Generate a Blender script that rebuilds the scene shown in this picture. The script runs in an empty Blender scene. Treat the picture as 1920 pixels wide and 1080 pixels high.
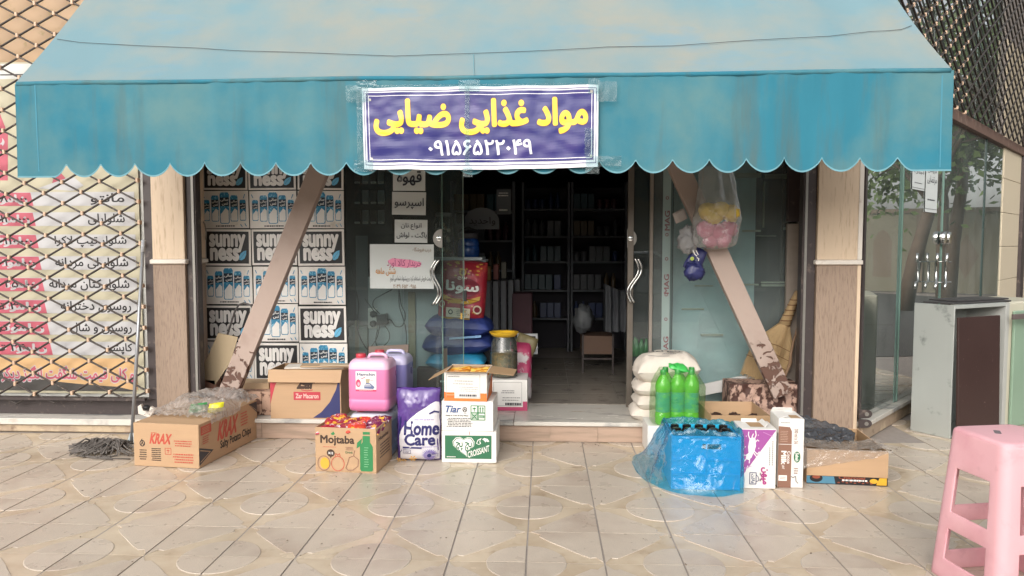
import bpy, math, random, unicodedata as UD
from mathutils import Vector as V, noise as NZ
from mathutils.geometry import tessellate_polygon
random.seed(7)
R = math.radians
S = bpy.context.scene
COL = S.collection

# ------------------------------------------------------------------ camera, world, sun, exposure
FPX, CAMH, PIT, YAW = 1390.0, 1.63, R(3.5), R(2.5)
cam = bpy.data.cameras.new('camera'); camo = bpy.data.objects.new('camera', cam); COL.objects.link(camo)
camo.location = (0, 0, CAMH); camo.rotation_euler = (R(90) - PIT, 0, YAW)
cam.sensor_width = 36; cam.lens = FPX / 1920 * 36; cam.clip_start = 0.05; cam.clip_end = 400
S.camera = camo
W = bpy.data.worlds.new('World'); S.world = W; W.use_nodes = True
wn, wl = W.node_tree.nodes, W.node_tree.links
bg = wn['Background']; sky = wn.new('ShaderNodeTexSky'); sky.sky_type = 'NISHITA'; sky.sun_disc = False
sky.sun_elevation = R(29); sky.sun_rotation = R(198); sky.dust_density = 4; sky.air_density = 1.0
hs = wn.new('ShaderNodeHueSaturation'); hs.inputs['Saturation'].default_value = 0.25
tint = wn.new('ShaderNodeMixRGB'); tint.blend_type = 'MULTIPLY'; tint.inputs[0].default_value = 1; tint.inputs[2].default_value = (1.0, 0.985, 0.965, 1)
wl.new(sky.outputs[0], hs.inputs['Color']); wl.new(hs.outputs[0], tint.inputs[1]); wl.new(tint.outputs[0], bg.inputs[0])
bg.inputs[1].default_value = 0.15
sun = bpy.data.lights.new('sun', 'SUN'); sun.energy = 1.3; sun.angle = R(70); sun.color = (1, 0.995, 0.985)
suno = bpy.data.objects.new('sun', sun); COL.objects.link(suno); suno.rotation_euler = (R(61), 0, R(-18))
S.view_settings.view_transform = 'Standard'; S.view_settings.look = 'None'
S.view_settings.exposure = 0.68; S.view_settings.gamma = 1; S.view_settings.use_curve_mapping = False
S.render.engine = 'CYCLES'
S.cycles.max_bounces = 10; S.cycles.transparent_max_bounces = 16; S.cycles.use_denoising = True
S.cycles.sample_clamp_indirect = 6; S.cycles.caustics_reflective = False; S.cycles.caustics_refractive = False


# ------------------------------------------------------------------ measuring helpers (photo pixel -> real plane)
def ray(px, py):
    x = (px - 960) / FPX; y = -(py - 540) / FPX
    fy = math.cos(PIT) + y * math.sin(PIT); fz = -math.sin(PIT) + y * math.cos(PIT)
    c, s = math.cos(YAW), math.sin(YAW)
    return V((x * c - fy * s, x * s + fy * c, fz))
def at(px, py, Y):
    r = ray(px, py); t = Y / r.y
    return V((r.x * t, Y, CAMH + r.z * t))
def gr(px, py, z=0.0):
    r = ray(px, py); t = (z - CAMH) / r.z
    return V((r.x * t, r.y * t, z))


# ------------------------------------------------------------------ materials
def lin(c):
    if isinstance(c, str):
        c = c.lstrip('#'); c = [int(c[i:i + 2], 16) / 255 for i in (0, 2, 4)]
    return tuple(x / 12.92 if x <= .04045 else ((x + .055) / 1.055) ** 2.4 for x in c[:3]) + (1,)
MATS = {}
def M(name, col=None, rough=.6, metal=0., var=.12, vs=6., col2=None, ms=4., lo=.45, hi=.62, bump=0., bs=80., spec=.5, stretch=(1, 1, 1), coat=0., detail=4., dirt=None, rnd=0):
    if name in MATS: return MATS[name]
    m = bpy.data.materials.new(name); MATS[name] = m; m.use_nodes = True
    n, l = m.node_tree.nodes, m.node_tree.links
    p = n['Principled BSDF']; c = lin(col)
    tc = n.new('ShaderNodeTexCoord'); mp = n.new('ShaderNodeMapping'); mp.inputs['Scale'].default_value = stretch
    l.new(tc.outputs['Object'], mp.inputs[0])
    geo = n.new('ShaderNodeObjectInfo')
    ofs = n.new('ShaderNodeVectorMath'); ofs.operation = 'MULTIPLY_ADD'; ofs.inputs[1].default_value = (7.3, 5.1, 9.7)
    cb = n.new('ShaderNodeCombineXYZ'); l.new(geo.outputs['Random'], cb.inputs[0]); l.new(geo.outputs['Random'], cb.inputs[1]); l.new(geo.outputs['Random'], cb.inputs[2])
    l.new(cb.outputs[0], ofs.inputs[0]); l.new(mp.outputs[0], ofs.inputs[2])
    vec = ofs.outputs[0]
    n1 = n.new('ShaderNodeTexNoise'); n1.inputs['Scale'].default_value = vs; n1.inputs['Detail'].default_value = detail; l.new(vec, n1.inputs[0])
    mx = n.new('ShaderNodeMix'); mx.data_type = 'RGBA'
    d = [max(0, x * (1 - var)) for x in c[:3]] + [1]; u = [min(1, x * (1 + var)) for x in c[:3]] + [1]
    mx.inputs[6].default_value = d; mx.inputs[7].default_value = u; l.new(n1.outputs[0], mx.inputs[0])
    out = mx.outputs[2]
    def layer(out, c2, sc, lo, hi, seedv, st=None):
        n2 = n.new('ShaderNodeTexNoise'); n2.inputs['Scale'].default_value = sc; n2.inputs['Detail'].default_value = 5; n2.inputs['Roughness'].default_value = .6
        va = n.new('ShaderNodeVectorMath'); va.operation = 'ADD'; va.inputs[1].default_value = (seedv, seedv * 1.7, seedv * .6); l.new(vec, va.inputs[0])
        if st:
            vm = n.new('ShaderNodeVectorMath'); vm.operation = 'MULTIPLY'; vm.inputs[1].default_value = st; l.new(va.outputs[0], vm.inputs[0]); va = vm
        l.new(va.outputs[0], n2.inputs[0])
        r = n.new('ShaderNodeMapRange'); r.inputs[1].default_value = lo; r.inputs[2].default_value = hi; l.new(n2.outputs[0], r.inputs[0])
        m2 = n.new('ShaderNodeMix'); m2.data_type = 'RGBA'; l.new(r.outputs[0], m2.inputs[0]); l.new(out, m2.inputs[6]); m2.inputs[7].default_value = lin(c2)
        return m2.outputs[2]
    if col2: out = layer(out, col2, ms, lo, hi, 3.3)
    if dirt: out = layer(out, dirt[0], dirt[1], dirt[2], dirt[3], 9.1, dirt[4] if len(dirt) > 4 else None)
    l.new(out, p.inputs['Base Color'])
    p.inputs['Roughness'].default_value = rough; p.inputs['Metallic'].default_value = metal
    p.inputs['Specular IOR Level'].default_value = spec; p.inputs['Coat Weight'].default_value = coat
    if bump:
        n3 = n.new('ShaderNodeTexNoise'); n3.inputs['Scale'].default_value = bs; n3.inputs['Detail'].default_value = 5; l.new(vec, n3.inputs[0])
        b = n.new('ShaderNodeBump'); b.inputs['Strength'].default_value = bump; b.inputs['Distance'].default_value = .01
        l.new(n3.outputs[0], b.inputs['Height']); l.new(b.outputs[0], p.inputs['Normal'])
    if rnd:
        hv = n.new('ShaderNodeHueSaturation'); rm = n.new('ShaderNodeMapRange'); rm.inputs[3].default_value = 1 - rnd; rm.inputs[4].default_value = 1 + rnd; l.new(geo.outputs['Random'], rm.inputs[0]); l.new(rm.outputs[0], hv.inputs['Value']); l.new(out, hv.inputs['Color']); l.new(hv.outputs[0], p.inputs['Base Color'])
    if rough > .15:
        rr = n.new('ShaderNodeMapRange'); rr.inputs[3].default_value = max(0, rough - .1); rr.inputs[4].default_value = min(1, rough + .1)
        l.new(n1.outputs[0], rr.inputs[0]); l.new(rr.outputs[0], p.inputs['Roughness'])
    return m

def FILM(name, col, alpha=.35, gloss=.25, rough=.12, bump=.4, bs=25., tk=.6):
    """thin plastic film: part of the light passes, part scatters, part mirrors"""
    if name in MATS: return MATS[name]
    m = bpy.data.materials.new(name); MATS[name] = m; m.use_nodes = True
    n, l = m.node_tree.nodes, m.node_tree.links
    n.remove(n['Principled BSDF']); o = n['Material Output']
    t = n.new('ShaderNodeBsdfTransparent'); d = n.new('ShaderNodeBsdfDiffuse'); tr = n.new('ShaderNodeBsdfTranslucent'); g = n.new('ShaderNodeBsdfGlossy')
    c = lin(col); t.inputs[0].default_value = [1 - (1 - x) * tk for x in c[:3]] + [1]
    d.inputs[0].default_value = c; tr.inputs[0].default_value = c; g.inputs['Roughness'].default_value = rough; g.inputs[0].default_value = (1, 1, 1, 1)
    tc = n.new('ShaderNodeTexCoord'); nz = n.new('ShaderNodeTexNoise'); nz.inputs['Scale'].default_value = bs; nz.inputs['Detail'].default_value = 3; nz.inputs['Distortion'].default_value = 1.2
    l.new(tc.outputs['Object'], nz.inputs[0])
    b = n.new('ShaderNodeBump'); b.inputs['Strength'].default_value = bump; b.inputs['Distance'].default_value = .03; l.new(nz.outputs[0], b.inputs['Height'])
    l.new(b.outputs[0], g.inputs['Normal']); l.new(b.outputs[0], d.inputs['Normal'])
    a = n.new('ShaderNodeMixShader'); a.inputs[0].default_value = .4; l.new(d.outputs[0], a.inputs[1]); l.new(tr.outputs[0], a.inputs[2])
    x = n.new('ShaderNodeMixShader'); x.inputs[0].default_value = 1 - alpha; l.new(a.outputs[0], x.inputs[1]); l.new(t.outputs[0], x.inputs[2])
    lw = n.new('ShaderNodeLayerWeight'); lw.inputs[0].default_value = .2; l.new(b.outputs[0], lw.inputs['Normal'])
    k = n.new('ShaderNodeMath'); k.operation = 'MULTIPLY_ADD'; k.inputs[1].default_value = .28 * gloss / .4; k.inputs[2].default_value = gloss * .06; l.new(lw.outputs['Fresnel'], k.inputs[0])
    y = n.new('ShaderNodeMixShader'); l.new(k.outputs[0], y.inputs[0]); l.new(x.outputs[0], y.inputs[1]); l.new(g.outputs[0], y.inputs[2])
    l.new(y.outputs[0], o.inputs[0])
    return m

def GLASS(name, tintc=(.9, .95, .93), refl=1.0, haze=.03):
    if name in MATS: return MATS[name]
    m = bpy.data.materials.new(name); MATS[name] = m; m.use_nodes = True
    n, l = m.node_tree.nodes, m.node_tree.links
    n.remove(n['Principled BSDF']); o = n['Material Output']
    t = n.new('ShaderNodeBsdfTransparent'); g = n.new('ShaderNodeBsdfGlossy'); d = n.new('ShaderNodeBsdfDiffuse')
    t.inputs[0].default_value = tuple(tintc) + (1,); g.inputs['Roughness'].default_value = .004; d.inputs[0].default_value = (.55, .6, .58, 1)
    tc = n.new('ShaderNodeTexCoord'); nz = n.new('ShaderNodeTexNoise'); nz.inputs['Scale'].default_value = 3; l.new(tc.outputs['Object'], nz.inputs[0])
    hz = n.new('ShaderNodeMath'); hz.operation = 'MULTIPLY'; hz.inputs[1].default_value = haze * 2; l.new(nz.outputs[0], hz.inputs[0])
    x = n.new('ShaderNodeMixShader'); l.new(hz.outputs[0], x.inputs[0]); l.new(t.outputs[0], x.inputs[1]); l.new(d.outputs[0], x.inputs[2])
    f = n.new('ShaderNodeFresnel'); f.inputs[0].default_value = 1.5
    k = n.new('ShaderNodeMath'); k.operation = 'MULTIPLY'; k.inputs[1].default_value = refl; l.new(f.outputs[0], k.inputs[0])
    y = n.new('ShaderNodeMixShader'); l.new(k.outputs[0], y.inputs[0]); l.new(x.outputs[0], y.inputs[1]); l.new(g.outputs[0], y.inputs[2])
    l.new(y.outputs[0], o.inputs[0])
    return m


# ------------------------------------------------------------------ mesh builder
class MB:
    def __init__(s): s.v = []; s.f = []; s.m = []; s.mats = []; s.cur = 0
    def mat(s, m):
        if m not in s.mats: s.mats.append(m)
        s.cur = s.mats.index(m); return s
    def add(s, vs, fs):
        b = len(s.v); s.v += [V(p) for p in vs]
        for f in fs: s.f.append([i + b for i in f]); s.m.append(s.cur)
        return s
    def box(s, x0, x1, y0, y1, z0, z1):
        return s.add([(x, y, z) for z in (z0, z1) for y in (y0, y1) for x in (x0, x1)],
                     [(0, 2, 3, 1), (4, 5, 7, 6), (0, 1, 5, 4), (2, 6, 7, 3), (0, 4, 6, 2), (1, 3, 7, 5)])
    def obox(s, O, A, B, C):
        """box from corner O along edge vectors A, B, C"""
        O, A, B, C = V(O), V(A), V(B), V(C)
        return s.add([O, O + A, O + B, O + A + B, O + C, O + A + C, O + B + C, O + A + B + C],
                     [(0, 2, 3, 1), (4, 5, 7, 6), (0, 1, 5, 4), (2, 6, 7, 3), (0, 4, 6, 2), (1, 3, 7, 5)])
    def bar(s, a, b, w, d, side=V((0, -1, 0))):
        """rectangular bar from a to b; w across, d along side"""
        a, b = V(a), V(b); t = (b - a).normalized(); x = t.cross(side).normalized(); y = x.cross(t).normalized()
        return s.obox(a - x * w / 2 - y * d / 2, x * w, y * d, b - a)
    def prism(s, pts, off):
        """polygon pts extruded by off"""
        n = len(pts); off = V(off); pts = [V(p) for p in pts]
        return s.add(pts + [p + off for p in pts], [tuple(range(n))[::-1], tuple(range(n, 2 * n))] + [(i, (i + 1) % n, (i + 1) % n + n, i + n) for i in range(n)])
    def tube(s, path, r, n=8, cap=True, closed=False):
        P = [V(p) for p in path]; k = len(P); rs = r if isinstance(r, (list, tuple)) else [r] * k
        up = V((0.13, 0.2, 1)).normalized(); rings = []
        T = [(P[min(i + 1, k - 1)] - P[max(i - 1, 0)]).normalized() for i in range(k)]
        x = T[0].cross(up)
        if x.length < .05: x = T[0].cross(V((1, 0, 0)))
        x.normalize(); b = len(s.v)
        for i in range(k):
            x = (x - T[i] * x.dot(T[i])).normalized(); y = T[i].cross(x)
            for j in range(n):
                a = 2 * math.pi * j / n; s.v.append(P[i] + (x * math.cos(a) + y * math.sin(a)) * rs[i])
        for i in range(k - 1):
            for j in range(n):
                s.f.append([b + i * n + j, b + i * n + (j + 1) % n, b + (i + 1) * n + (j + 1) % n, b + (i + 1) * n + j]); s.m.append(s.cur)
        if cap:
            s.f.append([b + j for j in range(n)][::-1]); s.m.append(s.cur)
            s.f.append([b + (k - 1) * n + j for j in range(n)]); s.m.append(s.cur)
        return s
    def lathe(s, prof, c, n=20, cap=True, axis=None):
        c = V(c); b = len(s.v)
        for r, z in prof:
            for j in range(n):
                a = 2 * math.pi * j / n
                s.v.append(c + V((r * math.cos(a), r * math.sin(a), z)))
        for i in range(len(prof) - 1):
            for j in range(n):
                s.f.append([b + i * n + j, b + i * n + (j + 1) % n, b + (i + 1) * n + (j + 1) % n, b + (i + 1) * n + j]); s.m.append(s.cur)
        if cap:
            s.f.append([b + j for j in range(n)][::-1]); s.m.append(s.cur)
            s.f.append([b + (len(prof) - 1) * n + j for j in range(n)]); s.m.append(s.cur)
        return s
    def loft(s, secs, c, rot=0, q=5, cap=True, capb=True):
        """stacked rounded rectangles (z, w, d, r[, dx, dy])"""
        c = V(c); b = len(s.v); n = 4 * (q + 1); ca, sa = math.cos(rot), math.sin(rot)
        for sec in secs:
            z, w, d, r = sec[:4]; dx, dy = (sec[4], sec[5]) if len(sec) > 4 else (0, 0)
            r = min(r, w / 2 - 1e-4, d / 2 - 1e-4)
            for k, (sx, sy) in enumerate(((1, 1), (-1, 1), (-1, -1), (1, -1))):
                for j in range(q + 1):
                    a = math.pi / 2 * (k + j / q)
                    x = sx * (w / 2 - r) + r * math.cos(a) + dx; y = sy * (d / 2 - r) + r * math.sin(a) + dy
                    s.v.append(c + V((x * ca - y * sa, x * sa + y * ca, z)))
        for i in range(len(secs) - 1):
            for j in range(n):
                s.f.append([b + i * n + j, b + i * n + (j + 1) % n, b + (i + 1) * n + (j + 1) % n, b + (i + 1) * n + j]); s.m.append(s.cur)
        if capb: s.f.append([b + j for j in range(n)][::-1]); s.m.append(s.cur)
        if cap: s.f.append([b + (len(secs) - 1) * n + j for j in range(n)]); s.m.append(s.cur)
        return s
    def grid(s, fn, nu, nv, closeu=False):
        b = len(s.v)
        for j in range(nv + 1):
            for i in range(nu if closeu else nu + 1): s.v.append(V(fn(i / nu, j / nv)))
        w = nu if closeu else nu + 1
        for j in range(nv):
            for i in range(nu):
                i2 = (i + 1) % w
                s.f.append([b + j * w + i, b + j * w + i2, b + (j + 1) * w + i2, b + (j + 1) * w + i]); s.m.append(s.cur)
        return s
    def blob(s, c, rx, ry, rz, amp=.15, fr=3., seed=0, nu=18, nv=12):
        c = V(c)
        def fn(u, v):
            a = 2 * math.pi * u; t = math.pi * (v * .998 + .001)
            d = V((math.sin(t) * math.cos(a), math.sin(t) * math.sin(a), math.cos(t)))
            k = 1 + amp * NZ.noise(d * fr + V((seed, seed * 2.1, 0)))
            return c + V((d.x * rx, d.y * ry, d.z * rz)) * k
        return s.grid(fn, nu, nv, True)
    def pillow(s, O, U, Vv, N, w, h, t, p=3., amp=.01, fr=9., seed=0, n=22, flat=.5):
        """sewn sack or pouch centred on O, face w x h in U,Vv, thickness t along N (flat = share behind the seam)"""
        O, U, Vv, N = V(O), V(U).normalized(), V(Vv).normalized(), V(N).normalized()
        def side(sg, sh):
            def fn(a, b):
                x, y = a * 2 - 1, b * 2 - 1
                th = (max(0, 1 - abs(x) ** p) ** .55) * (max(0, 1 - abs(y) ** p) ** .55)
                q = O + U * x * w / 2 * (1 - .04 * y * y) + Vv * y * h / 2 * (1 - .05 * x * x)
                nn = NZ.noise(q * fr + V((seed, 0, sg))) + .6 * NZ.noise(q * fr * 2.3 + V((0, seed, sg)))
                return q + N * (sg * th * t * sh + nn * amp * (.2 + th)) + U * amp * .6 * NZ.noise(q * fr * 1.4 + V((9, seed, 1)))
            return fn
        s.grid(side(1, 1 - flat), n, n)
        b = len(s.f); s.grid(side(-1, flat), n, n)
        for i in range(b, len(s.f)): s.f[i] = s.f[i][::-1]
        return s
    def deform(s, fn):
        s.v = [V(fn(p)) for p in s.v]; return s
    def build(s, name, mat=None, root=None, smooth=False, bevel=0, seg=1, kind=None, label=None, weld=False, ang=None):
        me = bpy.data.meshes.new(name)
        o0 = root.location if root else V((0, 0, 0))
        if root and root.parent: o0 = o0 + root.parent.location
        if root and 'wloc' in root: o0 = V(root['wloc'])
        me.from_pydata([p - o0 for p in s.v], [], s.f)
        if s.mats:
            for m in s.mats: me.materials.append(m)
            me.polygons.foreach_set('material_index', s.m)
        elif mat: me.materials.append(mat)
        if smooth: me.polygons.foreach_set('use_smooth', [True] * len(me.polygons))
        me.update(); me.validate()
        o = bpy.data.objects.new(name, me); COL.objects.link(o)
        if root:
            o.parent = root; o['wloc'] = tuple(o0)
        if weld:
            w = o.modifiers.new('weld', 'WELD'); w.merge_threshold = .0004
        if bevel:
            b = o.modifiers.new('bevel', 'BEVEL'); b.width = bevel; b.segments = seg; b.limit_method = 'ANGLE'; b.angle_limit = R(35)
            if seg > 1:
                me.polygons.foreach_set('use_smooth', [True] * len(me.polygons)); b.harden_normals = True
        if smooth and ang:
            me.set_sharp_from_angle(angle=R(ang))
        if kind: o['kind'] = kind
        if label: o['label'] = label
        return o
def thing(name, label, cat, loc, group=None):
    o = bpy.data.objects.new(name, None); COL.objects.link(o); o.location = loc; o.empty_display_size = .1
    o['label'] = label; o['category'] = cat; o['wloc'] = tuple(loc)
    if group: o['group'] = group
    return o
def tag(o, label, cat, group=None):
    o['label'] = label; o['category'] = cat
    if group: o['group'] = group
    return o
def struct(o): o['kind'] = 'structure'; return o
def copy_thing(r, loc, label=None, rz=None):
    c = r.copy(); COL.objects.link(c); c.location = loc
    if label: c['label'] = label
    if rz is not None: c.rotation_euler.z = rz
    for ch in list(r.children):
        d = ch.copy(); COL.objects.link(d); d.parent = c
        for g in list(ch.children):
            e = g.copy(); COL.objects.link(e); e.parent = d
    return c


# ------------------------------------------------------------------ lettering (outlines of the built-in font, Persian letters joined)
FORM = {}
for cp in list(range(0xFB50, 0xFDFD)) + list(range(0xFE70, 0xFEFD)):
    d_ = UD.decomposition(chr(cp)).split()
    if len(d_) == 2 and d_[0] in ('<isolated>', '<initial>', '<medial>', '<final>'):
        FORM.setdefault(int(d_[1], 16), {})[d_[0][1:-1]] = chr(cp)
def fa(s):
    s = s.replace('لا', '\uFEFB'); out = []
    jn = lambda c: ord(c) in FORM and 'initial' in FORM[ord(c)]
    jp = lambda c: c == '\uFEFB' or (ord(c) in FORM and 'final' in FORM[ord(c)])
    for i, c in enumerate(s):
        p = i > 0 and jn(s[i - 1]) and jp(c); n = i < len(s) - 1 and jn(c) and jp(s[i + 1])
        if c == '\uFEFB': out.append('\uFEFC' if p else c)
        elif ord(c) in FORM: out.append(FORM[ord(c)].get('medial' if p and n else 'final' if p else 'initial' if n else 'isolated', c))
        else: out.append(c)
    res, run = [], []
    for c in out[::-1]:
        if c in '۰۱۲۳۴۵۶۷۸۹.': run.append(c)
        else: res += run[::-1]; run = []; res.append(c)
    return ''.join(res + run[::-1])
_TC = {}
def contours(s):
    if s in _TC: return _TC[s]
    c = bpy.data.curves.new('lettering', 'FONT'); c.body = s; c.size = 1; c.fill_mode = 'NONE'; c.resolution_u = 3
    o = bpy.data.objects.new('lettering', c); COL.objects.link(o)
    bpy.context.view_layer.update()
    me = o.evaluated_get(bpy.context.evaluated_depsgraph_get()).to_mesh()
    vs = [(v.co.x, v.co.y) for v in me.vertices]; nb = {}
    for e in me.edges:
        a, b = e.vertices; nb.setdefault(a, []).append(b); nb.setdefault(b, []).append(a)
    seen, loops = set(), []
    for k in range(len(vs)):
        if k in seen or k not in nb: continue
        lp, cur, prev = [], k, None
        nxt0 = k + 1 if (k + 1) in nb[k] else nb[k][0]
        while cur not in seen:
            seen.add(cur); lp.append(vs[cur])
            c2 = [x for x in nb[cur] if x != prev] if prev is not None else [nxt0]
            prev, cur = cur, (c2[0] if c2 else cur)
        cl = []
        for p in lp:
            if not cl or abs(p[0] - cl[-1][0]) + abs(p[1] - cl[-1][1]) > 1e-5: cl.append(p)
        if len(cl) > 2: loops.append(cl)
    bpy.data.objects.remove(o); bpy.data.curves.remove(c)
    _TC[s] = loops
    return loops
def area(l): return .5 * sum(l[i][0] * l[(i + 1) % len(l)][1] - l[(i + 1) % len(l)][0] * l[i][1] for i in range(len(l)))
def inside(p, l):
    r = False; j = len(l) - 1
    for i in range(len(l)):
        if (l[i][1] > p[1]) != (l[j][1] > p[1]) and p[0] < (l[j][0] - l[i][0]) * (p[1] - l[i][1]) / (l[j][1] - l[i][1]) + l[i][0]: r = not r
        j = i
    return r
def grow(l, d, sg):
    n = len(l); out = []
    for i in range(n):
        a, b, c = l[i - 1], l[i], l[(i + 1) % n]
        e1 = V((b[0] - a[0], b[1] - a[1])); e2 = V((c[0] - b[0], c[1] - b[1]))
        if e1.length < 1e-7 or e2.length < 1e-7: out.append(b); continue
        e1.normalize(); e2.normalize(); nn = V((e1.y + e2.y, -e1.x - e2.x))
        if nn.length < 1e-4: nn = V((e1.y, -e1.x))
        nn.normalize(); k = d * sg / max(.5, nn.dot(V((e1.y, -e1.x))))
        out.append((b[0] + nn.x * k, b[1] + nn.y * k))
    return out
_FC = {}
def letter_faces(s, bold):
    """list of (points, triangles); weight is added as a round stroke along every outline"""
    if (s, bold) in _FC: return _FC[(s, bold)]
    L = contours(s)
    if not L: return [], (0, 0, 1, 1)
    big = max(L, key=lambda l: abs(area(l))); sg = 1 if area(big) > 0 else -1
    outer = [l for l in L if area(l) * sg > 0]; holes = [l for l in L if area(l) * sg <= 0]
    res = []
    for o in outer:
        hs_ = [h for h in holes if inside(h[0], o) and abs(area(h)) < abs(area(o))]
        pts = list(o)
        for h in hs_: pts += h
        tr = tessellate_polygon([[V((x, y, 0)) for x, y in l] for l in [o] + hs_])
        res.append((pts, [tuple(t) for t in tr]))
    xs = [p[0] for r in res for p in r[0]]; ys = [p[1] for r in res for p in r[0]]
    bb = (min(xs), min(ys), max(xs), max(ys))
    if bold > 0:
        for l in L:
            n = len(l)
            for i in range(n):
                p, q = l[i], l[(i + 1) % n]; dx, dy = q[0] - p[0], q[1] - p[1]; d = math.hypot(dx, dy)
                if d < 1e-6: continue
                nx, ny = -dy / d * bold, dx / d * bold; ex, ey = dx / d * bold * .75, dy / d * bold * .75; hx, hy = nx * .5, ny * .5
                res.append(([(p[0] - nx, p[1] - ny), (q[0] - nx, q[1] - ny), (q[0] - hx + ex, q[1] - hy + ey), (q[0] + hx + ex, q[1] + hy + ey), (q[0] + nx, q[1] + ny), (p[0] + nx, p[1] + ny)], [(0, 1, 2, 3, 4, 5)]))
    _FC[(s, bold)] = (res, bb)
    return _FC[(s, bold)]

class Face:
    """flat print on a rectangular face; coordinates are 0..1 (v up) or photo pixels when px is given"""
    def __init__(s, root, O, U, Vv, w, h, px=None, lift=.0008):
        s.root, s.O, s.U, s.V, s.w, s.h, s.px = root, V(O), V(U).normalized(), V(Vv).normalized(), w, h, px
        s.N = s.U.cross(s.V).normalized(); s.mb = {}; s.k = lift; s.st = .00012
    def uv(s, x, y):
        if s.px: x0, y0, x1, y1 = s.px; return (x - x0) / (x1 - x0), (y1 - y) / (y1 - y0)
        return x, y
    def P(s, x, y):
        u, v = s.uv(x, y); return s.O + s.U * u * s.w + s.V * v * s.h + s.N * s.k
    def up(s): s.k += s.st
    def m(s, mat): return s.mb.setdefault(mat.name, (mat, MB()))[1]
    def poly(s, mat, pts):
        s.up(); P = [s.P(*p) for p in pts]
        tr = tessellate_polygon([[V(s.uv(*p)).to_3d() for p in pts]])
        b = s.m(mat)
        for t in tr:
            q = [P[i] for i in t]
            if (q[1] - q[0]).cross(q[2] - q[0]).dot(s.N) < 0: q = q[::-1]
            b.add(q, [(0, 1, 2)])
        return s
    def rect(s, mat, x0, y0, x1, y1, n=1, nv=1):
        s.up(); b = s.m(mat)
        (a0, b0), (a1, b1) = s.uv(x0, y0), s.uv(x1, y1)
        a0, a1 = sorted((a0, a1)); b0, b1 = sorted((b0, b1))
        b.grid(lambda u, v: s.O + s.U * (a0 + (a1 - a0) * u) * s.w + s.V * (b0 + (b1 - b0) * v) * s.h + s.N * s.k, n, nv)
        return s
    def ell(s, mat, cx, cy, rx, ry, n=24, a0=0, a1=360):
        return s.poly(mat, [(cx + rx * math.cos(R(a0 + (a1 - a0) * i / n)), cy + ry * math.sin(R(a0 + (a1 - a0) * i / n))) for i in range(n)])
    def line(s, mat, pts, w):
        """polyline, w in metres"""
        s.up(); b = s.m(mat); P = [s.P(*p) for p in pts]
        for a, c in zip(P, P[1:]):
            t = c - a
            if t.length < 1e-6: continue
            nn = max(1, int(t.length / .03)) if s.st > .0003 else 1
            t.normalize(); x = s.N.cross(t) * w / 2; e = t * w * .3
            b.grid(lambda u, v: (a - e).lerp(c + e, u) - x + x * 2 * v, nn, 1)
        return s
    def frame(s, mat, x0, y0, x1, y1, w): return s.line(mat, [(x0, y0), (x1, y0), (x1, y1), (x0, y1), (x0, y0)], w)
    def text(s, mat, t, x0, y0, x1, y1, bold=0., slant=0., rot=0, quad=None, outline=None):
        if any('\u0600' <= c <= '\u06ff' for c in t): t = fa(t)
        if outline: s.text(outline[0], t, x0, y0, x1, y1, bold + outline[1], slant, rot, quad, None)
        res, (bx0, by0, bx1, by1) = letter_faces(t, bold)
        if not res: return s
        _, (rx0, ry0, rx1, ry1) = letter_faces(t, 0.)
        s.up()
        if quad: (ax, ay), (bx, by), (cx, cy) = [s.uv(*q) for q in quad]
        else:
            (u0, v0), (u1, v1) = s.uv(x0, y0), s.uv(x1, y1); u0, u1 = sorted((u0, u1)); v0, v1 = sorted((v0, v1))
            if rot == 0: (ax, ay), (bx, by), (cx, cy) = (u0, v0), (u1, v0), (u0, v1)
            elif rot == -90: (ax, ay), (bx, by), (cx, cy) = (u0, v1), (u0, v0), (u1, v1)
            elif rot == 90: (ax, ay), (bx, by), (cx, cy) = (u1, v0), (u1, v1), (u0, v0)
            else: (ax, ay), (bx, by), (cx, cy) = (u1, v1), (u0, v1), (u1, v0)
        b = s.m(mat); W_, H_ = max(rx1 - rx0, 1e-5), max(ry1 - ry0, 1e-5); k = 0
        for pts, tr in res:
            k += 1; P = []
            for x, y in pts:
                p = (x - rx0) / W_ + slant * (y - ry0) / H_ * .2; q = (y - ry0) / H_
                u = ax + (bx - ax) * p + (cx - ax) * q; v = ay + (by - ay) * p + (cy - ay) * q
                P.append(s.O + s.U * u * s.w + s.V * v * s.h + s.N * (s.k + .000012 * (k % 8)))
            fs = []
            for t_ in tr:
                q = [P[i] for i in t_]
                c = (q[1] - q[0]).cross(q[2] - q[0])
                if c.length < 1e-12: continue
                fs.append(t_ if c.dot(s.N) > 0 else tuple(t_)[::-1])
            b.add(P, fs)
        return s
    def fine(s, mat, x0, y0, x1, y1, rows, seed=1, fill=.8, h=.45):
        """rows of print too small to read"""
        rr = random.Random(seed); s.up(); b = s.m(mat)
        for i in range(rows):
            ya = y0 + (y1 - y0) * (i + .5 - h / 2) / rows; yb = y0 + (y1 - y0) * (i + .5 + h / 2) / rows
            x = x0 + (x1 - x0) * rr.random() * .1; end = x1 - (x1 - x0) * rr.random() * (1 - fill)
            while (x - end) * (x1 - x0) < 0:
                w = (x1 - x0) * rr.uniform(.03, .11); xe = x + w
                if (xe - end) * (x1 - x0) > 0: xe = end
                q = [s.P(x, ya), s.P(xe, ya), s.P(xe, yb), s.P(x, yb)]
                if (q[1] - q[0]).cross(q[2] - q[0]).dot(s.N) < 0: q = q[::-1]
                b.add(q, [(0, 1, 2, 3)]); x = xe + (x1 - x0) * rr.uniform(.012, .03)
        return s
    def done(s, name='print', deform=None):
        for mat, b in s.mb.values():
            if deform: b.deform(deform)
            b.build(name, mat, s.root)
        return s

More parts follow.
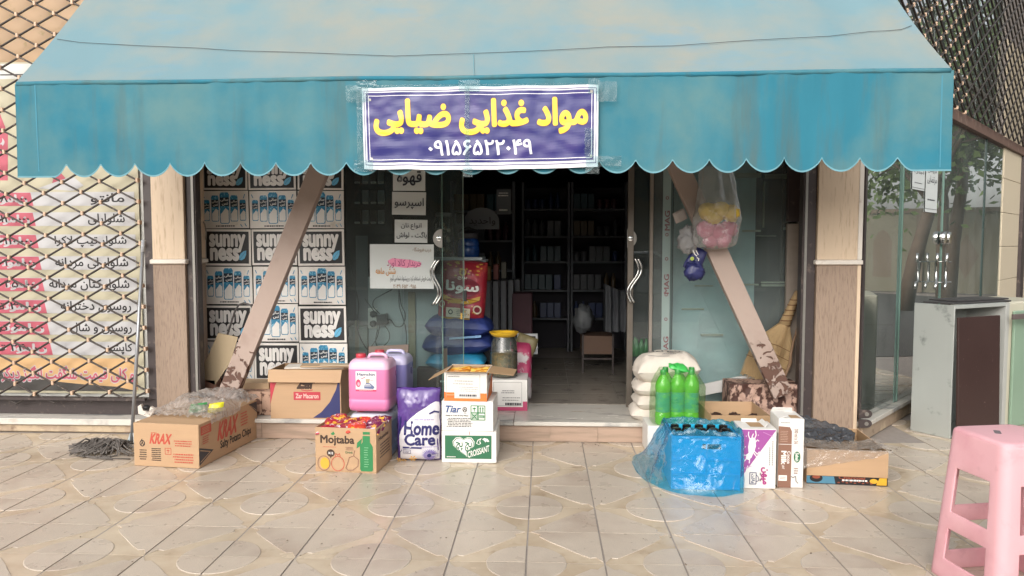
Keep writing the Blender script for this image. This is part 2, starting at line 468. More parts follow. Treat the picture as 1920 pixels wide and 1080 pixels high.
# print colours
def flat(name, c, rough=.55, var=.05): return M(name, c, rough, var=var, vs=20)
BLACK = flat('print_black', '#1b1a1c'); WHITE = flat('print_white', '#e4e1dc'); RED = flat('print_red', '#b5453a'); GREEN = flat('print_green', '#2c6b46')
YEL = flat('print_yellow', '#efdc3a'); NAVY = flat('print_navy', '#23305c'); BLUE = flat('print_blue', '#2f8fc0'); LBLUE = flat('print_light_blue', '#68b4d8')
ORANGE = flat('print_orange', '#df7636'); PURP = flat('print_purple', '#9a4f93'); BROWN = flat('print_brown', '#84604f'); GREY = flat('print_grey', '#7d7a78')
PINK = flat('print_pink', '#c63d62'); DBROWN = flat('print_dark_brown', '#3a2620'); DGREY = flat('print_dark_grey', '#3c3b40')
CARD = M('brown_cardboard', '#b49473', .75, var=.08, vs=3, bump=.12, bs=30, stretch=(1, 1, 12))
CARD2 = M('inner_cardboard', '#a48664', .8, var=.1, vs=4, bump=.15, bs=40)
CARDW = M('white_cardboard', '#dcd9d4', .5, var=.05, vs=4, bump=.06, bs=20, col2='#cfcac2', ms=3, lo=.5, hi=.8)


# ================================================================== LARGE STRUCTURE
YR, YP, YG = 6.0, 6.05, 6.55          # step riser, pillar faces, shop glass
ZS = .17                               # top of the step
STONE = M('speckled_paving_stone', '#bfb2a2', .3, var=.12, vs=9, col2='#a2978c', ms=300, lo=.52, hi=.66, bump=.1, bs=220, dirt=('#a89788', 2.2, .52, .75), spec=.45, rnd=.05)
CREAM = M('smooth_cream_paving_concrete', '#c3b39c', .24, var=.1, vs=4, col2='#ae9a82', ms=4, lo=.42, hi=.75, bump=.04, bs=60, spec=.5, dirt=('#8c745e', 6, .6, .8), rnd=.05)
GROUT = M('grey_grout', '#948b84', .8, var=.25, vs=25, bump=.4, bs=200)
MARBLE = M('white_marble_slab', '#c9c4bb', .25, var=.06, vs=2.5, col2='#8f8e8c', ms=1.6, lo=.54, hi=.64, stretch=(1, 3, 1), spec=.5, dirt=('#a89a86', 5, .6, .8))
RISER = M('pinkish_riser_tile', '#ab9280', .6, var=.12, vs=5, col2='#94806f', ms=2, stretch=(1, 1, 14), bump=.1)
TRAV = M('brown_travertine', '#94806f', .6, var=.12, vs=10, col2='#7b6859', ms=26, lo=.5, hi=.7, bump=.25, bs=30, stretch=(4, 4, .5), dirt=('#7a6557', 26, .62, .7, (1.5, 1.5, .3)))
TRAVL = M('cream_travertine', '#cdb79d', .5, var=.07, vs=7, col2='#b39a80', ms=14, lo=.54, hi=.7, bump=.12, bs=30, stretch=(4, 4, .4))
TRIM = M('white_stone_trim', '#d8d0c5', .45, var=.05, vs=9, dirt=('#a2907c', 9, .6, .8))
DMETAL = M('dark_brown_metal', '#3b3231', .5, var=.2, vs=12, dirt=('#6b5f57', 14, .58, .75), bump=.1)
STEEL = M('dull_steel', '#8f8c86', .4, metal=.6, var=.1, vs=6, stretch=(1, 1, 6))
CHROME = M('polished_chrome', '#c9c9c6', .14, metal=1, var=.02)
PLINTH = M('peeling_plinth_stone', '#a3907c', .75, var=.15, vs=4, col2='#b8a68c', ms=6, lo=.5, hi=.6, bump=.5, bs=18, dirt=('#7f6b5a', 12, .6, .75))
WALLM = M('cream_stone_wall', '#c2ad93', .7, var=.08, vs=5, bump=.1)
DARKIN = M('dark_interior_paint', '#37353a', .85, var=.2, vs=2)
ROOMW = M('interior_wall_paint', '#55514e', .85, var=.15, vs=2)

# ground
pv = MB().box(-34, 30, -40, 40, -.3, -.026)
pave = struct(pv.build('pavement', GROUT))
# four turns of one embossed tile: quarter disc at one corner, big lobe at the opposite corner, cream channel between
def tile_mesh():
    g = .3985; h = g / 2; t = .0035; mb = MB().mat(STONE).mat(CREAM)
    mb.mat(CREAM).box(-h, h, -h, h, -.02, 0)
    def raised(pts, n_in):
        # pts: outline, chamfered rim
        mb.mat(STONE); k = len(pts); c = V((sum(p[0] for p in pts) / k, sum(p[1] for p in pts) / k))
        top = [V((p[0], p[1], t)) for p in pts]; bot = [V((p[0], p[1], .0002)) for p in pts]
        ins = []
        for p in pts:
            q = V((p[0], p[1])); d = c - q
            onx = abs(abs(p[0]) - h) < 1e-4; ony = abs(abs(p[1]) - h) < 1e-4
            d = d.normalized() * .005
            ins.append(V((p[0] + (0 if onx else d.x), p[1] + (0 if ony else d.y), t)))
        b = len(mb.v); mb.v += bot + ins
        for i in range(k):
            j = (i + 1) % k; mb.f.append([b + i, b + j, b + k + j, b + k + i]); mb.m.append(mb.cur)
        for tr in tessellate_polygon([[V((p.x, p.y, 0)) for p in ins]]):
            q = [ins[i] for i in tr]; f = [b + k + i for i in tr]
            if (q[1] - q[0]).cross(q[2] - q[0]).z < 0: f = f[::-1]
            mb.f.append(f); mb.m.append(mb.cur)
    r = .205
    raised([(h, h)] + [(h - r * math.sin(R(a)), h - r * math.cos(R(a))) for a in range(0, 91, 9)][::-1], 0)
    def q(x, y): return (x - h, y - h)
    e = g
    pts = [q(0, 0), q(e - .012, 0), q(e - .068, .034), q(e - .06, .066)]
    a0, a1 = math.atan2(.066, e - .06), math.atan2(e - .06, .066); r0 = math.hypot(e - .06, .066)
    for i in range(1, 10):
        a = a0 + (a1 - a0) * i / 10; rr_ = r0 - .052 * math.sin(math.pi * i / 10) ** .8
        pts.append(q(rr_ * math.cos(a), rr_ * math.sin(a)))
    pts += [q(.066, e - .06), q(.034, e - .068), q(0, e - .012)]
    raised(pts, 0)
    # a round dimple edge line, as cast in the photo
    me = bpy.data.meshes.new('paving_tile'); me.from_pydata(mb.v, [], mb.f)
    for m in mb.mats: me.materials.append(m)
    me.polygons.foreach_set('material_index', mb.m); me.update()
    return me
tme = tile_mesh(); rt = random.Random(3); cnt = 0
for i in range(-12, 16):
    for j in range(-4, 11):
        x0, y0 = -.088 + .4 * i, 4.10 + .4 * j        # lower-left joint of the tile
        cx, cy = x0 + .2, y0 + .2
        if cy > 5.95 and not (cx > 2.95 and (cy - 6.28) < (cx - 2.75) * 1.1): continue
        if cx > 2.0 + cy * .55 or cx < -1.2 - cy * .68: continue
        if cnt >= 300: continue
        # circle centres at x=-.888+.8k, y=3.70+.8k
        ci = (i + 2) % 2; cj = (j + 1) % 2         # 0: circle on this tile's low side
        rz = {(0, 0): 180, (1, 0): -90, (0, 1): 90, (1, 1): 0}[(ci, cj)]
        o = bpy.data.objects.new('tile', tme); COL.objects.link(o); o.parent = pave; cnt += 1
        o.location = (cx + rt.uniform(-.001, .001), cy + rt.uniform(-.0006, .0006), .0 + rt.uniform(-.0005, .0005) - .0045)
        o.rotation_euler = (R(rt.uniform(-.12, .12)), R(rt.uniform(-.12, .12)), R(rz))
        o.scale = (.980, .992, 1) if rz in (0, 180) else (.992, .980, 1)
MB().box(-12, 12, 2.5, 13, -.02, -.0056).build('joint_filler', GROUT, pave)
if True:   # plain continuation of the paving beyond the cast tiles that are picked out
    b = MB()
    b.box(-30, 28, -30, 2.49, -.006, -.001).box(-30, -5.3, 2.5, 6.1, -.006, -.001)
    b.build('distant_paving', STONE, pave, kind='stuff')

# step: marble slabs over riser tiles
X0, X1 = -2.985, 2.165
stp = MB().box(X0, X1, YR + .012, YG + .1, 0, ZS - .035); step = struct(stp.build('shop_step', PLINTH))
for a, b_ in ((X0, -1.62), (-1.617, -.25), (-.247, 1.08), (1.083, X1)):
    MB().box(a, b_, YR - .025, YG + .1, ZS - .034, ZS).build('marble_slab', MARBLE, step, bevel=.004)
xs = [X0, -2.35, -1.75, -1.15, -.55, .05, .44, 1.02, 1.6, X1]
for a, b_ in zip(xs, xs[1:]): MB().box(a + .0015, b_ - .0015, YR, YR + .011, .002, ZS - .036).build('riser_tile', RISER, step)

# shop building: walls, floor, ceiling
bld = thing('shop_building', 'stone fronted shop building with a dark open grocery inside', 'building', (0, 6.1, 0))
MB().box(-3.27, 2.53, YP + .02, YP + .35, 2.62, 4.6).build('header_wall', WALLM, bld)
MB().box(-9, -3.28, 6.45, 6.7, 0, 6).build('side_wall', WALLM, bld)
MB().box(-3.25, 2.5, 6.4, 6.7, 2.6, 2.75).build('lintel', DARKIN, bld)
MB().box(-3.2, 2.45, YG + .1, 11.5, 2.75, 2.85).build('ceiling', ROOMW, bld)
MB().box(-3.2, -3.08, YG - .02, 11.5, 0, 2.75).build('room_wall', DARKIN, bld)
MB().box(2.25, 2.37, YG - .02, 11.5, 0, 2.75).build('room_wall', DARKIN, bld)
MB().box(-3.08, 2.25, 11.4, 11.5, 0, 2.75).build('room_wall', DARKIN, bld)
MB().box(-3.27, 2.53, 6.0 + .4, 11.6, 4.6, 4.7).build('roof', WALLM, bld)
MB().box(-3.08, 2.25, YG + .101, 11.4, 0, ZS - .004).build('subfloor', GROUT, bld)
FLT = M('grey_interior_floor_tile', '#8d867c', .22, var=.06, vs=2, dirt=('#5f5a55', 5, .55, .75))
ftm = None
for i in range(10):
    for j in range(6):
        x, y = -2.0 + .45 * i, YG + .12 + .45 * j
        if ftm is None:
            o = MB().box(0, .446, 0, .446, ZS - .004, ZS + .002).build('floor_tile', FLT, bld); ftm = o.data; o.location = V((x, y, 0)); ftm.transform(__import__('mathutils').Matrix.Translation(bld.location)); 
        else: o = bpy.data.objects.new('floor_tile', ftm); COL.objects.link(o); o.parent = bld
        o.location = V((x, y, 0)) - bld.location

# pillars
def pillar(x0, x1, label, dark, trimside):
    p = thing('stone_pillar', label, 'pillar', ((x0 + x1) / 2, YP + .2, 0))
    zt = at(x0 and 1570, 492, YP).z
    MB().box(x0, x1, YP, YP + .38, 0, zt - .022).build('lower_shaft', TRAV, p, bevel=.003)
    MB().box(x0, x1, YP, YP + .38, zt + .022, 2.9).build('upper_shaft', TRAVL, p, bevel=.003)
    m = MB().loft([(zt - .022, x1 - x0 + .01, .4, .01), (zt - .014, x1 - x0 + .034, .43, .012), (zt + .014, x1 - x0 + .034, .43, .012), (zt + .022, x1 - x0 + .01, .4, .01)], ((x0 + x1) / 2, YP + .19, 0), q=2)
    m.build('moulding', TRIM, p, smooth=True, ang=50)
    if trimside: MB().box(x1 - .024, x1 + .012, YP - .006, YP + .02, zt + .023, 2.9).build('corner_trim', TRIM, p, bevel=.003)
    if trimside: MB().box(x1 - .02, x1 + .008, YP - .004, YP + .02, .1, zt - .023).build('corner_trim', TRAVL, p, bevel=.002)
    a, b_ = dark
    MB().box(a, b_, YP + .03, YP + .12, .0, 2.9).build('shutter_guide', DMETAL, p, bevel=.003)
    MB().box(a + .015 if a > 0 else b_ - .035, a + .035 if a > 0 else b_ - .015, YP + .02, YP + .029, .0, 2.9).build('guide_lip', STEEL, p)
    return p
pillar(-3.265, -2.99, 'travertine pillar left of the shop window, between it and the price list banner', (-2.988, -2.9), False)
pillar(2.185, 2.525, 'travertine pillar right of the shop window with white corner trim', (2.075, 2.183), True)
# steel hinge ears on the right pillar
for z, lab in ((at(1628, 775, 6.03).z, 'upper'), (at(1628, 793, 6.03).z, 'lower')):
    h = MB(); c = V((2.59, 6.0, z)); pts = [c + V((.045 * math.cos(R(a)), 0, .034 * math.sin(R(a)))) for a in range(-90, 91, 18)]
    pts = [c + V((-.06, 0, .034))] + pts[::-1] + [c + V((-.06, 0, -.034))]
    h.prism(pts, (0, .012, 0)); o = thing('hinge_lug', 'dark steel lug with a bolt hole, %s one beside the right pillar foot' % lab, 'bracket', c + V((0, .006, 0)), 'steel lugs at the pillar foot')
    h.build('lug_plate', DMETAL, o, bevel=.002)
    MB().lathe([(.016, 0), (.016, .004)], (0, 0, 0), 14).deform(lambda p: c + V((p.x, -p.z - .0008, p.y))).build('bolt', STEEL, o)

# ------------------------------------------------------------------ left shop front: sill, plinth, frame, price banner, grille
YL = 6.3
lf = thing('neighbour_shopfront', 'closed neighbouring shopfront left of the pillar with dark frame and marble sill', 'shopfront', (-4.2, YL, 0))
xl, xr = -7.5, -3.27
z0 = at(100, 742, YL).z; z1 = at(100, 770, YL).z
MB().box(xl, xr, 6.12, 6.44, 0, z1 - .075).build('plinth', PLINTH, lf, bevel=.01)
MB().box(xl, xr - .03, 6.09, 6.44, z1 - .074, z1 - .02).build('sill', MARBLE, lf, bevel=.004)
MB().box(xl, xr - .02, YL - .04, YL + .04, z1 - .019, z0 - .01).build('bottom_rail', DMETAL, lf, bevel=.003)
jx = at(276, 600, YL - .05).x
MB().box(jx, xr - .0, YL - .06, YL + .04, z0 - .009, 6).build('jamb', DMETAL, lf, bevel=.003)
MB().box(xl, jx - .002, YL + .03, YL + .06, z0 - .009, 6).build('glass_panel', M('white_painted_panel', '#b9b8b2', .4, var=.08, vs=3, dirt=('#8f8a80', 8, .6, .7)), lf)
# banner
CREAMP = flat('print_cream', '#b8b198'); STRIPE = flat('print_white_stripe', '#bab9ba'); TAG = flat('print_red_tag', '#b85868'); TXT = flat('print_banner_black', '#171315')
OLIVEP = M('beige_brown_print', '#a88a68', .5, var=.12, vs=3, col2='#8d7a4e', ms=5, lo=.62, hi=.7); DKG = flat('print_charcoal', '#45423f'); ORG = flat('print_tan', '#cfa878'); PNK = flat('print_pink_letter', '#bb5468')
bx = -60
A = at(bx, 736, YL); B = at(270, 736, YL)
ban = thing('price_list_banner', 'yellow and white Persian price list banner with red price tags behind the folding grille', 'banner', (A + B) / 2)
w_, h_ = B.x - A.x, at(100, -60, YL).z - A.z
MB().box(A.x, B.x, YL + .012, YL + .016, A.z, A.z + h_).build('banner_sheet', CREAMP, ban)
f = Face(ban, (A.x, YL + .012, A.z), (1, 0, 0), (0, 0, 1), w_, h_, px=(bx, -60, 270, 736))
f.rect(OLIVEP, bx, -60, 250, 110); f.rect(flat('print_pale_strip', '#cfcfcb'), bx, 113, 258, 141); f.rect(DKG, bx, 132, 258, 134.5)
f.poly(TAG, [(bx, 228), (10, 226), (34, 240), (30, 330), (bx, 330)]); f.poly(TAG, [(-40, 200), (14, 186), (30, 232), (2, 246)]); f.ell(STRIPE, 8, 258, 19, 12); f.poly(TAG, [(110, 340), (122, 308), (140, 330)]); f.text(PNK, 'پوشاک', bx, 236, 22, 270, .03)
f.poly(STRIPE, [(85, 345), (150, 322), (170, 340), (150, 350)])
rows = [(366, 'مانتو', 182, 243, '۸۰.۰۰۰ تومان', 76), (404, 'شلوارلی', 176, 243, '۱۲۰.۰۰۰ تومان', 79), (446, 'شلوار تیپ لاکرا', 113, 245, '۱۱۰.۰۰۰ تومان', 83), (487, 'شلوار لی مردانه', 113, 247, '۲۰۰.۰۰۰ تومان', 87), (528, 'شلوار کتان مردانه', 100, 248, '۲۵۰.۰۰۰ تومان', 91), (570, 'روسری دخترانه', 120, 250, '۳۰.۰۰۰ تومان', 94), (611, 'روسری و شال', 137, 250, '۶۰.۰۰۰ تومان', 98), (650, 'کاپشن', 200, 250, '۲۴۰.۰۰۰ تومان', 102)]
for y, t, a, b_, pr, tx in rows:
    f.rect(STRIPE, bx, y - 14, 262, y + 12)
    f.poly(TAG, [(bx, y - 13), (tx - 5, y - 13), (tx, y + 12), (bx, y + 12)])
    f.text(TXT, t, a, y + 10, b_, y - 11, .02)
    f.text(TXT, pr, -52, y + 9, tx - 12, y - 9, .018, outline=(STRIPE, .03))
f.poly(ORG, [(bx, 668), (256, 668), (258, 728), (bx, 728)])
f.poly(DKG, [(bx, 664)] + [(x, 672 + 58 * (1 - math.exp(-(x + 60) / 130)) * .98) for x in range(-60, 240, 20)] + [(258, 731), (bx, 731)])
f.text(PNK, 'و کلی قیمت شگفت انگیز دیگر', 4, 714, 252, 684, .025, outline=(STRIPE, .055))
f.done('banner_print')

# folding grille
GRM = M('dark_grille_steel', '#3a332f', .45, var=.25, vs=20, metal=.3, dirt=('#7b6f63', 30, .6, .7)); CLIP = M('beige_clip_plastic', '#c4a78e', .55, var=.1, vs=20)
def folding_grille(node, ni, nj, root, r=.0088, keep=None, bot=None):
    """node(i,j) gives joints of the diamond mesh, j counts half rows; bars run along both diagonals"""
    for di in (1, -1):
        starts = [(0 if di == 1 else ni, j) for j in range(nj + 1)] + [(i, 0) for i in range(1, ni + 1) if di == 1] + [(i, 0) for i in range(0, ni) if di == -1]
        for (i, j) in starts:
            if (i + j) % 2: continue
            path = []
            while 0 <= i <= ni and 0 <= j <= nj: path.append((i, j)); i += di; j += 1
            if len(path) < 2: continue
            m = MB(); off = V((0, -.006 * di, 0)); segs = [node(*q) + off for q in path]
            P = []
            for a, b_ in zip(segs, segs[1:]):
                t = (b_ - a); P += [a + t * .1, a + t * .9]
            P = [segs[0]] + P + [segs[-1]]
            m.tube(P, r, 6); m.build('grille_bar', GRM, root, smooth=True)
grl = thing('folding_grille', 'dark folding lattice grille with beige clips in front of the price list banner', 'security grille', V((-4.2, 6.19, .2)))
def ln(i, j):
    # i columns leftwards from the jamb, j half rows upwards
    px = 277 - 35.2 * i - (735 - (735 - 19.7 * j)) * .048; py = 733 + i * .9 - 19.75 * j
    return at(px, py, 6.19)
folding_grille(ln, 11, 40, grl)
cm = MB().box(-.011, .011, -.02, .02, -.018, .018); cme = None
for i in range(0, 12):
    for j in range(0, 41):
        if (i + j) % 2: continue
        if cme is None:
            o = cm.build('grille_clip', CLIP, None, bevel=.004); cme = o; o.parent = grl
        else: o = cme.copy(); COL.objects.link(o)
        o.parent = grl; o.location = ln(i, j) - grl.location; o.rotation_euler = (0, R(random.uniform(-5, 5)), 0)
# bottom guide and looped ends
b = MB()
for i in range(0, 11, 2):
    a, c = ln(i, 0), ln(i + 2, 0); m_ = (a + c) / 2 + V((0, 0, -.082))
    P = [a.lerp(m_, t) for t in (0, .45, .88)] + [m_ + V((0, 0, -.004))] + [m_.lerp(c, t) for t in (.12, .55, 1)]
    b = MB().tube(P, .008, 6); b.build('grille_loop', GRM, grl, smooth=True)
MB().box(-6.5, jx, 6.17, 6.21, z0 - .012, z0 + .01).build('bottom_guide', DMETAL, grl)

# ------------------------------------------------------------------ shop glazing
GL = GLASS('shop_glass', (.80, .86, .85), 1.0, .045); GEDGE = M('green_glass_edge', '#6f8a80', .2, var=.1); ALU = M('bronze_aluminium', '#6d655c', .4, metal=.5, var=.1, stretch=(1, 1, 5)); PROF = M('beige_frame_profile', '#8b8177', .5, var=.15, vs=8, stretch=(1, 1, 3))
def X(px, Y, py=540): return at(px, py, Y).x
GLR = GLASS('right_window_glass', (.86, .93, .92), 1.0, .13)
def pane(root, name, xa, xb, za=ZS + .003, zb=2.6, Y=YG, t=.01, m=None): return MB().box(xa, xb, Y, Y + t, za, zb).build(name, m or GL, root)
lw_ = thing('window_pane', 'left fixed glass pane behind the carton sheets and paper notes', 'window', (X(640, YG), YG, ZS))
pane(lw_, 'pane', X(383, YG), X(757, YG) - .004); MB().box(X(372, YG), X(383, YG), YG - .03, YG + .05, ZS, 2.6).build('window_frame', PROF, lw_, bevel=.002)
MB().box(X(383, YG), X(650, YG), YG - .02, YG + .05, ZS, ZS + .055).build('window_frame', DMETAL, lw_, bevel=.002)
def lockset(root, cx, cy, sgn, hx, h0, h1, mir):
    c = at(cx, cy, YG - .012)
    pts = [c + V((sgn * .085 * abs(math.cos(R(a))) if True else 0, 0, .085 * math.sin(R(a)))) for a in range(-90, 91, 12)]
    MB().prism(pts if sgn > 0 else pts[::-1], (0, .011, 0)).build('lock_plate', M('brushed_lock_steel', '#8e8a84', .35, metal=.7, var=.05), root, bevel=.002)
    MB().lathe([(.022, 0), (.022, .004), (.014, .006)], (0, 0, 0), 16).deform(lambda p: c + V((p.x + sgn * .03, -p.z - .001, p.y))).build('lock_cylinder', CHROME, root, smooth=True, ang=40)
    h = MB()
    for dx in (0, .026):
        P = []
        for i in range(25):
            t = i / 24; q = at(hx[0] + (hx[1] - hx[0]) * t + mir * (9 * math.sin(t * 2 * math.pi)) + 0, h0 + (h1 - h0) * t, YG - .06)
            P.append(q + V((dx * mir, 0, 0)))
        h.tube(P, .0095, 8)
    h = h.build('door_handle', CHROME, root, smooth=True)
    s = MB()
    for t in (.18, .82):
        q = at(hx[0] + (hx[1] - hx[0]) * t + mir * 9 * math.sin(t * 2 * math.pi), h0 + (h1 - h0) * t, YG - .06)
        s.tube([q, q + V((0, .06, 0))], .006, 8)
    s.build('handle_post', CHROME, h)
dl = thing('glass_door', 'left glass door leaf with curved chrome handle beside the red rice sack', 'door', (X(800, YG), YG, ZS))
pane(dl, 'pane', X(757, YG), X(829, YG)); MB().box(X(829, YG), X(830.5, YG), YG - .001, YG + .012, ZS + .003, 2.6).build('glass_edge', GEDGE, dl)
lockset(dl, 829.5, 447, -1, (824, 816), 486, 572, -1)
dl2 = thing('glass_door', 'slim second left glass leaf with a pale edge line behind the keys', 'door', (X(850, YG + .06), YG + .06, ZS))
MB().box(X(826, YG + .06), X(868, YG + .06), YG + .06, YG + .07, ZS + .003, 2.6).build('pane', GL, dl2); MB().box(X(868, YG + .06), X(869.5, YG + .06), YG + .058, YG + .072, ZS + .003, 2.6).build('glass_edge', GEDGE, dl2)
MB().box(X(830, YG + .05), X(838, YG + .05), YG + .045, YG + .056, at(834, 707, YG).z, at(834, 655, YG).z).build('floor_clamp', ALU, dl2)
dr = thing('glass_door', 'right glass door leaf with curved chrome handle and bronze edge', 'door', (X(1200, YG), YG, ZS))
pane(dr, 'pane', X(1187, YG), X(1217, YG)); MB().box(X(1176, YG), X(1187, YG), YG - .015, YG + .03, ZS + .003, 2.6).build('door_stile', ALU, dr, bevel=.002)
MB().box(X(1217, YG), X(1223, YG), YG - .02, YG + .04, ZS + .003, 2.6).build('door_stile', PROF, dr, bevel=.002)
lockset(dr, 1176, 447, 1, (1190, 1184), 484, 568, 1)
rw = thing('window_pane', 'right fixed glass pane with a column of small printed marks along its left edge', 'window', (X(1370, YG), YG, ZS))
pane(rw, 'pane', X(1223, YG), X(1493, YG), m=GLR); MB().box(X(1493, YG), X(1501, YG), YG - .03, YG + .05, ZS, 2.6).build('window_frame', STEEL, rw, bevel=.002)
MB().box(X(1501, YG), 2.075, YG - .1, YG - .06, ZS, at(1505, 420, YG).z).build('window_frame', PROF, rw, bevel=.002)
MB().box(X(1501, YG), 2.075, YG - .1, YG - .05, at(1505, 416, YG).z, 2.6).build('window_frame', DMETAL, rw, bevel=.002)
# etched marks MAG on the strip
MB().box(X(1241, YG), X(1256, YG), YG - .004, YG - .0008, ZS + .003, 2.6).build('frosted_strip', M('pale_frosted_strip', '#8fa09c', .5, var=.06, vs=4), rw)
MB().box(X(1256.5, YG), X(1260, YG), YG - .004, YG - .0008, ZS + .003, 2.6).build('dark_strip', M('dark_green_seal', '#4a5a58', .5), rw)
f = Face(rw, (X(1241, YG), YG - .004, at(1241, 780, YG).z), (1, 0, 0), (0, 0, 1), X(1256, YG) - X(1241, YG), at(1241, 300, YG).z - at(1241, 780, YG).z, px=(1241, 300, 1256, 780))
MAGC = flat('print_faded_maroon', '#7a4a4e')
for yy in (412, 530, 647): f.text(MAGC, 'MAG', 1245, yy - 18, 1254, yy + 18, .02, rot=90); 
for yy in (370, 438, 483, 550, 596, 664): f.ell(MAGC, 1249, yy, 3.2, 3.2, 12); f.ell(M('pale_frosted_strip'), 1249, yy, 1.8, 1.8, 10)
f.done('printed_marks')

# ------------------------------------------------------------------ awning
YA = 4.8; ax0, ax1 = -3.472, 2.522; SL = (4.02 - 2.7) / (6.05 - YA)
CLOTH = M('blue_awning_canvas_dusty', '#6a868e', .85, var=.06, vs=3, col2='#898980', ms=1.0, lo=.4, hi=.7, bump=.12, bs=160, spec=.2, dirt=('#5388a1', 1.5, .58, .8, (.5, 1, 1)))
VALM = M('blue_awning_valance', '#2d6e80', .8, var=.14, vs=1.8, col2='#54797d', ms=1.6, lo=.42, hi=.68, bump=.12, bs=160, spec=.2, dirt=('#4f5f5c', 3.6, .54, .8, (1.6, 1, .16)))
HEM = M('pale_hem_binding', '#62909b', .8, var=.1, vs=20)
def topz(x): return 2.682 + (x - ax0) / (ax1 - ax0) * .03
def canopy(u, v):
    """v 0 at the front bar, 1 at the wall"""
    pinch = .055 * math.sin(math.pi * v) * (1 if u > .5 else -.35) * (abs(u - .5) * 2) ** 6
    x = ax0 + (ax1 - ax0) * u - pinch - (.03 * v if u > .5 else 0)
    y = YA + (6.05 - YA) * v
    z = topz(ax0 + (ax1 - ax0) * u) + SL * (y - YA)
    sag = .035 * math.sin(math.pi * v) * (.5 + .5 * math.sin(math.pi * u)) + .012 * NZ.noise(V((x * 1.3, v * 2.2, 4))) + .01 * NZ.noise(V((x * 5, v * 1.5, 1))) * math.sin(math.pi * min(1, v * 1.5))
    for c_, wd in ((.94, .02), (.965, .012)): sag += .02 * math.exp(-((u - c_ + .05 * v) / wd) ** 2) * math.sin(math.pi * v)
    return V((x, y, z - sag))
aw = thing('shop_awning', 'faded blue canvas awning with a scalloped valance over the grocery front', 'awning', (-.47, 5.4, 2.7))
MB().grid(canopy, 120, 30).build('canopy', CLOTH, aw, smooth=True)
def vwave(p):
    z = p.z; k = max(0, min(1, (2.69 - z) / .6)); x = p.x
    return V((p.x, p.y + .022 * k * NZ.noise(V((x * 1.6, z * .9, 2))) + .016 * (.3 + k) * NZ.noise(V((x * 4.5, z * .8, 7))) + .006 * NZ.noise(V((x * 11, z * 1.5, 5))), p.z))
zt = lambda x: topz(x) - .012
def valance():
    m = MB(); hem = []
    P0 = X(125, YA, 320); P1 = X(1682, YA, 300); n = 23; per = (P1 - P0) / n
    zl = lambda x: at(125, 333, YA).z + (x - ax0) / (ax1 - ax0) * (at(1780, 321, YA).z - at(125, 333, YA).z)
    def zb(x):
        if x < P0: return zl(x) + (0 if x < P0 - .09 else .0 + .095 * ((x - P0 + .09) / .09) ** 2 * .9)
        if x > P1: return zl(x) + (0 if x > P1 + .1 else .095 * ((P1 + .1 - x) / .1) ** 2 * .9)
        t = ((x - P0) / per) % 1.0; return zl(x) + .09 * (1 - math.sin(math.pi * t) ** .62)
    N = 720
    xs = [ax0 - .012 + (ax1 + .02 - ax0 + .012) * i / N for i in range(N + 1)]
    def fn(u, v):
        x = xs[min(N, int(round(u * N)))]; return vwave(V((x, YA, zb(x) + (zt(x) - zb(x)) * v)))
    m.grid(fn, N, 14)
    hm = MB(); hm.grid(lambda u, v: vwave(V((xs[min(N, int(round(u * N)))], YA - .0015, zb(xs[min(N, int(round(u * N)))]) + .011 * v))), N, 1)
    return m, hm
vm, hm = valance()
vm.build('valance', VALM, aw, smooth=True); hm.build('scalloped_hem', HEM, aw, smooth=True)
bm_ = MB(); bm_.tube([V((ax0 + (ax1 - ax0) * t, YA + .008 + .002 * math.sin(t * 30), topz(ax0 + (ax1 - ax0) * t) - .010 + .0025 * math.sin(t * 23))) for t in [i / 60 for i in range(61)]], .0165, 10); bm_.build('front_roll', VALM, aw, smooth=True)
for px in (68, 1762):
    x = X(px, YA, 240); MB().grid(lambda u, v: vwave(V((x + .008 * u, YA - .002, 2.1 + .57 * v))), 1, 12).build('valance_seam', M('seam_thread', '#3f7f92', .8), aw, smooth=True)
for x in (-3.42, 2.46):
    MB().bar((x, YA + .05, 2.64), (x, 6.05, 3.2), .04, .03, V((1, 0, 0))).build('awning_arm', STEEL, aw)
MB().tube([(ax0 + .02, YA + .045, 2.655), (ax1 - .02, YA + .045, 2.68)], .018, 10).build('front_bar', STEEL, aw, smooth=True)
def oncan(px, py, lift=.006):
    r = ray(px, py); lo_, hi_ = 3.5, 7.5
    lo_, hi_ = YA / r.y, 6.05 / r.y
    for _ in range(40):
        t = (lo_ + hi_) / 2; p = V((r.x * t, r.y * t, CAMH + r.z * t)); u = (p.x - ax0) / (ax1 - ax0); v = (p.y - YA) / (6.05 - YA)
        if p.z < canopy(u, v).z - 0: lo_ = t
        else: hi_ = t
        # inside (below canopy) once ray passes it
        if False: pass
    return p
def cany(px, py):
    r = ray(px, py); best = None
    for k in range(400):
        v = k / 400; y = YA + (6.05 - YA) * v; t = y / r.y; p = V((r.x * t, y, CAMH + r.z * t)); u = (p.x - ax0) / (ax1 - ax0)
        d = abs(p.z - canopy(u, v).z)
        if best is None or d < best[0]: best = (d, p, u, v)
    return canopy(best[2], best[3]) + V((0, -.006, .006))
wp = [(104, 75), (150, 82), (270, 88), (370, 92), (440, 97), (560, 100), (740, 107), (820, 104), (900, 102), (1000, 98), (1100, 93), (1140, 90), (1260, 88), (1420, 77), (1560, 70), (1640, 61), (1670, 60), (1700, 57), (1722, 50)]
wr = MB().tube([cany(*q) for q in wp], .0017, 5)
tag(wr.build('thin_cord', M('black_cord', '#2b2b2e', .6), None, smooth=True), 'thin dark cord lying across the sloping awning canvas', 'cord')
MB().tube([cany(889, y) for y in (103, 115, 130, 145, 151)], .002, 4).build('canopy_seam', HEM, aw)

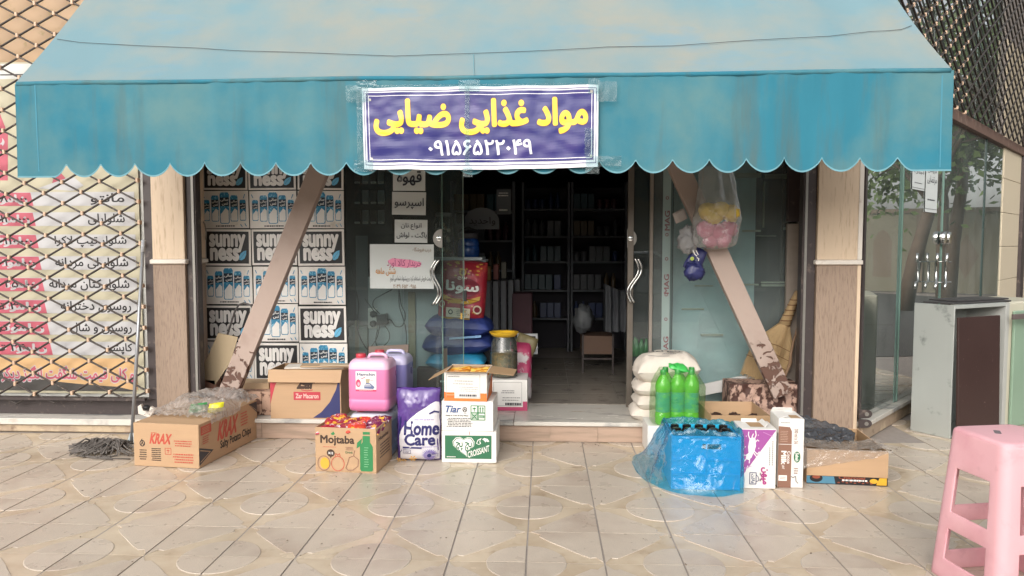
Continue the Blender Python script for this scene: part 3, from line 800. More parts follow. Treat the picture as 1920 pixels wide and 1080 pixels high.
# shop sign
BANB = M('banner_blue_print', '#201f66', .34, var=.15, vs=2.5, col2='#443474', ms=3.2, lo=.5, hi=.8, bump=.18, bs=10, spec=.5)
YELL = flat('banner_yellow', '#f2de38', .4); ORL = flat('banner_orange_edge', '#b0702c', .4); BWH = M('banner_white_print', '#dedce2', .38, var=.05, vs=6, bump=.3, bs=16)
sg = thing('shop_sign', 'blue vinyl sign with yellow and white Persian lettering taped on the awning valance', 'sign', at(900, 242, YA))
SO = at(680, 317, YA - .035); SW = at(1121, 317, YA - .035).x - SO.x; SH = at(900, 164, YA - .03).z - at(900, 317, YA - .03).z
def swave(p):
    u = (p.x - SO.x) / SW; v = (p.z - SO.z) / SH
    dy = .006 * NZ.noise(V((u * 7, v * 3, 3))) + .004 * NZ.noise(V((u * 18, v * 9, 1)))
    dz = -.012 * math.sin(math.pi * u) * (1 - v) * .8 + .02 * u * .35 + .004 * NZ.noise(V((u * 8, v, 9)))
    return V((p.x + .008 * (1 - v) * (1 - u) * 1.2, p.y + dy, p.z + dz))
MB().grid(lambda u, v: SO + V((SW * u, .0, SH * v)), 90, 30).deform(swave).build('sign_sheet', BWH, sg, smooth=True)
f = Face(sg, SO, (1, 0, 0), (0, 0, 1), SW, SH, px=(680, 164, 1121, 317), lift=.0012); f.st = .0007
f.rect(BANB, 687, 173, 1113, 304, 90, 30)
for q in ((692, 179, 1109, 299), (684, 170, 1117, 309)): f.frame(BWH if q[0] > 690 else BANB, *q, .004)
f.text(YELL, 'مواد غذایی ضیایی', 703, 251, 1100, 188, .034, outline=(ORL, .016))
f.text(BWH, '۰۹۱۵۶۵۲۲۰۴۹', 804, 290, 998, 263, .018)
for q in ((695, 186), (695, 297), (1108, 177), (1108, 296)): f.ell(STEEL, q[0], q[1], 2.6, 2.6, 12)
f.done('sign_print', swave)
TAPE = FILM('clear_tape', '#bcd6d8', .08, .28, .16, .2, 9)
tp = [(648, 160, 690, 192), (668, 150, 706, 166), (1103, 146, 1124, 176), (1118, 152, 1157, 190), (1120, 292, 1165, 312), (670, 170, 680, 316), (868, 312, 886, 332), (872, 160, 880, 310), (860, 150, 900, 172), (664, 300, 700, 322), (1098, 292, 1124, 326), (1096, 240, 1114, 292), (700, 156, 1100, 163)]
for i, q in enumerate(tp):
    a, b_ = at(q[0], q[3], YA - .045), at(q[2], q[1], YA - .045)
    MB().grid(lambda u, v: V((a.x + (b_.x - a.x) * u + .003 * NZ.noise(V((v * 5, i, 0))), YA - .042 - (.003 if i > 5 else 0) - .0004 * i + .004 * NZ.noise(V((u * 6, v * 6, i))), a.z + (b_.z - a.z) * v + .004 * NZ.noise(V((u * 5, i, 5))))), 8, 8).build('tape', TAPE, sg, smooth=True)


# ------------------------------------------------------------------ oblique shop front on the right
D = V((math.cos(R(50)), math.sin(R(50)), 0)); NRM = V((D.y, -D.x, 0)); O_ = V((2.56, 6.1, 0))
def ob(t, off=0., z=0.): return O_ + D * t + NRM * off + V((0, 0, z))   # off > 0 is towards the street
def obbar(m, t0, t1, off0, off1, z0_, z1_): return m.obox(ob(t0, off0, z0_), D * (t1 - t0), NRM * (off1 - off0), V((0, 0, z1_ - z0_)))
def obt(px):
    r = ray(px, 500); k = r.x / r.y; return (k * O_.y - O_.x) / (D.x - k * D.y)
def obp(px, py, off=0.):
    r = ray(px, py); q = O_ + NRM * off; t = (q.dot(NRM)) / (r.dot(NRM)); return V((r.x * t, r.y * t, CAMH + r.z * t))
rs = thing('neighbour_glass_shopfront', 'tall glass shopfront running obliquely back on the right with a pair of chrome door handles', 'shopfront', ob(3))
obbar(MB(), 0, 9, -.35, .04, 0, .125).build('plinth', PLINTH, rs, bevel=.008)
obbar(MB(), 0, 9, -.4, .07, .126, .165).build('sill', MARBLE, rs, bevel=.004)
HR = 2.93
obbar(MB(), 0, 9.2, -.06, .05, HR, HR + .12).build('top_rail', M('rusty_brown_rail', '#6d544a', .6, var=.2, vs=6, dirt=('#8d7a6d', 10, .55, .7)), rs, bevel=.004)
GL2 = GLASS('oblique_glass', (.6, .7, .66), .7, .28)
js = [0.04, obt(1687), obt(1763), obt(1840), obt(1893)]
for a, b_ in zip(js, js[1:]):
    obbar(MB(), a + .004, b_ - .004, -.012, 0, .17, HR).build('pane', GL2, rs)
for t, w, m_ in ((0.0, .05, DMETAL), (js[1], .012, GEDGE), (js[2], .006, GEDGE), (js[3], .03, M('dark_green_mullion', '#31423f', .3))):
    obbar(MB(), t, t + w, -.03, .012, .17, HR).build('mullion', m_, rs)
a = js[2] - .9; obbar(MB(), obt(1683), obt(1690), -.016, .004, .17, HR).build('glass_fin', M('pale_glass_fin', '#5e7a72', .2), rs)
obbar(MB(), 7.15, 7.45, -.05, .06, 0, 6).build('end_post', DMETAL, rs, bevel=.004)
# handles: four short bars with flared ends
hp = thing('door_handle_pair', 'pair of chrome bar handles on the oblique glass door', 'door handles', obp(1768, 510, .06))
hc_ = [obp(px, 510, .08) for px in (1753, 1761, 1773, 1783)]
for px in (1756, 1774):
    P = [obp(px + 2, 475, .09), obp(px + 1, 490, .09), obp(px - .5, 492, .08), obp(px - 1, 528, .08), obp(px - 1, 531, .09), obp(px - 3, 542, .09)]
    MB().tube(P, .014, 8).build('handle_bar', CHROME, hp, smooth=True)
for py in (491, 529): MB().tube([obp(1754, py, .07), obp(1783, py, .07)], .006, 6).build('cross_pin', CHROME, hp)
lk = thing('door_lock', 'round chrome lock above the handles of the oblique glass door', 'lock', obp(1769, 446, .02))
for px in (1765, 1774):
    c = obp(px, 446, .012); m = MB().lathe([(.07, 0), (.07, .03), (.06, .045), (.03, .05)], (0, 0, 0), 20)
    m.deform(lambda p: c + D * p.x + V((0, 0, 1)) * p.y + NRM * p.z); m.build('lock_disc', CHROME, lk, smooth=True, ang=40)
# inside of that shop
OI = M('neighbour_interior_wall', '#77807c', .8, var=.1, vs=2)
MB().box(2.62, 2.7, 6.42, 13, .17, 5.2).build('room_wall', OI, rs)
q = ob(5.7, -.36); MB().prism([(2.7, 13, .17), (2.7, 12.9, .17), (q.x, q.y, .17), (q.x, q.y + .1, .17)], (0, 0, 5)).build('room_wall', M('pale_neighbour_wall', '#b6ab98', .8, var=.05), rs)
c_ = ob(.12, -.37); MB().prism([(2.705, 6.5, .13), (c_.x, c_.y, .13), (q.x, q.y, .13), (2.705, 12.9, .13)], (0, 0, .03)).build('room_floor', FLT, rs)
MB().prism([(2.7, 6.5, 5.2), (c_.x, c_.y, 5.2), (q.x, q.y, 5.2), (2.7, 12.9, 5.2)], (0, 0, .03)).build('room_ceiling', OI, rs)
cb = thing('white_display_cabinet', 'pale cabinet with shelf lines standing inside the oblique glass shop', 'cabinet', (3.0, 7.3, .16))
MB().box(2.72, 3.3, 7.12, 7.6, .165, 1.18).build('cabinet_body', M('pale_green_cabinet', '#d3ddd3', .5, var=.06), cb, bevel=.005)
for z in (.52, .85): MB().box(2.725, 3.295, 7.112, 7.119, z, z + .012).build('shelf_line', DGREY, cb)
MB().box(2.98, 2.99, 7.112, 7.119, .17, 1.17).build('shelf_line', GREY, cb)
# cream stone end wall beyond
ew = thing('end_wall', 'cream stone wall with horizontal joints at the far right end of the glass shopfront', 'wall', ob(6.3))
CST = M('cream_cladding_stone', '#c9bba2', .6, var=.05, vs=4, bump=.06)
obbar(MB(), 5.81, 9, -.3, -.02, 0, 6).build('wall_core', GROUT, ew)
for k in range(9): obbar(MB(), 5.81, 9, -.019, .012, .17 + .47 * k, .634 + .47 * k).build('cladding_slab', CST, ew, bevel=.003)
# upper glazing behind the lattice
ug = thing('upper_glazing', 'dark upper storey glazing behind the lattice above the oblique shopfront', 'window', ob(3, 0, 3.2))
for a, b_ in ((0.0, 2.2), (2.2, 4.2), (4.2, 5.8)): obbar(MB(), a + .02, b_ - .02, -.06, -.05, HR + .13, 6.5).build('pane', GL2, ug)
obbar(MB(), 0, 5.8, -.07, -.03, 3.45, 3.5).build('transom', STEEL, ug)
obbar(MB(), 0, 9.3, -3, .06, 6.5, 6.6).build('soffit', WALLM, ug)
lg = thing('folding_grille', 'dark metal lattice grille with clips above the oblique glass shopfront', 'security grille', ob(3, .1, 3))
def on(i, j): return ob(-.1 + .19 * i, .09, HR + .10 + .093 * j)
folding_grille(on, 42, 34, lg, r=.011)
for i in range(0, 43):
    for j in range(0, 35):
        if (i + j) % 2: continue
        p = on(i, j)
        if (p.x - (p.y * .43 - .1)) < 0 or p.x > p.y * .66: continue
        if len(lg.children) > 360: continue
        o = cme.copy(); COL.objects.link(o); o.parent = lg; o.location = p - lg.location; o.rotation_euler = (0, 0, R(50))
# notes on the oblique glass
PAPER = M('white_paper', '#cdd2d0', .6, var=.03, vs=3); INK = flat('handwriting_ink', '#2b2f3a')
for i, (x0, y0, x1, y1, t, lab) in enumerate([(1710, 300, 1733, 354, 'اجاره', 'small white notice taped high on the oblique glass, left of the longer one'), (1734, 296, 1756, 397, 'مرتضایی', 'longer white notice with Persian words taped on the oblique glass')]):
    a, b_ = obp(x0, y1, .006), obp(x1, y1, .006); zt_ = obp((x0 + x1) / 2, y0, .006).z
    t_ = thing('paper_notice', lab, 'notice', (a + b_) / 2, 'notices on the oblique glass')
    MB().obox(a, V((b_.x - a.x, b_.y - a.y, 0)), NRM * .002, V((0, 0, zt_ - a.z))).build('sheet', PAPER, t_)
    f = Face(t_, a + NRM * .0022, D, (0, 0, 1), (b_ - a).length, zt_ - a.z)
    f.text(INK, t, .1, .52, .9, .68, .008); f.text(INK, 'فروشی', .12, .72 if i else .8, .88, .82 if i else .93, .0); f.fine(INK, .15, .2, .85, .26, 1, 3, h=.4); f.line(INK, [(.0, .06), (1, .06)], .004)
    f.done('handwriting')

# ------------------------------------------------------------------ what stands across the street (seen only in the glass)
LEAF = M('tree_leaf', '#4f6130', .6, var=.35, vs=2); BARK = M('tree_bark', '#5a4a3c', .9, var=.3, vs=8, bump=.5, bs=20)
FW = M('boundary_wall_render', '#74705f', .8, var=.1, vs=2, bump=.2, bs=20); FWD = M('boundary_wall_panel', '#6f6354', .8, var=.1)
def tree(x, y, lab, h=6.5, seed=1, lean=.1):
    rr = random.Random(seed); t = thing('street_tree', lab, 'tree', (x, y, 0), 'trees across the street')
    top = V((x + lean * h * .5, y, h * .55)); P = [V((x, y, 0)), V((x + lean * h * .15, y, h * .2)), V((x + lean * h * .3, y + .1, h * .38)), top]
    MB().tube(P, [.2, .16, .13, .09], 8).build('trunk', BARK, t, smooth=True)
    lb = MB(); ends = []
    for k in range(12):
        a = rr.uniform(0, 6.28); e = top + V((math.cos(a) * rr.uniform(.8, 2), math.sin(a) * rr.uniform(.8, 2), rr.uniform(-.5, 2.4))); s0 = P[2].lerp(top, rr.random())
        lb.tube([s0, s0.lerp(e, .5) + V((0, 0, .2)), e], [.06, .04, .015], 5); ends.append(e)
    lb.build('limbs', BARK, t, smooth=True)
    c = MB()
    for k in range(2600):
        e = rr.choice(ends); p = e + V((rr.gauss(0, .75), rr.gauss(0, .75), rr.gauss(0, .6)))
        d1 = V((rr.uniform(-1, 1), rr.uniform(-1, 1), rr.uniform(-1, 1))).normalized() * .11; d2 = d1.cross(V((rr.uniform(-1, 1), rr.uniform(-1, 1), rr.uniform(-1, 1)))).normalized() * .06
        c.add([p - d1, p + d2, p + d1, p - d2], [(0, 1, 2, 3)])
    c.build('crown', LEAF, t, kind='stuff')
tree(11.2, 15.6, 'wide leafy street tree filling the oblique glass reflection', 7.5, 12, .15); tree(14.5, 16.2, 'second wide street tree in the oblique glass reflection', 8, 21, -.1); tree(10.6, 18.8, 'distant street tree in the oblique glass reflection', 8, 25, .1)
tree(13.4, 14.2, 'leaning leafy street tree reflected in the oblique glass', 6.5, 2, -.35); tree(17, 18.0, 'bushy street tree reflected left of the leaning one', 7.5, 5, .1)
tree(-5, -11, 'leafy tree across the street behind the viewer on the left', 8, 8, .05); tree(6, -11.5, 'leafy tree across the street behind the viewer on the right', 8, 9, -.05)
wl1 = thing('boundary_wall', 'rendered boundary wall with arched and diamond panels across the side street', 'wall', (18, 19, 0))
Dw = V((.62, -.78, 0)); Nw = V((-.78, -.62, 0)); Ow = V((14.5, 25, 0))
MB().obox(Ow, Dw * 22, Nw * -.3, (0, 0, 2.6)).build('wall_body', FW, wl1)
MB().obox(Ow + Nw * .06, Dw * 22, Nw * -.4, (0, 0, .14)).deform(lambda p: p + V((0, 0, 2.601))).build('coping', FWD, wl1)
for k in range(9):
    o0 = Ow + Dw * (.5 + 2.4 * k) + Nw * .001
    fr = MB().obox(o0, Dw * .22, Nw * .1, (0, 0, 2.6)); fr.build('pier', FWD, wl1)
    f = Face(wl1, o0 + Dw * .5, Dw * -1, (0, 0, 1), 1.4, 2.4); f.O = o0 + Dw * 1.9
    if k % 2: f.poly(FWD, [(.3, .2), (.7, .2), (.7, .7), (.6, .82), (.5, .86), (.4, .82), (.3, .7)])
    else: f.poly(FWD, [(.5, .2), (.75, .5), (.5, .8), (.25, .5)])
    f.done('panel')
wl2 = thing('boundary_wall', 'long plain boundary wall across the street behind the viewer', 'wall', (0, -14, 0))
MB().box(-30, 28, -14.3, -14, 0, 3.7).build('wall_body', FW, wl2); MB().box(-30, 28, -14.35, -13.95, 3.701, 3.85).build('coping', FWD, wl2)
rd = struct(MB().box(-32, 29, -12, -2.2, -.0005, .006).prism([(7, -2.2, -.0005), (29, -2.2, -.0005), (29, 13, -.0005), (11, 21, -.0005), (6.6, 16, -.0005)], (0, 0, .0065)).build('road', M('asphalt', '#4c4a48', .85, var=.15, vs=30, bump=.3, bs=150)))
# parked car behind the viewer
car = thing('parked_car', 'white saloon car parked across the street behind the viewer', 'car', (2.2, -6, 0))
CW = M('white_car_paint', '#c9cdd0', .2, var=.02, coat=.8); CG = M('car_window_glass', '#1a2226', .08)
prof = [(-2.15, .35), (-2.2, .7), (-2.05, .88), (-1.45, .95), (-.85, 1.38), (.55, 1.42), (1.25, .98), (1.95, .86), (2.15, .7), (2.15, .35)]
MB().prism([(2.2 + x, -6.8, z) for x, z in prof], (0, 1.6, 0)).build('body', CW, car, bevel=.08, seg=3)
MB().prism([(2.2 + x, -6.81, z) for x, z in [(-1.3, .97), (-.82, 1.32), (.5, 1.36), (1.1, .99)]], (0, 1.62, 0)).build('window', CG, car)
for x in (-1.35, 1.35):
    for y in (-6.83, -5.37):
        m = MB().lathe([(.3, 0), (.33, .03), (.33, .17), (.3, .2)], (0, 0, 0), 20).deform(lambda p: V((2.2 + x + p.x, y + p.z, .336 + p.y))); m.build('wheel', M('tyre_rubber', '#1c1c1d', .8), car, smooth=True, ang=40)


# ================================================================== OBJECTS
# ------------------------------------------------------------------ carton sheets on the left window
CUPB = M('carton_print_blue', '#2a7fa6', .5, var=.15, vs=30, col2='#8cc4dc', ms=70, lo=.56, hi=.6)
SB = flat('sheet_black', '#242325', .45); SW_ = M('sheet_white', '#e4dfd8', .5, var=.06, vs=6, dirt=('#b3a998', 5, .6, .8)); SL_ = flat('logo_silver', '#e6e3df'); CUPW = flat('carton_cup_white', '#e6e4df'); CUPD = flat('carton_cup_dark', '#1c2a38')
def sheet(x0, y0, x1, y1, kind, label, k):
    Y = YG - .008 - .0015 * (k % 3)
    a, b_ = at(x0, y1, Y), at(x1, y1, Y); h = at(x0, y0, Y).z - a.z; rr = random.Random(k); rz = R(rr.uniform(-.7, .7))
    t = thing('carton_sheet', label, 'carton sheet', (a + b_) / 2, 'printed carton sheets covering the left window')
    m = MB().box(a.x, b_.x, Y, Y + .004, a.z, a.z + h); m.build('sheet', SW_, t, bevel=.001)
    f = Face(t, (a.x, Y, a.z), (1, 0, 0), (0, 0, 1), b_.x - a.x, h)
    if kind == 's':
        f.rect(SB, .04, .06, .955, .94)
        f.text(SL_, 'sunny', .12, .40, .87, .84, .05); f.text(SL_, 'ness', .135, .16, .73, .46, .05)
        f.poly(LBLUE, [(.75, .16), (.745, .26), (.78, .34), (.84, .4), (.9, .42), (.895, .3), (.86, .2), (.8, .15)]); f.line(SB, [(.77, .19), (.87, .37)], .002)
    else:
        for cx, cy, w, hh in ((.12, .2, .13, .56), (.88, .2, .13, .56), (.3, .18, .16, .7), (.7, .18, .16, .7), (.5, .12, .2, .84)):
            x, y = cx - w / 2, cy
            f.poly(CUPB, [(x, y + .04), (x + w * .1, y), (x + w * .9, y), (x + w, y + .04), (x + w, y + hh * .93), (x + w * .86, y + hh), (x + w * .14, y + hh), (x, y + hh * .93)])
            f.poly(CUPW, [(x + w * .08, y + .05), (x + w * .15, y + .02), (x + w * .85, y + .02), (x + w * .92, y + .05), (x + w * .92, y + hh * .42), (x + w * .6, y + hh * .5), (x + w * .35, y + hh * .4), (x + w * .08, y + hh * .3)])
            f.rect(CUPD, x + w * .03, y + hh * .56, x + w * .97, y + hh * .84)
            f.text(CUPW, 'سانی', x + w * .1, y + hh * .71, x + w * .9, y + hh * .82, .03); f.text(CUPW, 'نس', x + w * .25, y + hh * .58, x + w * .85, y + hh * .69, .03)
        f.fine(BLACK, .3, .03, .72, .09, 1, k, .95, .55)
        for q in ((.05, .9, .08, .82), (.93, .9, .9, .8), (.83, .1, .86, .04), (.92, .12, .95, .05)): f.line(CUPB, [(q[0], q[1]), (q[2], q[3])], .007)
    f.done()
    t.rotation_euler = (0, rz, 0)
names = {'s': 'black carton sheet lettered sunny ness', 'c': 'white carton sheet printed with blue and white cups'}
cols = {0: 'left', 1: 'middle', 2: 'right'}
shs = [(380, 300, 464, 356, 's', 'cut by the awning, left column'), (466, 300, 555, 356, 's', 'cut by the awning, middle column'), (558, 300, 644, 356, 's', 'cut by the awning, right column'),
       (378, 358, 467, 428, 'c', 'left column, below the top black one'), (469, 358, 557, 428, 'c', 'middle column, below the top black one'), (559, 358, 645, 428, 'c', 'right column, behind the brace top'),
       (384, 430, 471, 498, 's', 'left column at mid height'), (473, 430, 557, 497, 's', 'middle column, half hidden by the brace'), (559, 430, 646, 498, 's', 'right column at mid height'),
       (385, 500, 474, 570, 'c', 'left column, between two black ones'), (476, 500, 559, 568, 'c', 'middle column, crossed by the brace'), (561, 500, 648, 571, 'c', 'right column, between two black ones'),
       (384, 573, 474, 638, 's', 'left column, behind the tilted board'), (476, 570, 560, 640, 'c', 'middle column, with the torn bottom edge'), (561, 574, 650, 642, 's', 'right column, lower one'),
       (387, 641, 477, 710, 'c', 'left column, lowest'), (478, 643, 562, 713, 's', 'middle column, lowest'), (563, 644, 652, 712, 'c', 'right column, lowest')]
for k, (x0, y0, x1, y1, kd, w) in enumerate(shs): sheet(x0, y0, x1, y1, kd, names[kd] + ', ' + w, k)

# ------------------------------------------------------------------ braces under the awning
BPAINT = M('peeling_pink_paint', '#b3988b', .6, var=.07, vs=4, col2='#a48578', ms=3, lo=.5, hi=.7, bump=.08, bs=40)
BWORN = M('worn_pink_paint', '#a98d80', .75, var=.1, vs=6, col2='#5b3c30', ms=17, lo=.53, hi=.57, bump=.7, bs=30)
def worn_mat():
    m = M('pink_paint_worn_towards_foot', '#a8958a', .62, var=.07, vs=4, col2='#9a857a', ms=3, lo=.5, hi=.7, bump=.25, bs=30)
    n, l = m.node_tree.nodes, m.node_tree.links; p = n['Principled BSDF']; src = p.inputs['Base Color'].links[0].from_socket
    tc = n.new('ShaderNodeTexCoord'); sx = n.new('ShaderNodeSeparateXYZ'); l.new(tc.outputs['Object'], sx.inputs[0])
    mr = n.new('ShaderNodeMapRange'); mr.inputs[1].default_value = .15; mr.inputs[2].default_value = .62; mr.inputs[3].default_value = .47; mr.inputs[4].default_value = .72; l.new(sx.outputs[2], mr.inputs[0])
    nz = n.new('ShaderNodeTexNoise'); nz.inputs['Scale'].default_value = 15; nz.inputs['Detail'].default_value = 6; nz.inputs['Distortion'].default_value = .8; l.new(tc.outputs['Object'], nz.inputs[0])
    gt = n.new('ShaderNodeMath'); gt.operation = 'SUBTRACT'; l.new(nz.outputs[0], gt.inputs[0]); l.new(mr.outputs[0], gt.inputs[1])
    ml = n.new('ShaderNodeMath'); ml.operation = 'MULTIPLY'; ml.use_clamp = True; ml.inputs[1].default_value = 40; l.new(gt.outputs[0], ml.inputs[0])
    mx = n.new('ShaderNodeMix'); mx.data_type = 'RGBA'; l.new(ml.outputs[0], mx.inputs[0]); l.new(src, mx.inputs[6]); mx.inputs[7].default_value = lin('#5e4236'); l.new(mx.outputs[2], p.inputs['Base Color'])
    b = n.new('ShaderNodeBump'); b.inputs['Strength'].default_value = .8; b.inputs['Distance'].default_value = .012; b.invert = True; l.new(ml.outputs[0], b.inputs['Height']); l.new(b.outputs[0], p.inputs['Normal'])
    return m
BPW = worn_mat()
def brace(px0, py0, px1, py1, wpx, label, mir):
    Yb = 5.98
    a, b_ = at(px0, py0, Yb), at(px1, py1, Yb); d = (b_ - a).normalized(); b_ = b_ + d * .42
    t = thing('awning_brace', label, 'brace', (a.x, Yb + .05, a.z)); w = .158; n = V((-d.z, 0, d.x)) * -1
    L = (b_ - a).length
    MB().obox(a - n * w / 2, n * w, V((0, .085, 0)), b_ - a).build('shaft', BPW, t, bevel=.006, seg=2)
    MB().box(b_.x - .1, b_.x + .1, Yb - .02, Yb + .12, b_.z - .03, b_.z + .02).build('head_plate', STEEL, t, bevel=.003)
    return t
brace(424, 742, 596, 318, 46, 'pinkish painted brace leaning to the right across the carton sheets, worn at its foot', 1)
brace(1470, 742, 1276, 318, 46, 'pinkish painted brace leaning to the left behind the hanging bag of scourers', -1)
# loose stones and boards by the left foot
SPOT = M('spotted_terrazzo_block', '#b0907c', .8, var=.1, vs=8, col2='#5d4136', ms=20, lo=.53, hi=.57, bump=.6, bs=25)
TAN = M('tan_stone_block', '#b59a7b', .8, var=.1, vs=9, bump=.3, bs=40)
def block(name, cat, label, x0, y0, x1, y1, Y, d, m, rz=0, bev=.006, z0=None):
    a = at(x0, y1, Y); b_ = at(x1, y0, Y)
    if z0 is not None: a.z = z0
    o = MB().box(a.x, b_.x, Y, Y + d, a.z, b_.z).build(name, m, None, bevel=bev, seg=2)
    c = (a + b_) / 2; o.data.transform(__import__('mathutils').Matrix.Translation(-V((c.x, Y + d / 2, a.z)))); o.location = (c.x, Y + d / 2, a.z); o.rotation_euler.z = R(rz)
    return tag(o, label, cat)
block('stone_block', 'block', 'tan stone offcut lying on the pink block behind the brace foot', 446, 718, 504, 734, 6.22, .2, TAN)
block('stone_block', 'block', 'pinkish spotted stone block under the left brace foot', 402, 734.5, 490, 786, 6.1, .34, SPOT, z0=ZS + .001)
block('stone_block', 'block', 'narrow spotted stone block standing beside the macaron box', 491.5, 734.5, 507, 786, 6.1, .3, SPOT, z0=ZS + .001)
block('stone_block', 'block', 'small brown stone piece behind the tilted cardboard', 384, 712, 404, 786, 6.3, .12, BROWN, z0=ZS + .001)
# spotted slab under the right brace
b0 = at(1369, 776, 6.12); b1 = at(1502, 722, 6.12)
sl = MB()
sl.grid(lambda u, v: V((b0.x + (b1.x - b0.x) * u, 6.12 + .022 * NZ.noise(V((u * 9, v * 4, 2))), ZS + .002 + (b1.z - ZS) * v)), 50, 20)
sl.box(b0.x, b1.x, 6.148, 6.4, ZS + .001, b1.z)
sl = sl.build('spotted_slab', M('brown_spotted_slab', '#b39484', .7, var=.1, vs=7, col2='#4a2f27', ms=14, lo=.47, hi=.53, bump=.8, bs=18, stretch=(1, 1, .7)), None)
tag(sl, 'heavily brown spotted stone slab under the foot of the right brace', 'slab')
o = MB().obox(at(403, 736, 6.2) + V((-.13, .0, .0)), V((.2, 0, -.02)), V((0, .012, 0)), V((.16, .06, .5))).build('card_piece', CARD2, None)
bpy.data.objects.remove(o)
# tilted beige cardboard piece with bent grey hose behind the left brace
pts = [at(x, y, 6.3) for x, y in ((372, 708), (409, 624), (446, 632), (432, 680), (403, 722))]
P = MB().prism(pts[::-1], (0, .006, 0)); o = P.build('board_piece', M('beige_board', '#a89679', .7, var=.06), None); tag(o, 'beige rectangular board leaning on edge behind the left brace', 'board')
hp_ = [at(x, y, 6.42) for x, y in ((425, 632), (432, 610), (440, 585), (447, 572), (458, 568), (470, 572), (476, 580))]
tag(MB().tube(hp_, .009, 8).build('bent_hose', M('grey_hose', '#5b5654', .5), None, smooth=True), 'bent grey hose looping above the tilted board, behind the brace', 'hose')
cb_ = [at(x, y, 6.4) for x, y in ((349, 320), (352, 345), (356, 372), (358, 400), (366, 408), (376, 410), (384, 420), (387, 436), (386, 450))]
tag(MB().tube(cb_, .006, 6).build('hanging_wire', M('grey_wire', '#8a8680', .5), None, smooth=True), 'grey bent wire hanging beside the left window frame', 'wire')
# leaning white plank, right
pk = MB(); a, b_ = at(1311, 733, 6.46), at(1478, 698, 6.46); up = V((0, 0, 1)).cross(V((0, 1, 0)))
d = (b_ - a).normalized(); nrm = V((d.z, 0, -d.x)) * -1
pk.obox(a - nrm * .05, d * ((b_ - a).length), nrm * .1, (0, .025, 0))
tag(pk.build('white_plank', M('white_plank_paint', '#cfcdca', .5, var=.05, bump=.1, bs=30), None, bevel=.002), 'long white plank lying aslant against the right window behind the brace', 'plank')

# ------------------------------------------------------------------ broom, twig
STRAW = M('broom_straw', '#b3976e', .8, var=.25, vs=30, bump=.7, bs=120, stretch=(6, 6, .6)); BAND = M('broom_stitching', '#7c5a3a', .8)
br = thing('straw_broom', 'straw broom standing on its bristles beside the right brace with a wrapped handle', 'broom', at(1440, 715, 6.4))
tip, neck, bot = at(1496, 546, 6.38), at(1470, 610, 6.4), at(1425, 712, 6.42)
MB().tube([tip, tip.lerp(neck, .3), tip.lerp(neck, .7), neck], [.022, .032, .04, .05], 10).build('handle', STRAW, br, smooth=True)
wr_ = MB()
for t in (.25, .4, .55, .7, .85, 1): 
    c = tip.lerp(neck, t); wr_.lathe([(.03 + .022 * t, -.005), (.034 + .022 * t, 0), (.03 + .022 * t, .005)], c, 12, False)
wr_.build('wrapping', BAND, br, smooth=True)
ax = (bot - neck); axn = ax.normalized(); side = V((0, 1, 0)).cross(axn).normalized()
hb = MB(); rb = random.Random(5)
wid = lambda t: .045 + .145 * (1 - (1 - min(t, .75) / .75) ** 2) if t < .75 else .19 - .06 * (t - .75)
hb.grid(lambda u, v: neck + ax * v + side * math.cos(u * 2 * math.pi) * wid(v) * .94 + V((0, 1, 0)) * math.sin(u * 2 * math.pi) * .05, 40, 10, True)
for k in range(230):
    u = rb.uniform(-1, 1); s_ = rb.choice((-1, -1, 1)); P = []
    e = rb.uniform(.93, 1.06)
    for i in range(6):
        v = e * i / 5; P.append(neck + ax * v + side * u * wid(min(v, 1)) + V((0, s_ * .056 * math.sqrt(max(0, 1 - u * u)) - .004, 0)) + side * rb.uniform(-.004, .004))
    hb.tube(P, .0022, 3, False)
hb.build('bristles', STRAW, br)
for t in (.35, .5, .66):
    MB().tube([neck + ax * (t + .03 * abs(u)) + side * u * (wid(t) + .008) + V((0, -.062 * math.sqrt(max(0, 1 - u * u)) - .004, 0)) for u in [i / 10 - 1 for i in range(21)]], .003, 5).build('stitch_line', BAND, br)
tw = [at(x, y, 6.35) for x, y in ((1505, 585), (1497, 610), (1488, 640), (1483, 663), (1482, 680), (1474, 700), (1466, 722))]
tag(MB().tube(tw, [.008, .009, .011, .012, .016, .012, .013], 7).build('dry_twig', M('twig_bark', '#8a6f56', .8, var=.2, vs=30), None, smooth=True), 'thin dry twig leaning beside the broom near the right pillar', 'twig')

# ------------------------------------------------------------------ bags hung on the right brace
CLR = FILM('clear_plastic_bag', '#dfe2df', .26, .5, .15, .5, 14)
c0 = at(1345, 400, 5.84)
hb_ = thing('hanging_bag', 'clear plastic bag of yellow and pink scourers hanging before the right brace', 'bag', c0)
def bagf(u, v):
    a = 2 * math.pi * u; yy = 312 + 156 * v; w = 26 + 17 * min(1, v * 1.6) - 6 * max(0, v - .85) / .15; cx = 1343 - 3 * v + 4 * math.sin(v * 4)
    q = at(cx, yy, 5.84); w *= 5.84 / FPX; k = 1 if v < .93 else max(.02, math.sqrt(max(0, 1 - ((v - .93) / .07) ** 2)))
    fold = .014 * math.sin(a * 7 + v * 3) * (1 - v * .7) + .02 * NZ.noise(V((math.cos(a) * 1.8, math.sin(a) * 1.8, v * 4)))
    return q + V((math.cos(a) * (w * k + fold), math.sin(a) * (.11 * k * (.5 + .5 * v) + fold), 0))
MB().grid(bagf, 72, 40, True).build('plastic_bag', CLR, hb_, smooth=True)
YS_ = M('yellow_scourer', '#d9b53a', .6, var=.2, vs=20, bump=.6, bs=60); PS_ = M('pink_scourer', '#c25a78', .6, var=.25, vs=20, bump=.6, bs=60, col2='#b04565', ms=9)
rk = random.Random(4)
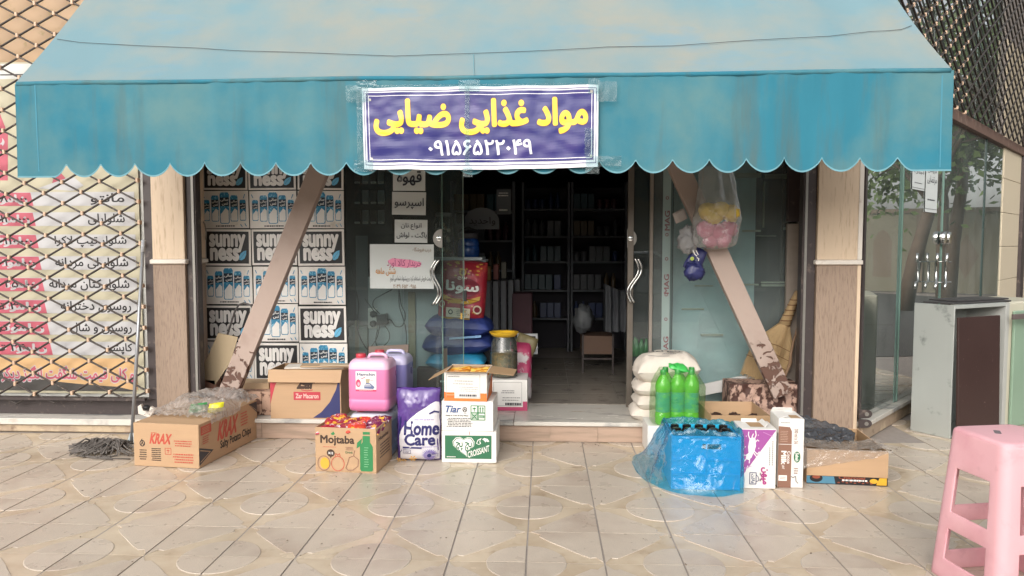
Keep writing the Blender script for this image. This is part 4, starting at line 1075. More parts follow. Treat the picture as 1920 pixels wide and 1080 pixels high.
for m, nm, pts in ((YS_, 'yellow', ((1327, 396), (1351, 394), (1371, 400), (1338, 405))), (PS_, 'pink', ((1323, 430), (1345, 435), (1366, 430), (1334, 449), (1355, 448)))):
    for i, (x, y) in enumerate(pts):
        words = {('yellow', 0): 'left of the yellow ones', ('yellow', 1): 'middle of the yellow row', ('yellow', 2): 'right of the yellow ones', ('yellow', 3): 'resting lowest of the yellow ones', ('pink', 0): 'leftmost of the pink ones', ('pink', 1): 'centre of the pink ones', ('pink', 2): 'rightmost of the pink ones', ('pink', 3): 'lowest left of the pink ones', ('pink', 4): 'lowest right of the pink ones'}[(nm, i)]
        q = at(x, y, 5.84 + rk.uniform(-.02, .03)); o = MB().blob(V((0, 0, 0)), .068, .05, .062, .35, 5, i + len(nm), 22, 14).build('scourer', m, None, smooth=True); o.location = q
        tag(o, nm + ' plastic scourer in the hanging clear bag, ' + words, 'scourer', 'scourers in the hanging bag')
wb = thing('hanging_bag', 'small crumpled white plastic bag tied left of the right brace', 'bag', at(1291, 452, 5.9))
MB().blob(at(1290, 450, 5.93), .075, .05, .11, .45, 3.5, 2, 30, 22).build('bag_film', FILM('white_plastic_bag', '#bdbcbc', .75, .3, .2, .6, 18), wb, smooth=True)
MB().pillow(at(1275, 405, 5.95), (1, 0, .5), (-.4, 0, 1), (0, -1, 0), .1, .09, .03, 3, .008, 12, 3, 12).build('paper_packet', flat('dull_paper_packet', '#9a8f88'), wb, smooth=True)
nb = thing('navy_pouch', 'crumpled navy blue pouch with small white marks hanging beside the right brace', 'pouch', at(1303, 495, 5.95))
NV = M('navy_pouch_film', '#2c3060', .35, var=.2, vs=10, bump=.5, bs=30)
MB().pillow(at(1304, 487, 5.95), (1, 0, -.55), (.5, 0, 1), (0, -1, 0), .13, .2, .06, 4, .02, 9, 5, 18).build('pouch_upper', NV, nb, smooth=True)
MB().blob(at(1302, 508, 5.92), .075, .04, .07, .5, 4, 8, 24, 16).build('pouch_lower', NV, nb, smooth=True)
f = Face(nb, at(1290, 512, 5.885), (1, 0, .2), (-.2, 0, 1), .13, .17)
f.line(WHITE, [(.55, .98), (.6, .8), (.7, .7)], .008); f.line(WHITE, [(.72, .95), (.8, .75)], .007); f.ell(flat('print_lime', '#a6b84a'), .4, .62, .12, .09); f.line(WHITE, [(.7, .62), (.8, .55), (.74, .48)], .007); f.done()

# ------------------------------------------------------------------ paper notes on the left glass
def note(x0, y0, x1, y1, label, items, tilt=0, Y=YG - .004, skew=0):
    a, b_ = at(x0, y1, Y), at(x1, y0, Y); t = thing('paper_note', label, 'note', V(((a.x + b_.x) / 2, Y, a.z)), 'paper notes taped on the shop glass')
    MB().grid(lambda u, v: V((a.x + (b_.x - a.x) * u, Y - .002 - .004 * abs(NZ.noise(V((u * 3, v * 3, x0)))), a.z + (b_.z - a.z) * v)), 10, 8).build('sheet', PAPER, t, smooth=True)
    f = Face(t, V((a.x, Y - .007, a.z)), (1, 0, 0), (0, 0, 1), b_.x - a.x, b_.z - a.z, px=(x0, y0, x1, y1))
    for it in items:
        if it[0] == 'l': f.line(it[1], it[2], it[3])
        elif it[0] == 'b': f.poly(it[1], it[2])
        else: f.text(it[0], it[1], *it[2], it[3] if len(it) > 3 else .01)
    f.done('handwriting'); t.rotation_euler = (0, R(tilt), 0)
note(737, 306, 797, 358, 'top white note with one Persian word, partly under the awning', [(INK, 'قهوه', (745, 348, 790, 321), .02)], .5)
note(735, 360, 798, 403, 'second white note with the Persian word for espresso', [(INK, 'اسپرسو', (740, 392, 794, 371), .012)], 1.2)
note(740, 412, 801, 455, 'small white note with two Persian lines about bread', [(INK, 'انواع نان', (752, 431, 790, 418), .01), (INK, 'باگت ، لواش', (744, 448, 800, 434), .01)], .8)
HIL = flat('pink_highlighter', '#e58fae'); ORI = flat('orange_ink', '#c98a3c'); BRI = flat('brown_ink', '#8a6a4a'); PKI = flat('magenta_ink', '#a04a72')
note(694, 458, 813, 541, 'large handwritten white note with pink highlighting and orange words', [(BRI, 'درب فروشگاه', (774, 473, 808, 463), 0), ('b', HIL, [(727, 489), (736, 484), (770, 487), (790, 492), (788, 500), (760, 502), (735, 499)]), (PKI, 'خریدار کالا آورد', (726, 502, 790, 484), .01), (ORI, 'شش ماهه', (705, 517, 742, 502), .012), (INK, 'قیمت فروش استعلام کرده و پیشنهاد شما می گیرم', (732, 530, 809, 515), 0), (BRI, '۰۹۱۵ ۶۵۲ ۲۰۴۹', (738, 540, 780, 533), .01)], .3)


# ------------------------------------------------------------------ cartons
def carton(name, label, cat, BL, BR, depth, h, mat=CARD, open_=False, inner=None, group=None, px=None, t=.006, fill=None):
    U = (BR - BL); w = U.length; U.normalize(); Nn = U.cross(V((0, 0, 1))); B = -Nn; Z = V((0, 0, 1))
    r = thing(name, label, cat, BL.lerp(BR, .5) + B * depth / 2, group)
    z = BL.z
    P_ = {}
    if not open_:
        q_ = MB().obox(BL, U * w, B * depth, Z * h).build('box_body', mat, r, bevel=.004, seg=2); P_ = dict(front=q_, right=q_, left=q_, top=q_)
    else:
        MB().obox(BL, U * w, B * depth, Z * t).build('box_floor', mat, r)
        for nm, o, a, b_ in (('front_wall', BL, U * w, B * t), ('back_wall', BL + B * (depth - t), U * w, B * t), ('side_wall', BL + B * (t + .0003), U * t, B * (depth - 2 * t - .0006)), ('side_wall', BL + U * (w - t) + B * (t + .0003), U * t, B * (depth - 2 * t - .0006))):
            mb = MB(); mb.obox(o + Z * (t + .0002), a, b_, Z * (h - t)); q_ = mb.build(nm, mat, r, bevel=.0015); P_.setdefault('front', q_); P_['right'] = q_; P_.setdefault('top', q_)
        if inner:
            k = .0008
            for O, A in ((BL + B * (depth - t - k), U * w), ):
                MB().obox(O + U * t + Z * t, U * (w - 2 * t), B * -.001, Z * (h - t - .001)).build('wall_lining', inner, r)
            MB().obox(BL + U * t + B * (t + .001) + Z * t, U * .001, B * (depth - 2 * t - .002), Z * (h - t - .001)).build('wall_lining', inner, r)
            MB().obox(BL + U * (w - t - .001) + B * (t + .001) + Z * t, U * .001, B * (depth - 2 * t - .002), Z * (h - t - .001)).build('wall_lining', inner, r)
    F = {'front': Face(P_['front'], BL, U, Z, w, h, px), 'right': Face(P_['right'], BR, B, Z, depth, h), 'left': Face(P_.get('left', r), BL + B * depth, -B, Z, depth, h), 'top': Face(P_['top'], BL + Z * h, U, B, w, depth)}
    return r, F, U, B, w
def flap(r, O, A, Dv, mat, name='flap', t=.004, trim=0., inner=None):
    """a flap hinged on edge O..O+A reaching along Dv; trim tapers the far corners"""
    A, Dv = V(A), V(Dv); n = A.cross(Dv).normalized() * t; e = A.normalized() * trim
    MB().prism([O, O + A, O + A - e + Dv, O + e + Dv], n).build(name, mat, r, bevel=.001)

# potato chip carton, far left
BL, BR = gr(252, 873), gr(374, 879); h = at(374, 797, BR.y).z
r, F, U, B, w = carton('snack_carton', 'long brown potato chip carton with red lettering, film draped over its top, far left', 'carton', BL, BR, .86, h, CARD, px=None)
f = F['front']; KR = flat('print_krax_red', '#b8503f')
f.text(KR, 'KRAX', .25, .54, .56, .76, .045, slant=.5); f.fine(KR, .27, .77, .38, .80, 1, 1)
f.fine(BLACK, .08, .14, .2, .4, 5, 2, .9); f.ell(BLACK, .135, .53, .042, .075); f.ell(CARD, .135, .53, .027, .052); f.line(BLACK, [(.12, .5), (.135, .57), (.15, .5)], .007); f.line(BLACK, [(.12, .6), (.135, .63)], .005)
f.fine(BLACK, .27, .13, .42, .44, 7, 4, .95); f.frame(KR, .485, .30, .575, .44, .004); f.poly(KR, [(.5, .38), (.53, .41), (.56, .38)]); f.line(KR, [(.53, .38), (.53, .33)], .005)
f.fine(KR, .62, .48, .9, .64, 3, 5, .9); f.fine(KR, .6, .1, .92, .34, 4, 6, .95); f.done()
f = F['right']
f.poly(DGREY, [(.0, .06), (.22, .28), (.0, .47)]); f.line(CARD, [(.02, .13), (.17, .27), (.02, .4)], .006)
f.poly(DGREY, [(.84, .97), (.995, .97), (.995, .68)]); f.line(CARD, [(.87, .93), (.985, .74)], .004)
f.text(KR, 'KRAX', .29, .45, .60, .84, .05, slant=.6); f.text(BLACK, 'Salty Potato Chips', .33, .16, .87, .40, .02)
f.rect(KR, .03, .73, .19, .93); f.fine(CARD, .045, .76, .175, .9, 4, 3); f.fine(KR, .05, .5, .16, .7, 4, 8); f.fine(KR, .68, .5, .82, .86, 5, 9); f.done()
f = F['top']; f.line(CARD2, [(0, .02), (.5, .06), (1, .02)], .004); f.done()
# film over it
top = BL + V((0, 0, h)); FC = FILM('crumpled_clear_film', '#e6e2de', .34, .8, .14, .9, 16, .3)
def filmf(u, v):
    q = top + U * (w * (-.04 + 1.08 * u + .03 * NZ.noise(V((v * 6, 1, 2))))) + B * (.86 * (.17 + .84 * v) + .05 * NZ.noise(V((u * 4, 5, 1))))
    e = min(u, 1 - u, v, 1 - v); k = min(1, e * 9)
    hh = .018 + .05 * k * (.6 + NZ.noise(V((u * 3, v * 4, 1)))) + .03 * abs(NZ.noise(V((u * 9, v * 7, 4)))) + .012 * abs(NZ.noise(V((u * 24, v * 15, 8)))) + .05 * v * k
    return q + V((0, 0, hh - (.045 if u > .985 and v < .6 else 0)))
fl = MB().grid(filmf, 90, 90).build('crumpled_film', FC, None, smooth=True)
tag(fl, 'crumpled clear plastic film covering the top of the potato chip carton', 'plastic film')
for i, (px, py, m, c2, lab) in enumerate(((372, 769, 'green', '#3f8a4d', 'green and yellow snack packet on the film over the chip carton, left one'), (405, 768, 'yellow', '#d8d22e', 'bright yellow snack packet on the film over the chip carton, right one'))):
    q = at(px, py - 4, 5.5); o = MB().pillow(V((0, 0, 0)), (1, .3, .1), (0, .4, 1), (0, -1, .3), .13 - .02 * i, .075, .05, 3, .008, 14, i, 14)
    o = o.build('snack_packet', M('foil_' + m, c2, .25, var=.3, vs=20, col2='#e4e0d2' if i == 0 else '#c9b93a', ms=14, lo=.52, hi=.56), None, smooth=True); o.location = q; tag(o, lab, 'snack packet')
# white clip fitting by the pillar foot
wc = thing('white_bracket', 'small white plastic bracket with black insert at the foot of the left pillar', 'bracket', at(278, 770, 6.0))
pc = [at(x, y, 5.98) for x, y in ((258, 762), (264, 758), (268, 770), (278, 774), (282, 762), (291, 768), (280, 783), (259, 776))]
MB().prism(pc[::-1], (0, .03, 0)).build('clip_body', TRIM, wc, bevel=.002); MB().blob(at(275, 764, 6.01), .035, .03, .02, .3, 4, 2, 14, 10).build('insert', BLACK, wc, smooth=True)

# fruit drink carton with snack packets
BL, BR = gr(592, 883), gr(706, 888); h = at(650, 800, BL.y + .02).z
r, F, U, B, w = carton('juice_carton', 'open brown fruit drink carton with a green bottle print, full of snack packets', 'carton', BL, BR, .37, h, CARD, True, CARD2)
f = F['front']; GB = flat('print_bottle_green', '#2f7d4b'); MBR = flat('print_logo_brown', '#3f2c22')
f.text(MBR, 'Mojtaba', .09, .60, .64, .82, .035); f.ell(GB, .29, .86, .03, .025); f.poly(GB, [(.27, .86), (.3, .92), (.33, .86), (.3, .83)]); f.fine(RED, .1, .55, .4, .575, 1, 2)
f.poly(GB, [(.755, .04), (.925, .04), (.945, .08), (.945, .6), (.9, .7), (.9, .84), (.78, .84), (.78, .7), (.735, .6), (.735, .08)]); f.rect(GB, .785, .87, .9, .93); f.fine(flat('print_bottle_dots', '#8cbf95'), .8, .12, .88, .6, 9, 3, .6, .25)
f.poly(GB, [(.68, .55), (.69, .68), (.77, .78), (.755, .62)])
f.ell(flat('print_mango', '#e0a33a'), .155, .19, .075, .13)
def ring(c, rx, ry, m, wd=.005, a0=0, a1=360): f.line(m, [(c[0] + rx * math.cos(R(a)), c[1] + ry * math.sin(R(a))) for a in range(a0, a1 + 1, 15)], wd)
ring((.14, .19), .1, .165, BROWN); ring((.37, .19), .105, .165, KR); f.line(KR, [(.33, .36), (.34, .42), (.37, .38), (.4, .42), (.41, .36)], .005)
f.line(BROWN, [(.5, .1), (.53, .2), (.56, .34), (.63, .38), (.71, .3), (.7, .15), (.62, .06), (.54, .05), (.5, .1)], .005); f.line(BROWN, [(.63, .38), (.65, .5)], .005)
f.ell(MBR, .255, .425, .065, .085, 18); f.poly(MBR, [(.235, .36), (.275, .36), (.255, .3)]); f.text(WHITE, 'X12', .215, .40, .295, .45, .03); f.fine(BROWN, .5, .5, .63, .58, 3, 4, .9); f.text(GREEN, 'Drink', .5, .43, .62, .48, .01)
f.done()
f = F['right']; f.text(MBR, 'Mojtaba', .15, .66, .75, .76, .03); f.fine(MBR, .2, .25, .85, .6, 5, 4, .9); f.done()
for i in range(12):
    q = BL + U * (w * (.14 + .24 * (i % 4))) + B * (.07 + .11 * (i // 4)) + V((0, 0, h - .03 + .012 * (i % 3)))
    c = ['#a32438', '#8f2b3c', '#c8402f', '#6d2748'][i % 4]; rr_ = random.Random(i)
    o = MB().pillow(V((0, 0, 0)), (1, rr_.uniform(-.6, .6), rr_.uniform(-.2, .2)), (rr_.uniform(-.3, .3), 1, .3), (0, -.3, 1), .15, .11, .05, 3, .008, 16, i, 14).build('snack_packet', M('foil_red%d' % (i % 4), c, .25, var=.3, vs=20, col2='#d9a33a', ms=18, lo=.56, hi=.6, dirt=('#d8cfd6', 26, .6, .64)), None, smooth=True)
    o.location = q; tag(o, ['crimson', 'dusky red', 'orange red', 'purple'][i % 4] + ' foil snack packet lying in the %s row of the open fruit drink carton' % ['front', 'middle', 'back'][i // 4], 'snack packet', 'snack packets in the fruit drink carton')

# macaron carton on the step
BL = gr(508, 787, ZS + .001); BR = gr(652, 787, ZS + .001); BL.y = BR.y = 6.0; BL = at(508, 786, 6.0); BL.z = ZS + .001; BR = at(640, 786, 6.0); BR.z = BL.z
h = at(560, 700, 6.0).z - BL.z + .03
r, F, U, B, w = carton('macaron_carton', 'brown macaron carton with drooping front flap and loose boards on top, standing on the step', 'carton', BL, BR, .34, h, CARD, True, CARD2)
f = F['front']; ZR = flat('print_zar_red', '#b23a46'); ZN = flat('print_zar_navy', '#2c3060')
f.poly(ZR, [(.0, .98), (.24, .98), (.14, .85), (.07, .68), (.025, .45), (.0, .3)][::1]); f.poly(ZN, [(.6, .02), (.72, .14), (.84, .34), (.93, .6), (.985, .9), (.985, .02)])
f.text(MBR, 'Zar', .38, .62, .62, .85, .05, slant=.5); f.ell(MBR, .52, .77, .1, .1, 20); f.text(CARD, 'macaron', .44, .74, .6, .79, .01); f.line(ZR, [(.44, .59), (.52, .57), (.6, .59)], .007)
f.rect(ZR, .33, .38, .71, .55); f.text(flat('print_pale_pink', '#dcb9b0'), 'Zar Macaron', .36, .42, .68, .51, .03); f.done()
topz_ = BL.z + h; ft_ = BL + V((-.012, -.002, h)); flap(r, ft_ + V((w + .024, 0, 0)), V((-w - .024, 0, 0)), V((0, -.035, -.1)), CARD, trim=.006)
flap(r, BR + V((0, .02, h)), V((0, .3, 0)), V((.1, 0, .02)), CARD, trim=.03)
for i, (x0, y0, x1, y1, dz, lab, m) in enumerate(((530, 691, 640, 684, .006, 'white flat board lying on top of the macaron carton, lower one', TRIM), (560, 686, 652, 680, .02, 'beige board lying slantwise on the macaron carton, upper one', TAN), (598, 680, 655, 675, .034, 'small brown wood offcut topping the boards on the macaron carton', M('pale_wood', '#b7a38a', .7)))):
    a = V((X(x0, 6.0), 6.0 + .0, topz_ + dz)); wdt = X(x1, 6.0) - X(x0, 6.0)
    o = MB().obox(V((0, 0, 0)), V((wdt, .03 * (1 - i), 0)), V((-.03, .2 - .05 * i, 0)), V((0, 0, .011))).build('loose_board', m, None, bevel=.002); o.location = a; tag(o, lab, 'board')

# ------------------------------------------------------------------ jerrycans
def jerry(label, cx, Y, z, wpx, col, liq, capc, rz=0, lab=False, h=.40, w=.315, d=.26, lvl=.76):
    c = at(cx, 700, Y); c.z = z; rz = R(rz)
    t = thing('jerrycan', label, 'jerrycan', c, 'large plastic jerrycans')
    L = lvl * h
    MB().loft([(0, w * .9, d * .86, .03), (.006, w * .95, d * .93, .035), (.03, w, d, .04), (.085, w, d, .04), (.09, w * .985, d * .98, .04), (.097, w, d, .04), (L, w, d, .04)], c, rz, 6, cap=False).build('filled_body', M('jerry_' + liq, liq, .3, var=.04, vs=4, coat=.15), t, smooth=True, ang=70)
    MB().loft([(L + .0002, w, d, .04), (h * .83, w * .995, d * .99, .045), (h * .88, w * .95, d * .93, .05), (h * .92, w * .86, d * .84, .05), (h * .935, w * .7, d * .7, .04)], c, rz, 6, capb=False).build('shoulder', M('jerry_top_' + liq, col, .35, var=.03, vs=5, coat=.1), t, smooth=True, ang=60)
    rot = lambda p: c + V((p[0] * math.cos(rz) - p[1] * math.sin(rz), p[0] * math.sin(rz) + p[1] * math.cos(rz), p[2]))
    MB().tube([rot(p) for p in ((-.03, 0, h * .925), (-.02, 0, h * .985), (.0, 0, h), (.08, 0, h), (.1, 0, h * .985), (.115, 0, h * .92))], .013, 8).build('carry_handle', M('jerry_top_' + liq), t, smooth=True)
    m = MB().lathe([(.036, 0), (.038, .004), (.038, .026), (.034, .031), (.01, .031)], (0, 0, 0), 26); cc = rot((-w * .29, 0, h * .93)); m.deform(lambda p: p + cc).build('screw_cap', M('cap_' + capc, capc, .4), t, smooth=True, ang=40)
    if lab:
        f = Face(t, rot((-w * .29, -d / 2 - .0005, h * .37)), (math.cos(rz), math.sin(rz), 0), (0, 0, 1), w * .5, h * .36)
        f.rect(WHITE, 0, 0, 1, 1); f.rect(PINK, 0, 0, 1, .09); f.text(NAVY, 'Hamchin', .08, .78, .93, .93, .03); f.fine(NAVY, .5, .69, .93, .73, 1, 2); f.ell(PINK, .13, .4, .12, .2); f.ell(flat('print_pale_pink2', '#e0a0b0'), .14, .36, .06, .1); f.poly(flat('print_beige', '#a89f84'), [(.48, .62), (.7, .64), (.66, .4), (.5, .4)]); f.poly(flat('print_slate', '#5d6a8e'), [(.4, .14), (.85, .12), (.93, .22), (.7, .42), (.5, .42), (.42, .3)]); f.line(WHITE, [(.47, .34), (.7, .36)], .004); f.line(WHITE, [(.45, .27), (.75, .28)], .004); f.line(PINK, [(.28, .63), (.45, .7)], .006); f.fine(PINK, .7, .5, .9, .58, 2, 3); f.fine(WHITE, .15, .03, .85, .06, 1, 4); f.done('label_print')
    return t
zj = at(700, 768, 5.5).z
jerry('pink jerrycan with white label and red cap, on top beside the fruit drink carton', 699, 5.56, zj, 85, '#d8b0c6', '#cf7aa6', '#b3323f', -4, True, at(700, 664, 5.55).z - zj)
jerry('lilac jerrycan with red cap standing behind the pink one', 733, 5.86, zj, 80, '#b9b4d0', '#8480b8', '#b3323f', -4, False, .40)
jerry('pale blue jerrycan under the pink one, mostly hidden by the fruit drink carton', 699, 5.56, .001, 85, '#c3c8d2', '#7f9cc4', '#b3323f', -4, False, zj - .002)
jerry('pale jerrycan at the back bottom under the lilac one', 733, 5.86, .001, 85, '#c3c8d2', '#9ea3c8', '#b3323f', -4, False, zj - .002)

# ------------------------------------------------------------------ detergent bag
FO = M('purple_detergent_foil', '#53397e', .22, var=.2, vs=9, bump=.35, bs=14, coat=.4); FOW = M('white_detergent_print', '#d7d4d8', .25, var=.05, vs=9, bump=.3, bs=14, coat=.4)
HNV = flat('print_home_navy', '#2b2a63', .3); LIL = flat('print_lilac', '#9284b8', .3); GOLD = flat('print_gold_flower', '#d9a441', .3)
BLh = gr(746, 861); BRh = gr(824, 862); Uh = (BRh - BLh).normalized(); wh = (BRh - BLh).length + .01; hh_ = at(785, 724, BLh.y + .05).z
dt = thing('detergent_bag', 'large purple and white detergent bag lettered Home Care standing by the white cartons', 'bag', BLh.lerp(BRh, .5))
Nh = Uh.cross(V((0, 0, 1)))
def bulge(p):
    q = p - BLh; u = q.dot(Uh) / wh; v = q.z / hh_; x, y = 2 * u - 1, 2 * v - 1
    th = max(0, 1 - abs(x) ** 3.2) ** .55 * max(0, 1 - abs(y) ** 4) ** .55 * (1.05 - .45 * v)
    return p + Nh * (.085 * th + .006 * NZ.noise(V((u * 5, v * 7, 2))) + .003 * NZ.noise(V((u * 13, v * 17, 2)))) + Uh * (.012 * NZ.noise(V((v * 5, 3, 1)))) + V((0, 0, -.014 * abs(x) ** 3 * v + .008 * NZ.noise(V((u * 4, 7, 1))) * v))
MB().grid(lambda u, v: bulge(BLh + Uh * wh * u + V((0, 0, .002 + hh_ * v))), 40, 60).build('bag_front', FO, dt, smooth=True)
MB().grid(lambda u, v: (lambda p: p - Nh * (.17 * max(0, 1 - abs(2 * u - 1) ** 3) ** .55 * max(0, 1 - abs(2 * v - 1) ** 4) ** .55 * (1.05 - .5 * v)))(BLh + Uh * wh * (1 - u) + V((0, 0, .002 + hh_ * v))), 24, 24).deform(lambda p: p).build('bag_back', FO, dt, smooth=True)
f = Face(dt, BLh, Uh, (0, 0, 1), wh, hh_, lift=.002); f.st = .0012
def patch(mat, left, right, v0, v1, n=24):
    f.up(); f.m(mat).grid(lambda u, v: f.O + f.U * f.w * (left(v0 + (v1 - v0) * v) + (right(v0 + (v1 - v0) * v) - left(v0 + (v1 - v0) * v)) * u) + V((0, 0, hh_ * (v0 + (v1 - v0) * v))) + f.N * f.k, 14, n)
patch(FOW, lambda v: .09 + .85 * max(0, (v - .38) / .46) ** 1.7 if v > .38 else .09 - .03 * v, lambda v: .985, .03, .83, 40)
f.poly(HNV, [(.08, .62), (.12, .62), (.09, .4), (.13, .15), (.09, .12), (.05, .35)])
f.text(HNV, 'Home', .2, .38, .97, .56, .035); f.text(HNV, 'Care', .22, .24, .9, .39, .035); f.fine(LIL, .42, .575, .92, .6, 1, 3); f.fine(LIL, .55, .205, .97, .225, 1, 4)
f.line(HNV, [(.78, .67), (.88, .7), (.97, .69)], .012); f.rect(HNV, .16, .19, .6, .215); f.frame(HNV, .17, .125, .34, .175, .003); f.fine(HNV, .19, .135, .32, .165, 2, 5)
for k in range(22):
    a = R(k * 360 / 22 + 5); f.poly(flat('print_petal', '#7d6fa8', .3), [(.78 + .02 * math.cos(a), .11 + .012 * math.sin(a)), (.78 + .12 * math.cos(a + .13), .11 + .055 * math.sin(a + .13)), (.78 + .185 * math.cos(a), .11 + .088 * math.sin(a)), (.78 + .12 * math.cos(a - .13), .11 + .055 * math.sin(a - .13))])
f.ell(HNV, .78, .11, .05, .025)
for cx, cy, s_ in ((.41, .07, .07), (.2, .035, .05), (.08, .04, .06)):
    for k in range(6):
        a = R(k * 60); f.poly(GOLD, [(cx, cy), (cx + s_ * math.cos(a + .3), cy + s_ * .5 * math.sin(a + .3)), (cx + s_ * 1.3 * math.cos(a), cy + s_ * .65 * math.sin(a)), (cx + s_ * math.cos(a - .3), cy + s_ * .5 * math.sin(a - .3))])
f.done('bag_print', bulge)

# ------------------------------------------------------------------ white carton stack
BL, BR = gr(828, 868), gr(931, 868); BL.y = BR.y = 5.39; hC = at(880, 809, 5.39).z
r, F, U, B, w = carton('croissant_carton', 'white and green croissant carton at the bottom of the white stack', 'carton', BL, BR, .38, hC, CARDW)
f = F['front']; CG_ = flat('print_croissant_green', '#2f6a4a')
f.rect(CG_, .06, .13, .91, .87)
def heart(m, cx, cy, sx, sy): f.poly(m, [(cx + sx * q[0], cy + sy * q[1]) for q in ((.35, -1), (.1, -.75), (-.5, -.3), (-.95, .15), (-1, .6), (-.7, .95), (-.3, 1), (0, .78), (.35, 1), (.75, .95), (1, .55), (.95, .1), (.6, -.2), (.3, -.45), (.28, -.7))])
heart(WHITE, .4, .5, .2, .32); heart(CG_, .4, .5, .188, .30); heart(WHITE, .4, .5, .175, .28)
f.text(CG_, 'پچ پچ', .26, .36, .55, .66, .02)
f.text(WHITE, 'CROISSANT', 0, 0, 1, 1, .02, quad=((.48, .16), (.87, .38), (.475, .35)))
f.poly(WHITE, [(.63, .62), (.66, .74), (.73, .8), (.7, .7), (.72, .62), (.68, .58)]); f.poly(CG_, [(.645, .63), (.67, .72), (.7, .74), (.69, .68), (.7, .62), (.675, .6)]); f.poly(WHITE, [(.74, .76), (.78, .8), (.84, .77), (.87, .69), (.84, .67), (.82, .7), (.8, .66), (.78, .71)])
f.fine(WHITE, .07, .16, .3, .22, 1, 2); f.line(flat('print_tape_mark', '#a06060'), [(.51, .9), (.51, .99)], .004); f.done()
z1 = hC + .001; BL2 = V((BL.x + .0, 5.40, z1)); BR2 = V((X(925, 5.4, 800), 5.39, z1)); hT = at(880, 752, 5.4).z - z1
r, F, U, B, w = carton('tiar_carton', 'white carton with blue italic lettering and green handling symbols, middle of the white stack', 'carton', BL2, BR2, .36, hT, CARDW)
f = F['front']; f.text(flat('print_tiar_blue', '#2c4c80'), 'Tiar', .05, .62, .35, .84, .03, slant=.6)
f.ell(BLACK, .45, .72, .045, .09); f.ell(CARDW, .45, .72, .03, .065); f.line(BLACK, [(.43, .68), (.45, .76), (.47, .68)], .006); f.fine(BLACK, .42, .58, .5, .62, 1, 2)
for (x0, y0) in ((.57, .62), (.71, .62), (.57, .38), (.71, .38)): f.frame(GB, x0, y0, x0 + .13, y0 + .23, .006)
f.poly(GB, [(.59, .74), (.635, .8), (.68, .74)]); f.line(GB, [(.635, .74), (.635, .66)], .005)
for x in (.75, .8): f.poly(GB, [(x - .02, .76), (x, .82), (x + .02, .76)]); f.line(GB, [(x, .76), (x, .65)], .007)
f.line(GB, [(.59, .41), (.68, .58)], .006); f.line(GB, [(.68, .41), (.59, .58)], .006); f.frame(GB, .6, .44, .67, .55, .004); f.line(GB, [(.73, .46), (.82, .46), (.82, .53), (.73, .53)], .005); f.line(GB, [(.73, .5), (.82, .5)], .004)
f.text(BLACK, 'Keep in Cool & Dry Place', .08, .485, .52, .545, .025); f.fine(BLACK, .08, .13, .62, .45, 6, 3, .85, .4); f.done()
# open orange-striped carton on top
z2 = z1 + hT + .001; BL3 = V((BL.x + .02, 5.40, z2)); BR3 = V((X(913, 5.4, 730), 5.385, z2)); h3 = at(870, 698, 5.4).z - z2
r, F, U, B, w = carton('orange_striped_carton', 'open white carton with orange lower band and spread flaps, top of the white stack', 'carton', BL3, BR3, .34, h3, CARDW, True, CARD2)
f = F['front']; f.rect(ORANGE, 0, 0, 1, .1); f.poly(ORANGE, [(0, .08), (.05, .3), (.0, .32)]); f.rect(ORANGE, .0, .08, .24, .3); f.rect(ORANGE, .85, .08, 1, .28); f.rect(CARDW, .24, .1, .84, .3)
f.frame(GREY, .05, .14, .84, .93, .0025); f.poly(flat('print_orange_box', '#c8682f'), [(.06, .12), (.22, .12), (.25, .22), (.12, .27), (.06, .22)]); f.line(flat('print_peach', '#e5b68d'), [(.06, .21), (.2, .21), (.24, .22)], .004)
f.fine(GREY, .08, .82, .4, .88, 1, 3); f.fine(GREY, .2, .55, .7, .75, 2, 4, .6, .25); f.fine(GREY, .35, .32, .8, .52, 3, 5, .9, .25); f.fine(DGREY, .32, .16, .8, .24, 1, 6, .9, .9); f.done()
f = F['right']; f.poly(ORANGE, [(0, 0), (1, 0), (1, .8), (.1, .1), (0, .1)]); f.text(flat('print_dark_red', '#8a3030'), 'CAKE', .3, .55, .7, .7, .03); f.done()
Z = V((0, 0, 1)); tp_ = BL3 + Z * h3
flap(r, tp_ + B * .34, U * w, B * .1 - Z * .03, CARD2)                    # back flap, folded out
flap(r, tp_ + U * w + B * .02, B * .3, U * .2 + Z * -.015 - B * .04, CARD2, trim=.02)   # right flap spread out
flap(r, tp_ + B * .32, B * -.3, -U * .13 - Z * .07, CARD2, trim=.03)     # left flap
flap(r, tp_ + U * w, -U * w, -B * .055 + Z * .012, CARD2, trim=.012)    # front flap
for i in range(8):
    q = BL3 + U * (w * (.15 + .23 * (i % 4))) + B * (.1 + .13 * (i // 4)) + Z * (h3 - .03 + .01 * (i % 2))
    o = MB().pillow(V((0, 0, 0)), (1, .2 * (i % 3), .05), (0, 1, .1), (0, 0, 1), .12, .12, .04, 3, .007, 16, i, 12).build('cake_packet', M('foil_orange', '#d98a2a', .25, var=.3, vs=20, col2='#f0c35c', ms=14, lo=.5, hi=.56), None, smooth=True); o.location = q
    tag(o, 'orange foil cake packet, %s of the %s row in the orange striped carton' % (['first', 'second', 'third', 'fourth'][i % 4], ['front', 'back'][i // 4]), 'cake packet', 'cake packets in the orange striped carton')


